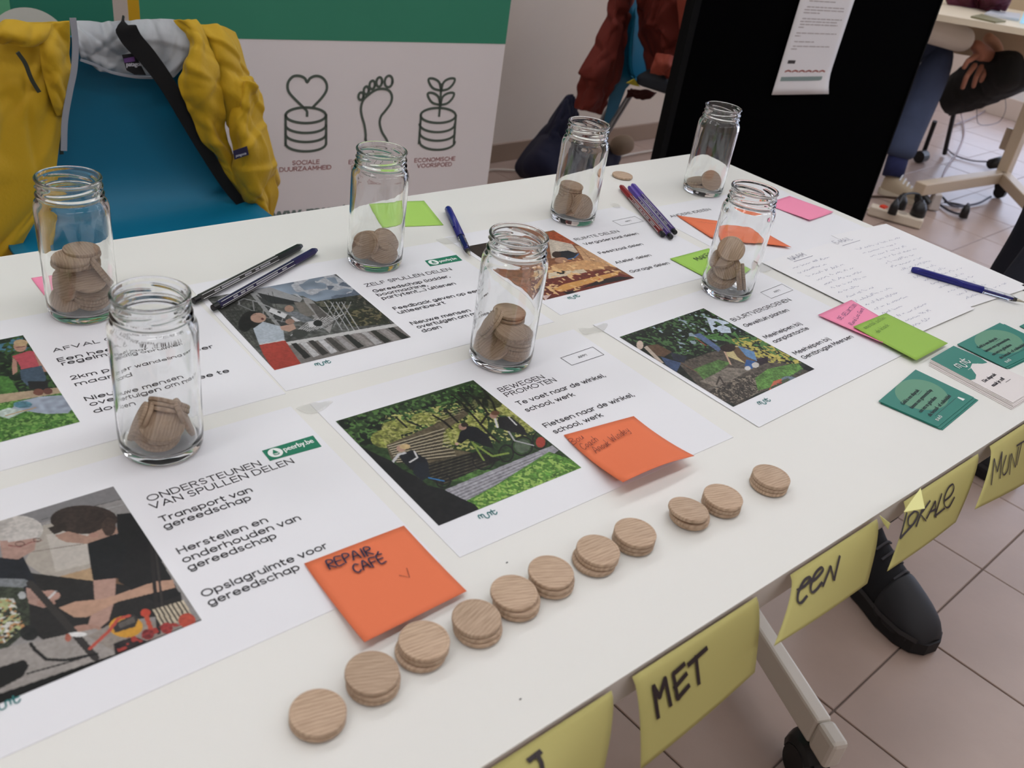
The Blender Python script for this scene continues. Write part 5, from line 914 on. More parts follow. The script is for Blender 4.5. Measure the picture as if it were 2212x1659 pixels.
# ------------------------------------------------------------------ glass jars and wooden coins
def glass_mat():
    m = bpy.data.materials.new('jar_glass'); m.use_nodes = True; nt = m.node_tree; b = nt.nodes['Principled BSDF']
    b.inputs['Base Color'].default_value = (.985, .993, .989, 1); b.inputs['Roughness'].default_value = .0; b.inputs['Transmission Weight'].default_value = 1.0; b.inputs['IOR'].default_value = 1.47
    tc = nt.nodes.new('ShaderNodeTexCoord'); mp = nt.nodes.new('ShaderNodeMapping'); mp.inputs['Scale'].default_value = (1, 1, .35); nt.links.new(tc.outputs['Object'], mp.inputs[0])
    n = nt.nodes.new('ShaderNodeTexNoise'); n.inputs['Scale'].default_value = 75; n.inputs['Detail'].default_value = 1; nt.links.new(mp.outputs[0], n.inputs['Vector'])
    bp = nt.nodes.new('ShaderNodeBump'); bp.inputs['Strength'].default_value = .22; bp.inputs['Distance'].default_value = .0012; nt.links.new(n.outputs['Fac'], bp.inputs['Height']); nt.links.new(bp.outputs[0], b.inputs['Normal'])
    return m
M_glass = glass_mat(); JH = .1255
def jar_mesh():
    NS = 112
    outer = [(.0, .0012), (.016, .0012), (.0235, .0004), (.0268, .0), (.0285, .0014), (.0294, .0045), (.0297, .009)]
    outer += [(.0297 + .0001 * math.sin(z * 90), z) for z in np.linspace(.014, .096, 16)]
    outer += [(.0296, .0995), (.0291, .1022), (.0281, .1045), (.0268, .1062), (.0258, .1075), (.02545, .1085), (.0262, .1093), (.0269, .1102), (.0269, .1110), (.0262, .1119), (.0253, .1127)]
    nz = len(outer); outer += [(.0251, z) for z in np.linspace(.1132, .1222, 19)]; ne = len(outer)
    outer += [(.0256, .1230), (.0262, .1238), (.02625, .1246), (.0258, .1253), (.0250, .1255)]
    inner = [(.0241, .1253), (.0235, .1245), (.0232, .1230)] + [(.0229, z) for z in np.linspace(.121, .110, 8)] + [(.0233, .1075), (.0246, .1050), (.0260, .1020), (.0269, .0990), (.0272, .095)]
    inner += [(.0273, z) for z in np.linspace(.088, .014, 10)] + [(.0270, .010), (.0258, .0070), (.0235, .0056), (.0, .0062)]
    prof = outer + inner; V = []
    for i, (r, z) in enumerate(prof):
        for k in range(NS):
            t = 2 * math.pi * k / NS; rr = r
            if nz <= i < ne:
                for s_ in range(4):
                    w_ = (t - s_ * math.pi / 2) % (2 * math.pi)
                    if w_ < 1.75:
                        zc = .1146 + .0052 * w_ / 1.75; e_ = min(1, w_ * 4, (1.75 - w_) * 4); rr += .0013 * e_ * math.exp(-((z - zc) / .00085) ** 2)
            V.append((rr * math.cos(t), rr * math.sin(t), z))
    n = len(prof); F = [(i * NS + k, i * NS + (k + 1) % NS, (i + 1) * NS + (k + 1) % NS, (i + 1) * NS + k) for i in range(n - 1) for k in range(NS)]
    me = bpy.data.meshes.new('glass_jar'); me.from_pydata(V, [], F); import bmesh
    bm = bmesh.new(); bm.from_mesh(me); bmesh.ops.remove_doubles(bm, verts=bm.verts, dist=1e-6); bmesh.ops.recalc_face_normals(bm, faces=bm.faces); bm.to_mesh(me); bm.free()
    me.materials.append(M_glass); me.shade_smooth(); return me
JM = jar_mesh()
JARS = {
 'A': ((350, 961), 'empty-topped glass jar of wooden coins nearest the camera', 'front left jar', 1.1),
 'B': ((182, 672), 'fullest glass jar, at the far left before the yellow jacket', 'far left jar', .4),
 'Cc': ((809, 567), 'glass jar with seven coins in front of the green note', 'jar by the green note', 2.0),
 'D': ((1080, 776), 'well-filled glass jar in the middle of the table', 'centre jar', 2.6),
 'E': ((1235, 473), 'glass jar with a straight coin stack, left of the red pen', 'back middle jar', .9),
 'F': ((1516, 413.6), 'glass jar with the fewest coins, farthest, by the black board', 'farthest jar', 3.0),
 'G': ((1566, 631), 'glass jar of coins in front of the name list', 'right-hand jar', 1.6)}
JC = {}
for k, (b_, lb, nm, rz) in JARS.items():
    p = atz(*b_); o = bpy.data.objects.new('glass_jar', JM); C.objects.link(o); p[2] = PZ + (.0012 if k in 'ACcDG' else .0012); o.location = Vector(p.tolist()); o.rotation_euler = (0, 0, rz)
    tag(o, lb, 'jar', 'glass jars of coins'); d = p - CW; d[2] = 0; d /= np.linalg.norm(d); JC[k] = (p, d, np.array([d[1], -d[0], 0]), nm)
# the coin
CRD, CT = .0154, .0033
cb = B().lathe([(.0, 0), (CRD - .0010, 0), (CRD - .0003, .00025), (CRD, .0008), (CRD, CT - .0008), (CRD - .0003, CT - .00025), (CRD - .0010, CT), (CRD - .0019, CT - .00002), (CRD - .0022, CT - .00022), (CRD - .0026, CT - .00002), (0, CT)], 48, cap0=False, cap1=False)
c0 = cb.make('wooden_coin', wood_mat(), None, np.zeros(3)); CM = c0.data; CM.shade_smooth()
try: CM.set_sharp_from_angle(angle=math.radians(32))
except Exception: pass
cfirst = [c0]; ORD = ['top', 'second', 'third', 'fourth', 'fifth', 'sixth', 'seventh', 'eighth', 'ninth', 'tenth', 'eleventh', 'twelfth']
def coin(c_, n_, label, group, spin=None):
    """c_: centre of the coin's upper face"""
    o = cfirst.pop() if cfirst else bpy.data.objects.new('wooden_coin', CM)
    if o.name not in C.objects: C.objects.link(o)
    n_ = np.asarray(n_, float) / np.linalg.norm(n_); p = np.asarray(c_) - n_ * CT
    q = Vector((0, 0, 1)).rotation_difference(Vector(n_.tolist())); spin = random.uniform(0, 6.28) if spin is None else spin
    o.matrix_world = Matrix.Translation(Vector(p.tolist())) @ q.to_matrix().to_4x4() @ Matrix.Rotation(spin, 4, 'Z'); tag(o, label, 'wooden coin', group)
# stacks in the front row: pixel of the top face centre, number of coins, shifts of the lower ones
ROW = [((687, 1536), 2, [(0, 0)]), ((804, 1450), 3, [(.0004, -.0012), (.0004, -.0012)]), ((917, 1381), 3, [(0, 0), (-.0022, -.0004)]), ((1030, 1332), 3, [(.0004, -.0008), (.0006, -.0018)]), ((1111, 1277), 3, [(.0008, -.0026), (.0008, -.0028)]),
       ((1191, 1233), 3, [(0, -.0016), (.0004, -.0016)]), ((1293, 1186), 3, [(0, 0), (-.0030, -.0006)]), ((1373, 1148), 3, [(0, 0), (0, 0)]), ((1488, 1099), 3, [(.0016, -.001), (.0036, -.0002)]), ((1563, 1071), 3, [(0, 0), (.0004, 0)]), ((1667, 1027), 3, [(0, 0), (-.0002, 0)])]
names = ['nearest', 'second', 'third', 'fourth', 'fifth', 'sixth', 'seventh', 'eighth', 'ninth', 'tenth', 'last and farthest']
for i, (px, n, sh_) in enumerate(ROW):
    zt_ = PZ + .0010 + n * (CT + .00018); c_ = atz(*px, zt_); tilt = (0, 0, 1)
    for k in range(n):
        d_ = sh_[k - 1] if k else (0, 0)
        pos = ('top', 'middle', 'bottom')[k] if n == 3 else ('top', 'bottom')[k]
        nn = (.10, .04, 1) if (i == 8 and k == 0) else (0, 0, 1)
        coin(c_ + np.array([d_[0] if k else 0, d_[1] if k else 0, -k * (CT + .00018) + (.0006 if i == 8 and k == 0 else 0)]), nn, '%s wooden coin of the %s stack in the front row' % (pos, names[i]), 'coins in the front row', spin=1.35 + random.uniform(-.35, .5))
coin(atz(1345, 377, PZ + CT + .0008), (0, 0, 1), 'single wooden coin lying alone near the back edge', 'loose coins')
def clus(j, conv, px, F, n_, cnt, what, drift=(0, 0, 0), step=CT + .00025, rad=None):
    """cnt coins stacked against direction n_; px = centre of the top face seen in the photo, F = its distance behind the jar's axis; n_ and drift are (right, away, up)"""
    p, d, r, nm = JC[j]; N_ = np.array(n_, float); N_ /= np.linalg.norm(N_); NW = r * N_[0] + d * N_[1] + np.array([0, 0, N_[2]])
    c_ = atp(*conv(*px), p + d * F, d)
    for k in range(cnt):
        jt = r * random.uniform(-.0007, .0007) + d * random.uniform(-.0006, .0006) if k else 0
        q = c_ + jt - NW * step * k + (r * drift[0] + d * drift[1] + np.array([0, 0, drift[2]])) * k
        rel = q - p; h_ = np.array([rel @ r, rel @ d]); sn = math.sqrt(max(0, 1 - N_[2] ** 2)); lim = .0273 - CRD * (1 if sn < .5 else (1 - .0) * 1) - .0006
        lim = .0269 - CRD * max(.55, abs(N_[2]))
        L = np.linalg.norm(h_); 
        if L > lim: h_ *= lim / L
        zmin = .0066 + CRD * sn + CT * N_[2]; z_ = max(rel[2], zmin); q = p + r * h_[0] + d * h_[1] + np.array([0, 0, z_])
        jn = NW + np.array([random.uniform(-.03, .03), random.uniform(-.03, .03), 0])
        lab = ('wooden coin %s in the %s' % (what, nm)) if cnt == 1 else ('wooden coin, %s %s in the %s' % (ORD[k], what, nm))
        coin(q, jn, lab, 'coins in the ' + nm)
# front left jar
clus('A', Z5, (1035, 1225), -.0108, (.0, -.30, .95), 6, 'of the fanned stack', (-.0009, .0002, 0))
clus('A', Z5, (868, 1205), .002, (-.88, .12, .45), 2, 'leaning on the left glass')
clus('A', Z5, (1200, 1272), .002, (.90, .08, .36), 1, 'leaning on the right glass')
clus('A', Z5, (1090, 1080), .0140, (.30, .62, .72), 3, 'of the tilted stack behind')
# far left jar
clus('B', Z5, (560, 288), -.0100, (.0, -.50, .86), 1, 'facing front at the top')
clus('B', Z5, (580, 350), -.0085, (.02, -.32, .94), 7, 'of the fanned stack', (0, .0002, -.0002))
clus('B', Z5, (405, 335), -.004, (-.72, -.60, .22), 1, 'standing at the left glass')
clus('B', Z5, (452, 160), -.003, (.05, -.05, .98), 2, 'of the upper left pair')
clus('B', Z5, (520, 102), .010, (.0, .0, 1.), 5, 'of the highest flat stack')
clus('B', Z5, (668, 235), .0, (.84, .20, .45), 2, 'leaning on the right glass')
clus('B', Z5, (400, 490), -.007, (-.25, -.45, .85), 1, 'low at the left')
clus('B', Z5, (540, 380), .009, (.0, .1, 1.), 4, 'buried behind the fan')
# jar by the green note
clus('Cc', Z6, (900, 345), -.006, (-.55, -.60, .52), 2, 'facing left')
clus('Cc', Z6, (1030, 362), -.009, (.05, -.46, .88), 2, 'facing the camera')
clus('Cc', Z6, (1055, 285), .006, (.40, -.40, .82), 1, 'tilted behind at the right')
clus('Cc', Z6, (915, 270), .009, (-.15, -.15, .97), 1, 'lying behind at the left')
clus('Cc', Z6, (1010, 425), -.002, (.0, .0, 1.), 1, 'flat on the bottom')
# centre jar
clus('D', Z7, (185, 1375), -.0115, (-.12, -.80, .58), 1, 'facing front at the bottom left')
clus('D', Z7, (312, 1212), -.0085, (.16, -.14, .97), 2, 'of the tilted pair')
clus('D', Z7, (355, 1222), -.001, (.04, .0, 1.), 9, 'of the right stack', (.0001, 0, 0))
clus('D', Z7, (160, 1160), -.001, (-.85, -.04, .50), 2, 'leaning high on the left glass')
clus('D', Z7, (300, 1092), .010, (.02, .0, 1.), 7, 'of the highest stack behind')
clus('D', Z7, (112, 1305), -.001, (-.60, -.45, .62), 1, 'behind the bottom left coin')
# back middle jar
clus('E', Z3, (403, 1178), .0085, (.06, .0, 1.), 11, 'of the straight stack', (-.0002, 0, 0))
clus('E', Z3, (328, 1335), -.008, (-.72, -.56, .38), 2, 'leaning at the left')
clus('E', Z3, (463, 1332), -.009, (.34, -.80, .42), 1, 'facing front at the right')
clus('E', Z3, (440, 1395), -.002, (.0, -.05, 1.), 2, 'flat on the bottom')
clus('E', Z3, (385, 1385), -.007, (-.40, -.70, .60), 1, 'slipped between the others')
# farthest jar
clus('F', Z3, (1280, 1208), -.009, (.28, -.76, .56), 1, 'facing the camera')
clus('F', Z3, (1192, 1142), .001, (-.26, .02, .95), 3, 'of the tilted pair')
clus('F', Z3, (1185, 1190), -.004, (-.05, .0, 1.), 1, 'flat on the bottom')
clus('F', Z3, (1298, 1150), .009, (.50, .15, .85), 1, 'sloping at the right')
# right-hand jar
clus('G', Z7, (1720, 698), .002, (.05, -.72, .68), 2, 'at the very top')
clus('G', Z7, (1690, 815), -.0085, (.0, -.72, .69), 1, 'facing front in the middle')
clus('G', Z7, (1676, 860), -.0085, (-.02, -.50, .86), 6, 'of the fanned stack', (-.0010, .0, 0))
clus('G', Z7, (1648, 748), .0, (-.30, -.45, .86), 2, 'at the left behind')
clus('G', Z7, (1805, 880), -.001, (.90, .08, .30), 3, 'standing at the right glass')
# ------------------------------------------------------------------ shell chairs
M_blue = mat('blue_chair_plastic', (6, 106, 138), 0.45, spec=.4, bump=.05, bscale=400); M_chrome = mat('grey_chair_tube', (150, 152, 155), .3, metal=.8)
def shell_chair(loc, rz, label, w=.46, skid=False):
    e = empty('shell_chair', loc, label, 'chair', 'blue shell chairs', rz)
    # profile (y forward = -, z up), half width
    pr_ = [(-.40, .415, .19), (-.385, .435, .215), (-.33, .445, .228), (-.2, .440, .235), (-.08, .437, .235), (-.02, .448, .232), (.018, .485, .214), (.035, .54, .204), (.045, .62, .188), (.050, .67, .174), (.052, .71, .162), (.053, .745, .146), (.053, .757, .12)]
    P = crv([(y, z, w_) for y, z, w_ in pr_], 3); n = 16; V = []
    for y, z, hw in P:
        for i in range(n + 1):
            u_ = -1 + 2 * i / n; seat = z < .46; cv = .022 * abs(u_) ** 3
            V.append((u_ * hw * (w / .46), y - (0 if seat else cv * 1.2), z + (cv if seat else 0)))
    F = [(j * (n + 1) + i, j * (n + 1) + i + 1, (j + 1) * (n + 1) + i + 1, (j + 1) * (n + 1) + i) for j in range(len(P) - 1) for i in range(n)]
    o = mk('seat_shell', V, F, M_blue, e, np.zeros(3), True); solid(o, .006, -1)
    for sx in (-1, 1):
        B().tube(crv([(sx * .19, -.33, .425), (sx * .215, -.37, .22), (sx * .225, -.40, .003)]), .011, 10).make('leg', M_chrome, e, np.zeros(3), True)
        B().tube(crv([(sx * .19, -.02, .430), (sx * .215, .06, .22), (sx * .225, .12, .003)]), .011, 10).make('leg', M_chrome, e, np.zeros(3), True)
    return e
shell_chair((-.695, 1.455, 0), 0.0, 'blue plastic shell chair behind the table with a yellow rain jacket over its back', .45)
ch2 = shell_chair((1.383, 2.114, 0), math.radians(42.6), 'blue plastic shell chair by the wall with a rust-red coat on it', .42)
sb = B(); 
for yy in (-.2, .16): sb.box((-.03, yy - .02, .15), (-.0, yy + .02, .46))
# ------------------------------------------------------------------ cloth built from rows of points
def cloth(name, rows, m, parent=None, org=None, nu=28, nv=30, fold=.006, fseed=1, th=.0022, freq=(5, 2), aniso=0.4, plain=False):
    """rows: list of rows, each a list of (px, py, Y) points: a draped sheet through points measured on the photo at their depth Y in the room"""
    R_ = []; nu, nv = int(nu * 1.9), int(nv * 1.9)
    for r_ in rows:
        Q = np.array([aty(x, y, Y) for x, y, Y in r_]); S_ = crv(Q, 8); L = np.concatenate([[0], np.cumsum(np.linalg.norm(np.diff(S_, axis=0), axis=1))]); t = np.linspace(0, L[-1], nu + 1)
        R_.append(np.stack([np.interp(t, L, S_[:, k]) for k in range(3)], 1))
    R_ = np.array(R_); G = []
    for i in range(nu + 1):
        S_ = crv(R_[:, i], 8); L = np.concatenate([[0], np.cumsum(np.linalg.norm(np.diff(S_, axis=0), axis=1))]); t = np.linspace(0, L[-1], nv + 1); G.append(np.stack([np.interp(t, L, S_[:, k]) for k in range(3)], 1))
    G = np.array(G).transpose(1, 0, 2)
    du = np.gradient(G, axis=1); dv = np.gradient(G, axis=0); N_ = np.cross(du, dv); N_ /= np.linalg.norm(N_, axis=2)[..., None] + 1e-9; N_[N_[..., 1] > 0] *= -1
    rr = np.random.default_rng(fseed); vv, uu = np.mgrid[0:nv + 1, 0:nu + 1]; uu = uu / nu; vv = vv / nv
    WX = np.linalg.norm(G[:, -1] - G[:, 0], axis=1).mean(); WY = np.linalg.norm(G[-1] - G[0], axis=1).mean(); X_, Y_ = uu * WX, vv * WY; h = np.zeros_like(uu)
    for k in range(5):
        a_ = rr.normal(0, .5); kx, ky = math.cos(a_) * rr.uniform(12, 34), math.sin(a_) * rr.uniform(12, 34); h += .22 * np.sin(X_ * kx + Y_ * ky + rr.random() * 6.28)
    for k in range(int(10 + 10 * freq[0])):
        cx, cy = rr.random() * WX, rr.random() * WY; a_ = math.pi / 2 + rr.normal(0, .55) * (1 if rr.random() < .7 else 2.2); Ld = rr.uniform(.025, .10); w_ = rr.uniform(.003, .010)
        ax, ay = math.cos(a_), math.sin(a_); t_ = (X_ - cx) * ax + (Y_ - cy) * ay; d_ = (X_ - cx) * ay - (Y_ - cy) * ax + 2.5 * t_ * t_ * rr.normal()
        h += rr.choice((-1, 1)) * rr.uniform(.5, 1.1) * np.exp(-(d_ / w_) ** 2) * np.exp(-(t_ / Ld) ** 4)
        h += .5 * rr.choice((-1, 1)) * np.tanh(d_ / w_) * np.exp(-(d_ / .03) ** 2) * np.exp(-(t_ / Ld) ** 4)
    G = G + N_ * (h * fold * .42)[..., None]
    V = G.reshape(-1, 3); F = [(j * (nu + 1) + i, (j + 1) * (nu + 1) + i, (j + 1) * (nu + 1) + i + 1, j * (nu + 1) + i + 1) for j in range(nv) for i in range(nu)]
    o = mk(name, V, F, m, parent, org, True); solid(o, th, 0); subs(o, 1); return o, G
M_yj = mat('yellow_rain_fabric', (184, 148, 22), 0.6, spec=.3, bump=.25, bscale=160, sheen=.1); M_lin = mat('grey_lining', (166, 170, 174), .6, var=.08, vscale=30, bump=.3, bscale=90); M_strap = mat('black_webbing', (12, 12, 14), .9, bump=.4, bscale=900)
M_zip = mat('zip_tape', (58, 62, 50), .6); M_seam = mat('silver_seam_tape', (150, 154, 162), .5)
jo = aty(300, 60, 1.45); jo[2] = .45
jk = empty('rain_jacket', jo, 'mustard yellow rain jacket with grey lining draped over the blue chair back', 'jacket')
# left half of the body, falling in front of the chair's left side
cloth('left_body', [[(-160, 62, 1.47), (-60, 50, 1.46), (40, 47, 1.445), (110, 46, 1.44), (150, 45, 1.44)], [(-170, 150, 1.43), (-60, 150, 1.42), (40, 150, 1.42), (100, 140, 1.42), (150, 130, 1.435)], [(-180, 300, 1.40), (-60, 300, 1.38), (40, 300, 1.39), (90, 290, 1.40), (128, 300, 1.415)], [(-180, 430, 1.38), (-80, 430, 1.36), (10, 430, 1.37), (70, 425, 1.38), (112, 400, 1.40)], [(-180, 570, 1.38), (-90, 570, 1.36), (-30, 565, 1.36), (5, 555, 1.37), (40, 540, 1.38)], [(-180, 700, 1.39), (-100, 700, 1.38), (-60, 680, 1.38), (-30, 660, 1.39), (0, 640, 1.40)]], M_yj, jk, jo, fold=.011, fseed=4, freq=(2.2, 1.2))
cloth('front_flap', [[(82, 52, 1.425), (110, 48, 1.42), (150, 44, 1.425)], [(84, 100, 1.405), (115, 105, 1.40), (155, 110, 1.42)], [(90, 150, 1.40), (125, 160, 1.395), (156, 180, 1.415)], [(108, 215, 1.40), (135, 218, 1.40), (153, 222, 1.415)], [(122, 250, 1.405), (138, 252, 1.405), (149, 254, 1.415)]], M_yj, jk, jo, nu=14, nv=18, fold=.004, fseed=9, freq=(2, 1))
cloth('sleeve_fold', [[(-120, 62, 1.43), (0, 52, 1.42), (60, 50, 1.415), (112, 52, 1.42)], [(-120, 80, 1.40), (0, 72, 1.395), (60, 82, 1.395), (108, 70, 1.41)], [(-120, 110, 1.41), (0, 92, 1.405), (60, 98, 1.40), (90, 96, 1.415)]], M_yj, jk, jo, nu=18, nv=12, fold=.005, fseed=12, freq=(2, 1))
b = B(); zp = crv([aty(x, y, 1.385 + .0002 * (y - 110)) for x, y in ((40, 116), (55, 138), (70, 175), (100, 222), (120, 255), (130, 290), (133, 330))], 6); b.ribbon(zp, .0062, (0, -1, 0)); z_ = b.make('zip', M_zip, jk, jo); solid(z_, .002)
b = B(); zt2 = crv([aty(x, y, 1.40) for x, y in ((158, 45), (163, 95), (160, 150), (150, 200), (140, 260), (138, 320))], 6); b.ribbon(zt2, .010, (0, -1, 0)); z_ = b.make('seam_tape', M_seam, jk, jo); solid(z_, .0015)
# grey lining across the chair back
cloth('hood_lining', [[(150, 46, 1.485), (220, 47, 1.49), (300, 40, 1.50), (350, 42, 1.49), (410, 48, 1.47)], [(165, 80, 1.455), (225, 85, 1.47), (300, 75, 1.475), (360, 80, 1.465), (418, 90, 1.45)], [(170, 112, 1.455), (225, 118, 1.465), (300, 118, 1.468), (355, 125, 1.46), (412, 122, 1.45)], [(178, 135, 1.47), (220, 150, 1.475), (280, 166, 1.478), (340, 170, 1.472), (378, 168, 1.455)]], M_lin, jk, jo, fold=.007, fseed=21, freq=(2.5, 2), nu=30, nv=20)
b = B(); b.ribbon(crv([aty(x, y, 1.452) for x, y in ((176, 130), (205, 140), (240, 156), (290, 166), (340, 168))]), .004, (0, -1, 0)); h_ = b.make('lining_hem', M_seam, jk, jo); solid(h_, .003)
# right half: front edge, body and sleeve
cloth('right_front', [[(372, 44, 1.47), (395, 42, 1.45), (422, 42, 1.455)], [(412, 92, 1.44), (428, 85, 1.425), (446, 80, 1.44)], [(394, 150, 1.43), (428, 140, 1.405), (466, 135, 1.425)], [(384, 178, 1.43), (430, 185, 1.40), (478, 190, 1.42)], [(402, 225, 1.42), (445, 235, 1.395), (490, 250, 1.415)], [(432, 290, 1.42), (465, 300, 1.40), (500, 320, 1.42)], [(470, 345, 1.42), (495, 355, 1.405), (518, 370, 1.42)], [(515, 420, 1.42), (532, 425, 1.41), (548, 430, 1.42)]], M_yj, jk, jo, nu=22, nv=34, fold=.008, fseed=33, freq=(1.8, 1.6))
cloth('right_body', [[(400, 42, 1.475), (430, 52, 1.46), (470, 54, 1.46), (505, 70, 1.48)], [(440, 90, 1.45), (465, 90, 1.435), (495, 95, 1.44), (520, 105, 1.47)], [(462, 150, 1.435), (490, 150, 1.42), (520, 160, 1.425), (538, 172, 1.46)], [(476, 200, 1.43), (505, 190, 1.405), (545, 180, 1.415), (566, 205, 1.45)], [(490, 260, 1.43), (520, 250, 1.40), (555, 255, 1.41), (575, 270, 1.45)], [(505, 330, 1.43), (535, 330, 1.395), (572, 330, 1.41), (590, 335, 1.45)], [(520, 390, 1.43), (550, 395, 1.40), (585, 390, 1.41), (600, 385, 1.45)], [(530, 440, 1.43), (555, 450, 1.41), (585, 440, 1.42), (602, 420, 1.45)]], M_yj, jk, jo, nu=24, nv=40, fold=.012, fseed=41, freq=(1.8, 1.5))
cloth('sleeve', [[(522, 175, 1.42), (545, 178, 1.40), (566, 200, 1.42)], [(498, 255, 1.41), (530, 250, 1.385), (572, 262, 1.41)], [(500, 330, 1.405), (540, 325, 1.375), (592, 340, 1.405)], [(508, 390, 1.41), (545, 400, 1.38), (598, 390, 1.41)], [(535, 438, 1.415), (560, 440, 1.39), (604, 420, 1.415)], [(560, 470, 1.42), (575, 474, 1.41), (592, 470, 1.42)]], M_yj, jk, jo, nu=20, nv=30, fold=.011, fseed=52, freq=(1.5, 1.4))
b = B(); q4 = [aty(*Z1(x, y), 1.365) for x, y in ((1490, 965), (1580, 935), (1592, 990), (1500, 1022))]; b.add(q4, [(0, 1, 2, 3)]); lb_ = b.make('brand_patch', mat('patch_navy', (34, 30, 62), .7), jk, jo); solid(lb_, .001)
b = B(); text_on(b, 'patagonia', aty(*Z1(1510, 1005), 1.3632), (aty(*Z1(1585, 985), 1.3632) - aty(*Z1(1510, 1005), 1.3632)) / np.linalg.norm(aty(*Z1(1585, 985), 1.3632) - aty(*Z1(1510, 1005), 1.3632)), UPZ, (0, -1, 0), h=.005, w=.021, bold=.03); b.make('patch_lettering', mat('patch_white', (196, 196, 204), .7), jk, jo)
b = B(); q4 = [aty(*Z1(x, y), 1.444) for x, y in ((780, 350), (860, 340), (935, 480), (860, 478), (810, 450))]; b.add(q4, [(0, 1, 2, 3, 4)]); lb_ = b.make('neck_label', mat('label_black', (16, 16, 20), .7), jk, jo); solid(lb_, .001)
b = B(); b.add([aty(*Z1(x, y), 1.4425) for x, y in ((790, 375), (858, 362), (865, 392), (796, 402))], [(0, 1, 2, 3)]); b.make('label_purple_band', mat('label_purple', (96, 62, 120), .7), jk, jo)
b = B(); text_on(b, 'patagonia', aty(*Z1(810, 425), 1.4425), np.array([1, 0, 0.]), UPZ, (0, -1, 0), h=.0075, w=.033, bold=.04); b.make('label_lettering', mat('patch_white', (196, 196, 204), .7), jk, jo)
sp = crv([aty(x, y, Y) for x, y, Y in ((265, 40, 1.50), (268, 52, 1.445), (285, 85, 1.44), (320, 125, 1.435), (360, 180, 1.43), (400, 250, 1.425), (440, 320, 1.42), (490, 400, 1.415), (530, 450, 1.41), (560, 500, 1.405))], 8)
b = B(); T = np.gradient(sp, axis=0); T /= np.linalg.norm(T, axis=1)[:, None]; S_ = np.cross(T, (0, -1, 0)); wd = np.interp(np.arange(len(sp)), [0, 8, 30, len(sp) - 1], [.017, .019, .015, .008])[:, None]
V = np.concatenate([sp + S_ * wd, sp - S_ * wd]); n = len(sp); o = mk('shoulder_strap', V, [(i, i + n, i + n + 1, i + 1) for i in range(n - 1)], M_strap); solid(o, .003); tag(o, 'black webbing shoulder strap hanging over the yellow jacket and blue chair', 'strap')

# ------------------------------------------------------------------ rust-red coat on the second chair, black bag on its seat, navy bag on the floor
M_red_c = mat('rust_red_cloth', (112, 40, 30), .85, bump=.3, bscale=300); M_red2 = mat('coral_cloth', (166, 78, 62), .85, bump=.3, bscale=300)
ro = aty(1330, 240, 2.05); rc = empty('red_coat', ro, 'rust-red coat hanging over the blue chair by the wall', 'coat')
cloth('coat_back', [[(1310, -130, 2.06), (1360, -130, 2.0), (1400, -130, 2.02)], [(1316, 0, 2.06), (1340, 0, 2.0), (1372, 0, 2.03)], [(1285, 90, 2.05), (1320, 90, 1.98), (1352, 90, 2.02)], [(1250, 162, 2.05), (1290, 165, 1.97), (1335, 170, 2.02)], [(1256, 172, 2.05), (1285, 180, 1.98), (1322, 185, 2.02)], [(1243, 234, 2.05), (1270, 242, 1.99), (1298, 248, 2.03)]], M_red_c, rc, ro, nu=20, nv=30, fold=.02, fseed=3, freq=(2, 1))
cloth('coat_front', [[(1372, -130, 2.02), (1440, -130, 1.90), (1530, -130, 1.85)], [(1374, 0, 2.02), (1440, 0, 1.88), (1520, 0, 1.83)], [(1380, 70, 2.02), (1440, 70, 1.88), (1500, 70, 1.83)], [(1393, 120, 2.0), (1440, 120, 1.88), (1482, 120, 1.83)], [(1402, 162, 1.98), (1440, 170, 1.87), (1478, 175, 1.83)]], M_red_c, rc, ro, nu=20, nv=26, fold=.03, fseed=8, freq=(2.2, 1.6))
cloth('coral_sleeve', [[(1470, -120, 1.83), (1500, -120, 1.80), (1530, -120, 1.83)], [(1462, 0, 1.83), (1490, 0, 1.79), (1515, 0, 1.82)], [(1468, 60, 1.83), (1490, 60, 1.79), (1502, 60, 1.82)], [(1480, 90, 1.83), (1486, 92, 1.80), (1494, 94, 1.82)]], M_red2, rc, ro, nu=12, nv=14, fold=.012, fseed=5, freq=(1, 1))
cloth('coral_cuff', [[(1418, 114, 1.84), (1445, 118, 1.80), (1474, 132, 1.80)], [(1408, 140, 1.84), (1440, 142, 1.79), (1472, 148, 1.79)], [(1404, 158, 1.84), (1440, 166, 1.80), (1466, 172, 1.80)]], M_red2, rc, ro, nu=12, nv=10, fold=.01, fseed=15, freq=(1, 1))
cloth('coat_hem', [[(1352, 195, 1.95), (1385, 190, 1.88), (1420, 200, 1.86)], [(1352, 212, 1.95), (1390, 218, 1.88), (1412, 208, 1.86)]], mat('dark_red_cloth', (62, 20, 18), .9), rc, ro, nu=10, nv=8, fold=.006, fseed=6)
sbag = aty(1430, 195, 1.95); b = B(); P4 = [aty(x, y, 1.86) for x, y in ((1372, 160), (1470, 178), (1462, 214), (1374, 186))]; P5 = [p_ + np.array([.16, .07, .005]) for p_ in P4]
o = mk('black_bag', P4 + P5, [(0, 3, 2, 1), (4, 5, 6, 7), (0, 1, 5, 4), (1, 2, 6, 5), (2, 3, 7, 6), (3, 0, 4, 7)], mat('black_canvas', (14, 14, 16), .8)); bevel(o, .012, 3); tag(o, 'flat black bag lying on the seat of the rear blue chair', 'bag')
o = mk('side_panel', [aty(x, y, Y) for Y in (2.03, 2.05) for x, y in ((1366, 0), (1374, 0), (1386, 60), (1406, 152), (1376, 166), (1352, 192), (1322, 270), (1303, 268), (1336, 110))], [tuple(range(9)), tuple(range(17, 8, -1))] + [(i, (i + 1) % 9, 9 + (i + 1) % 9, 9 + i) for i in range(9)], M_blue, ch2, None)
Mi = (Matrix.Translation(ch2.location) @ Matrix.Rotation(ch2.rotation_euler.z, 4, 'Z')).inverted()
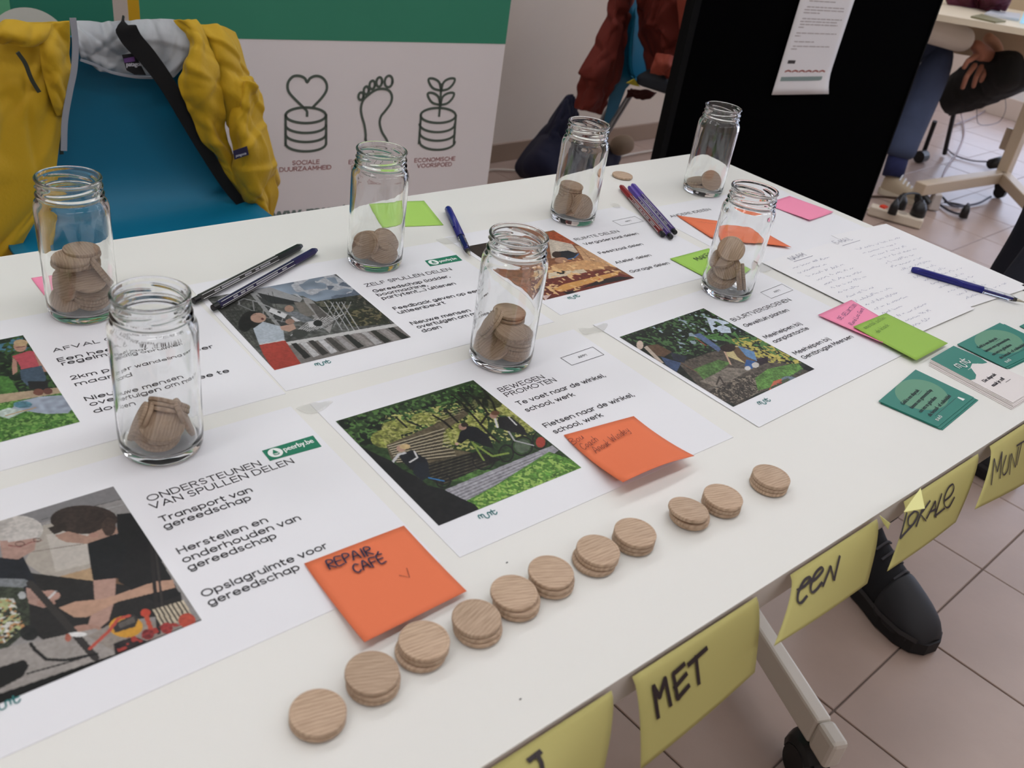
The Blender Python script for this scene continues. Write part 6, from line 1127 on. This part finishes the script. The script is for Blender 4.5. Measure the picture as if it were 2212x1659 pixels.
for v in o.data.vertices: v.co = Mi @ v.co
o = mk('yellow_card', [aty(*Z3(x, y), 1.93) for x, y in ((750, 530), (800, 505), (835, 555), (790, 545))], [(0, 1, 2, 3)], mat('bright_yellow', (224, 206, 60), .6)); solid(o, .004); tag(o, 'small yellow scrap sticking out under the rear chair seat', 'card')
M_navy = mat('navy_bag_cloth', (22, 24, 50), .85, bump=.4, bscale=120)
def blob(name, pts, m, label, cat, parent=None, sub=2, org=None):
    """skin-modifier body: pts = list of (xyz, radius, parent index)"""
    V = [p for p, r, q in pts]; E_ = [(q, i) for i, (p, r, q) in enumerate(pts) if q is not None]
    V = np.array(V, float); og_ = V[0] if org is None and parent is None else (org if org is not None else np.zeros(3)); me = bpy.data.meshes.new(name); me.from_pydata((V - og_).tolist(), E_, []); me.materials.append(m)
    o = bpy.data.objects.new(name, me); link(o, parent)
    if parent is None: o.location = Vector(og_.tolist())
    sk = o.modifiers.new('skin', 'SKIN'); sk.use_smooth_shade = True
    for i, (p, r, q) in enumerate(pts):
        sv = me.skin_vertices[0].data[i]; sv.radius = (r, r) if np.ndim(r) == 0 else r; sv.use_root = (i == 0)
    subs(o, sub)
    if label: tag(o, label, cat)
    return o
g = lambda x, y, Y: aty(x, y, Y)
nb = cloth('navy_bag', [[(1224, 205, 2.24), (1232, 204, 2.20), (1240, 210, 2.24)], [(1200, 235, 2.26), (1225, 235, 2.14), (1245, 240, 2.24)], [(1165, 285, 2.28), (1205, 285, 2.08), (1250, 290, 2.24)], [(1128, 335, 2.28), (1190, 335, 2.02), (1330, 325, 2.26)], [(1113, 362, 2.28), (1190, 372, 2.0), (1338, 345, 2.26)], [(1125, 383, 2.28), (1190, 400, 2.04), (1335, 372, 2.26)]], M_navy, None, None, nu=26, nv=26, fold=.022, fseed=77, freq=(2.5, 1.2), th=.01)[0]
tag(nb, 'slumped navy blue cloth bag on the floor against the wall', 'bag')
o = blob('beige_bundle', [(aty(1322, 318, 2.2), .04, None), (aty(1345, 313, 2.2), .045, 0), (aty(1365, 309, 2.2), .036, 1)], mat('beige_cloth', (160, 138, 116), .8), 'beige rolled bundle on the floor between the navy bag and the black board', 'bundle')
b = B().tube(crv([atz(1030, 373, .01), atz(1070, 366, .01), atz(1120, 369, .01), atz(1180, 374, .01)]), .0045, 8); tag(b.make('white_cable', mat('white_cable', (205, 198, 190), .5), None, None, True), 'thin white cable running along the wall beside the navy bag', 'cable')
b = B().tube(crv([atz(1340, 338, .01), atz(1380, 330, .01), atz(1430, 322, .01), atz(1500, 312, .01)]), .0045, 8); tag(b.make('white_cable', mat('white_cable', (205, 198, 190), .5), None, None, True), 'pale cable on the floor left of the black board foot', 'cable')

# ------------------------------------------------------------------ person standing at the right end of the table (only a boot and a trouser leg show)
M_trou = mat('navy_trousers', (18, 20, 34), .85, bump=.3, bscale=200); M_skin = mat('skin', (176, 120, 98), .55, spec=.4); M_coat = mat('dark_jacket', (30, 36, 44), .8)
pe = empty('person', (.36, .33, 0), 'person in dark trousers and black boots standing at the right end of the table', 'person'); po = np.array([.36, .33, 0.])
hip = (.66, .30, .93)
blob('body', [((0.82, .30, .97), .13, None), ((0.83, .30, 1.10), (.15, .11), 0), ((0.84, .31, 1.30), (.17, .11), 1), ((0.85, .31, 1.42), (.12, .08), 2), ((0.85, .30, 1.50), .055, 3), ((0.84, .29, 1.58), .075, 4), ((0.83, .28, 1.66), .085, 5), ((0.83, .29, 1.73), .06, 6),
    ((0.90, .14, 1.40), .06, 3), ((0.94, .08, 1.15), .048, 8), ((0.86, .06, .93), .036, 9), ((0.82, .05, .86), .03, 10), ((0.84, .48, 1.40), .06, 3), ((0.88, .54, 1.15), .048, 12), ((0.80, .50, .93), .036, 13), ((0.76, .48, .86), .03, 14)], M_coat, None, None, pe, 1, po)
blob('trouser_leg', [((.78, .24, .95), .11, None), ((.60, .27, .66), .080, 0), ((.44, .29, .44), .066, 1), ((.31, .30, .26), .054, 2), ((.268, .305, .12), .052, 3)], M_trou, None, None, pe, 2, po)
blob('trouser_leg', [((.88, .40, .95), .11, None), ((.90, .40, .6), .08, 0), ((.91, .44, .4), .065, 1), ((.92, .46, .1), .055, 2)], M_trou, None, None, pe, 2, po)
lean = [(.70, .285, 1.64)]
b = B().tube([(.83, .285, 1.62), (.825, .285, 1.70), (.83, .29, 1.765)], np.array([.08, .096, .05]), 14); b.make('hair', mat('dark_hair', (50, 38, 30), .7), pe, po, True)
def boot(parent, heel, toe, org, full=True):
    heel, toe = np.array(heel, float), np.array(toe, float); D = toe - heel; L = np.linalg.norm(D); D /= L; S_ = np.array([-D[1], D[0], 0])
    secs = [(-.01, .030, .052), (.06, .036, .056), (.14, .036, .060), (.22, .046, .062), (.32, .050, .052), (.45, .048, .0), (.60, .048, 0), (.75, .050, 0), (.88, .046, 0), (.97, .030, 0), (1.02, .012, 0)]
    hts = [.10, .15, .165, .155, .13, .115, .10, .083, .066, .048, .03]; wid = [.026, .034, .038, .038, .038, .042, .048, .051, .048, .036, .016]; V = []; n = 12
    for (t, _, _), h_, w_ in zip(secs, hts, wid):
        for k in range(n + 1):
            a = math.pi * k / n; V.append(heel + D * L * t + S_ * w_ * math.cos(a) * (1 if math.sin(a) < .5 else .92) + np.array([0, 0, .018 + (h_ - .018) * math.sin(a) ** .7]))
    F = [(j * (n + 1) + i, j * (n + 1) + i + 1, (j + 1) * (n + 1) + i + 1, (j + 1) * (n + 1) + i) for j in range(len(secs) - 1) for i in range(n)] + [tuple(range(n + 1)), tuple((len(secs) - 1) * (n + 1) + i for i in range(n, -1, -1))]
    up = mk('boot', V, F, mat('black_boot_leather', (13, 14, 20), .8, bump=.3, bscale=500), parent, org, True); subs(up, 1)
    V2 = [v_ for j_ in range(6, 11) for v_ in V[j_ * (n + 1):(j_ + 1) * (n + 1)]]; tc_ = mk('toe_cap', V2, [(j * (n + 1) + i, j * (n + 1) + i + 1, (j + 1) * (n + 1) + i + 1, (j + 1) * (n + 1) + i) for j in range(4) for i in range(n)], mat('boot_cap', (30, 31, 36), .6), up, org, True); solid(tc_, .004, 1); subs(tc_, 1)
    b = B(); o_ = []
    for t, w_ in ((-.03, .018), (0, .034), (.1, .040), (.3, .040), (.5, .044), (.7, .053), (.88, .050), (.98, .038), (1.04, .016)): o_.append((t, w_))
    P = [heel + D * L * t + S_ * w_ for t, w_ in o_] + [heel + D * L * t - S_ * w_ for t, w_ in o_[::-1]]; m_ = len(P)
    zb = lambda p_, z_: (p_[0], p_[1], z_)
    b.add([zb(p_, .003) for p_ in P] + [zb(p_, .028) for p_ in P], [tuple(range(m_)), tuple(range(2 * m_ - 1, m_ - 1, -1))] + [(i, i + m_, (i + 1) % m_ + m_, (i + 1) % m_) for i in range(m_)])
    so_ = b.make('sole', mat('boot_sole', (24, 23, 26), .7), up, np.zeros(3)); 
    for v in so_.data.vertices: v.co -= Vector(np.asarray(org).tolist())
    b = B()
    for k in range(4):
        t = .36 + k * .075; h_ = np.interp(t, [.32, .45, .6, .75], [.13, .115, .10, .083]) + .002
        b.tube(crv([heel + D * L * t + S_ * .022 + [0, 0, h_ - .012], heel + D * L * (t + .02) + [0, 0, h_ + .001], heel + D * L * (t + .02) - S_ * .022 + [0, 0, h_ - .012]]), .0026, 6)
    lc = b.make('laces', mat('grey_lace', (66, 66, 72), .7), up, np.zeros(3))
    for v in lc.data.vertices: v.co -= Vector(np.asarray(org).tolist())
    b = B().ribbon([heel + D * L * t - S_ * (w_ + .001) + np.array([0, 0, .034]) for t, w_ in o_[2:8]], .010, -S_); st_ = b.make('rand_stripe', mat('boot_rand', (58, 58, 62), .6), up, np.zeros(3))
    for v in st_.data.vertices: v.co -= Vector(np.asarray(org).tolist())
boot(pe, (.262, .335, 0), (.200, .090, 0), po); boot(pe, (.92, .50, 0), (.90, .24, 0), po)

# ------------------------------------------------------------------ desk in the distance with a V-foot frame on castors
M_crm = mat('cream_metal', (196, 178, 154), .45); M_desk = mat('cream_desk_top', (226, 214, 190), .45)
dk = empty('office_desk', (3.1, 1.35, 0), 'cream desk with a V-shaped foot on black castors, far right beyond the board', 'desk'); do = np.array([3.1, 1.35, 0])
a0, a1 = atz(2060, 36, .75), atz(2212, 62, .75); dd = (a1 - a0) / np.linalg.norm(a1 - a0); nn_ = np.array([-dd[1], dd[0], 0]); nn_ = nn_ if nn_[0] > 0 else -nn_; a0 = a0 - dd * .35; a1 = a0 + dd * 1.35
Q = [a0, a1, a1 + nn_ * .75, a0 + nn_ * .75]; b = B().add([(*q_[:2], .725) for q_ in Q] + [(*q_[:2], .75) for q_ in Q], [(0, 1, 2, 3), (7, 6, 5, 4), (0, 4, 5, 1), (1, 5, 6, 2), (2, 6, 7, 3), (3, 7, 4, 0)]); b.make('desk_top', M_desk, dk, do)
pn = [a0 + nn_ * .70 + dd * .02, a1 + nn_ * .70 - dd * .02]; b = B().add([(*(q_ + nn_ * k)[:2], z_) for z_ in (.52, 1.0) for q_, k in ((pn[0], 0), (pn[1], 0), (pn[1], .018), (pn[0], .018))], [(3, 2, 1, 0), (4, 5, 6, 7), (0, 1, 5, 4), (1, 2, 6, 5), (2, 3, 7, 6), (3, 0, 4, 7)]); b.make('window_hiding_panel', mat('beige_panel', (180, 158, 130), .6), dk, do)  # tan desk panel, raised above the desk top to hide the bright window
hb = np.array([3.233, 1.37, .1]); lo = np.array([2.56, 1.43, .1]); ro_ = np.array([2.90, 1.08, .1])
bar(hb, lo, .05, .05, M_crm, 'foot_bar', dk, do); bar(hb, ro_, .05, .05, M_crm, 'foot_bar', dk, do); bar(hb - [0, 0, .02], hb + [-.01, .01, .625], .06, .05, M_crm, 'column', dk, do)
bar(hb + [.05, .05, .1], hb + [.04, .05, .2], .03, .06, M_crm, 'bracket', dk, do)
for c_ in (hb, (lo + hb) / 2 * 0 + ro_, lo + [.03, 0, 0]):
    b = B(); c_ = np.array(c_); b.tube([c_ + [0, 0, -.02], c_ + [0, 0, -.045]], .012, 8); b.tube([c_ + [-.012, -.02, -.072], c_ + [.014, -.02, -.072]], .0265, 16); b.tube(crv([c_ + [0, .01, -.05], c_ + [0, -.02, -.042], c_ + [0, -.05, -.058]]), .015, 8, flat=1.4); b.make('castor', M_blk, dk, do)
b = B(); c_ = atz(2150, 352, .04); b.tube([c_ + [-.05, 0, 0], c_ + [.03, -.01, .005], c_ + [.08, -.02, .02]], np.array([.026, .03, .02]), 10); tag(b.make('plug_adapter', M_blk, None, None, True), 'black plug adapter on the floor behind the cream desk foot', 'plug')
# things on the desk
a2 = atz(2110, 10, .80); mb = cloth('maroon_bag', [[(2030, -60, 1.85), (2100, -70, 1.80), (2190, -60, 1.62)], [(2040, -20, 1.84), (2100, -15, 1.76), (2186, -20, 1.60)], [(2044, 6, 1.83), (2110, 8, 1.75), (2184, 2, 1.60)], [(2060, 30, 1.80), (2110, 32, 1.74), (2176, 20, 1.62)]], mat('maroon_leather', (92, 34, 54), .4, var=.2, vscale=20), None, None, nu=18, nv=14, fold=.012, fseed=61, th=.02)[0]
tag(mb, 'shiny maroon bag standing on the far desk', 'bag')
def qbox(px, z, h_, m, nm, label, cat):
    P = [atz(x, y, z) for x, y in px]; V = [(*p_[:2], z) for p_ in P] + [(*p_[:2], z + h_) for p_ in P]; o = mk(nm, V, [(0, 1, 2, 3), (7, 6, 5, 4), (0, 4, 5, 1), (1, 5, 6, 2), (2, 6, 7, 3), (3, 7, 4, 0)], m); return tag(o, label, cat)
qbox([(2096, 38), (2150, 50), (2172, 48), (2120, 33)], .751, .006, mat('olive_folder', (126, 122, 92), .6), 'folder', 'thin olive folder at the edge of the far desk', 'folder')
qbox([(2125, 34), (2200, 46), (2204, 34), (2140, 26)], .751, .010, mat('magazine_paper', (206, 208, 214), .4), 'magazine', 'curled white magazine beside the olive folder on the far desk', 'magazine')
sx = [atz(2204, 50, .752), atz(2216, 52, .752)]; o = mk('laptop_screen', [sx[0], sx[1] + [.2, -.1, 0], sx[1] + [.2, -.1, .25], sx[0] + [0, 0, .25]], [(0, 1, 2, 3)], mat('screen_light_blue', (150, 196, 226), .3, emit=.6)); solid(o, .008); tag(o, 'light blue lit screen cut by the right edge of the frame', 'screen')

# ------------------------------------------------------------------ seated person in jeans beyond the board
M_jean = mat('blue_denim', (60, 70, 96), .85, bump=.4, bscale=300, var=.25, vscale=14); M_knit = mat('cream_knit', (228, 221, 208), .9, bump=.5, bscale=300); M_snk = mat('beige_sneaker', (176, 160, 136), .7)
ps = empty('person', (2.62, 1.85, 0), 'seated person in blue jeans and cream jumper, hands folded, mostly hidden by the board', 'person'); pp = np.array([2.62, 1.85, 0.])
kn = aty(2035, 105, 1.78); an = aty(1938, 345, 1.62); hp_ = kn + np.array([-.30, .30, -.02])
blob('body', [(hp_ + [0, .06, .05], .14, None), (hp_ + [.03, .08, .30], (.16, .12), 0), (hp_ + [.06, .06, .50], (.17, .11), 1), (hp_ + [.08, .04, .58], .06, 2), (hp_ + [.10, .02, .70], .09, 3), (hp_ + [.10, .02, .82], .07, 4)], M_knit, None, None, ps, 1, pp)
blob('jeans_leg', [(hp_, .11, None), (kn, (.088, .085), 0), (kn * .6 + an * .4 + [.01, 0, 0], .075, 1), (an + [0, 0, .06], .070, 2), (an, .072, 3)], M_jean, None, None, ps, 2, pp)
blob('jeans_leg', [(hp_ + [-.1, .16, 0], .10, None), (kn + [-.2, .2, 0], .085, 0), (an + [-.25, .2, .05], .07, 1)], M_jean, None, None, ps, 1, pp)
sh_ = hp_ + np.array([.10, -.08, .46]); el = aty(1965, 45, 1.80); wr_ = aty(2098, 92, 1.64)
blob('sleeve', [(sh_, .065, None), (el, .07, 0), (el * .5 + wr_ * .5, .062, 1), (wr_, .055, 2)], M_knit, None, None, ps, 2, pp)
def finger(a_, pts, r_, par): return blob('finger', [(a_, r_, None)] + [(p_, r_ * (1 - .12 * (i + 1)), i) for i, p_ in enumerate(pts)], M_skin, None, None, par, 1, pp)
hY = 1.60
hd = blob('hand', [(aty(2100, 95, 1.64), .028, None), (aty(2128, 108, hY), (.034, .028), 0), (aty(2140, 125, hY), (.036, .028), 1), (aty(2118, 135, hY), (.034, .026), 1)], M_skin, None, None, ps, 2, pp)
for i, (a_, b_, c_) in enumerate([((2108, 138), (2088, 165), (2078, 193)), ((2122, 140), (2108, 168), (2102, 190)), ((2136, 138), (2124, 164), (2118, 178)), ((2148, 128), (2140, 150), (2130, 164)), ((2112, 120), (2090, 132), (2080, 150))]):
    finger(aty(*a_, hY), [aty(*b_, hY - .02), aty(*c_, hY - .01)], .0135, ps)
blob('hand', [(aty(2128, 78, 1.66), .026, None), (aty(2148, 92, 1.63), (.034, .026), 0), (aty(2158, 112, 1.60), .026, 1), (aty(2154, 132, 1.58), .016, 2)], mat('skin_pale', (206, 158, 128), .55), None, None, ps, 2, pp)
sn = aty(1990, 420, 1.46); hl = aty(1915, 388, 1.62); hl[2] = sn[2] = .045
b = B(); D = sn - hl; L = np.linalg.norm(D); D /= L; S_ = np.array([-D[1], D[0], 0]); V = []
for t, w_, h_ in ((-.05, .022, .075), (.05, .034, .10), (.25, .038, .105), (.45, .042, .088), (.65, .046, .068), (.85, .042, .055), (1., .022, .04)):
    for k in range(11):
        a_ = math.pi * k / 10; V.append((*(hl + D * L * t + S_ * w_ * math.cos(a_))[:2], .022 + (h_ - .022) * math.sin(a_) ** .7))
o = mk('sneaker', V, [(j * 11 + i, j * 11 + i + 1, (j + 1) * 11 + i + 1, (j + 1) * 11 + i) for j in range(6) for i in range(10)] + [tuple(range(11)), tuple(range(76, 65, -1))], M_snk, ps, pp, True); subs(o, 1)
b = B(); P = [hl + D * L * t + S_ * w_ for t, w_ in ((-.1, .012), (.0, .036), (.4, .044), (.7, .050), (.95, .034), (1.07, .012))]; P += [hl + D * L * t - S_ * w_ for t, w_ in ((1.07, .012), (.95, .034), (.7, .050), (.4, .044), (.0, .036), (-.1, .012))]; m_ = len(P)
b.add([(*p_[:2], .002) for p_ in P] + [(*p_[:2], .026) for p_ in P], [tuple(range(m_)), tuple(range(2 * m_ - 1, m_ - 1, -1))] + [(i, i + m_, (i + 1) % m_ + m_, (i + 1) % m_) for i in range(m_)]); b.make('sneaker_sole', mat('sole_cream', (206, 196, 176), .6), ps, pp)
b = B()
for k in range(5):
    t = .22 + k * .11; hh_ = .108 - k * .011; b.tube(crv([(*(hl + D * L * t + S_ * .024)[:2], hh_ - .012), (*(hl + D * L * (t + .04))[:2], hh_ + .004), (*(hl + D * L * (t + .05) - S_ * .026)[:2], hh_ - .014)]), .0035, 6)
b.make('white_laces', mat('lace_white', (222, 226, 232), .6), ps, pp)
b = B(); b.tube([(*(hl + D * .02)[:2], .08), tuple(an + [0, 0, .02])], .045, 12); b.make('patterned_sock', mat('navy_sock', (36, 42, 82), .9, var=.3, vscale=60), ps, pp, True)

# black chair under the hands
bc = empty('padded_chair', aty(2120, 200, 1.75) * [1, 1, 0], 'black padded chair with thin black legs, under the folded hands', 'chair'); bo = np.array(bc.location[:])
M_pad = mat('black_seat_fabric', (20, 20, 18), .85, bump=.3, bscale=200)
cloth('seat_pad', [[(2040, 175, 1.84), (2110, 130, 1.70), (2175, 108, 1.52), (2206, 122, 1.46)], [(2030, 200, 1.82), (2110, 160, 1.64), (2180, 138, 1.48), (2216, 150, 1.42)], [(2036, 232, 1.80), (2110, 205, 1.62), (2180, 175, 1.46), (2222, 172, 1.42)], [(2050, 245, 1.82), (2110, 232, 1.66), (2180, 205, 1.52), (2216, 190, 1.48)]], M_pad, bc, bo, nu=24, nv=14, fold=.006, fseed=71, th=.03)
for a_, e_ in (((2062, 238), (2040, 332)), ((2020, 262), (1992, 338))): 
    p1 = atz(*e_, .012); p0 = aty(*a_, p1[1] - .02); B().tube([p0, p1], .012, 8).make('leg', M_blk, bc, bo)
b = B(); c_ = atz(1990, 338, .03); b.tube([c_ - [.025, 0, 0], c_ + [.03, 0, 0]], .03, 14); b.make('castor', M_blk, bc, bo)

# ------------------------------------------------------------------ power strip, plugs and cables on the floor
M_ps = mat('white_strip_plastic', (214, 202, 184), .45)
A, E_ = atz(1878, 452, .02), atz(1992, 484, .02); D = (E_ - A) / np.linalg.norm(E_ - A); S_ = np.array([-D[1], D[0], 0]); sp_ = empty('power_strip', (A + E_) / 2 * [1, 1, 0], 'white power strip with red switch on the floor right of the board', 'power strip'); so2 = np.array(sp_.location[:])
V = [p_ + S_ * s_ + np.array([0, 0, z_ - .02]) for z_ in (.003, .042) for p_, s_ in ((A, -.028), (E_, -.028), (E_, .028), (A, .028))]
o = mk('strip_body', V, [(3, 2, 1, 0), (4, 5, 6, 7), (0, 1, 5, 4), (1, 2, 6, 5), (2, 3, 7, 6), (3, 0, 4, 7)], M_ps, sp_, so2); bevel(o, .006, 2)
c_ = A + D * .05 + [0, 0, .022]; b = B().box(c_ - [.014, .012, 0], c_ + [.014, .012, .008]); o = b.make('red_switch', mat('switch_red', (226, 66, 40), .4), sp_, so2)
for t in (.35, .6, .85): c_ = A * (1 - t) + E_ * t + [0, 0, .0225]; B().lathe([(.0185, 0), (.0185, .001), (.0, .001)], 16, c_, False, False).make('socket', mat('socket_grey', (170, 160, 146), .5), sp_, so2)
b = B().tube(crv([A + [0, 0, -.0], A - D * .04 + [0, 0, -.008], A - D * .3 + [0, 0, -.01], A - D * .8 + [0, .1, -.01]]), .005, 8); b.make('strip_cord', M_ps, sp_, so2, True)
def plug(px, z, r_, label, h_=.06):
    c_ = atz(*px, z); b = B(); b.tube([c_ + [0, 0, -.02], c_ + [0, 0, .012], c_ + [0, 0, h_ * .6]], np.array([r_, r_ * .95, r_ * .5]), 14); b.tube([c_ + [0, 0, h_ * .3], c_ + S_ * .03 + [0, 0, h_ * .55]], np.array([r_ * .6, r_ * .3]), 10); tag(b.make('power_plug', M_blk, None, None, True), label, 'plug', 'black plugs')
plug((1985, 455), .065, .030, 'big round black plug in the power strip'); plug((1945, 440), .06, .026, 'flat black plug left of the big round one in the strip'); plug((1930, 452), .062, .018, 'small black plug nearest the red switch')
plug((2084, 460), .03, .018, 'small black plug lying loose on the floor right of the power strip')
c_ = atz(2012, 452, .003); b = B().tube([c_ + [0, 0, .0], c_ + [0, 0, .075]], np.array([.034, .026]), 4); o = b.make('power_adapter', mat('grey_adapter', (186, 178, 174), .35)); bevel(o, .008, 3); tag(o, 'pale grey power adapter standing between plugs and desk foot', 'adapter')
def cable(pts, r_, col, label):
    b = B().tube(crv([atz(x, y, z) for x, y, z in pts], 8), r_, 8); tag(b.make('floor_cable', mat('cable_%d' % col[0], col, .5), None, None, True), label, 'cable', 'cables on the floor')
cable([(2035, 425, .02), (2060, 445, .01), (2110, 440, .01), (2140, 425, .02)], .005, (70, 70, 84), 'grey cable curving to the hub of the cream desk foot')
cable([(2030, 442, .01), (2050, 455, .01), (2075, 462, .01), (2092, 452, .01), (2080, 444, .01), (2040, 436, .01)], .005, (50, 50, 60), 'dark cable looping round the loose black plug')
cable([(1940, 442, .07), (1955, 420, .10), (1985, 420, .09), (1990, 440, .07)], .005, (30, 30, 30), 'black cable arching between two plugs of the power strip')
cable([(1872, 425, .01), (1900, 425, .01), (1940, 428, .03)], .006, (64, 46, 34), 'brown cable coming from behind the board to the plugs')
cable([(2030, 400, .01), (2045, 362, .01), (2070, 325, .01), (2083, 285, .01), (2075, 240, .05), (2070, 200, .3)], .0045, (150, 132, 132), 'pinkish grey cable rising behind the cream desk foot')
cable([(2045, 320, .01), (2062, 335, .01), (2100, 347, .01), (2140, 350, .02), (2146, 358, .03)], .004, (112, 104, 112), 'thin grey cable leading to the black adapter')
cable([(2062, 270, .01), (2110, 250, .01), (2150, 222, .01), (2175, 195, .05)], .004, (140, 128, 132), 'thin cable running diagonally under the black seat')
cable([(2110, 230, .3), (2115, 268, .15), (2155, 265, .12), (2172, 238, .2), (2170, 200, .35)], .002, (80, 74, 80), 'thin black wire hanging in a loop under the black seat')
cable([(2020, 392, .09), (2010, 404, .05), (2003, 420, .02), (2008, 428, .01)], .003, (60, 56, 60), 'thin black wire dropping in front of the cream foot bar')
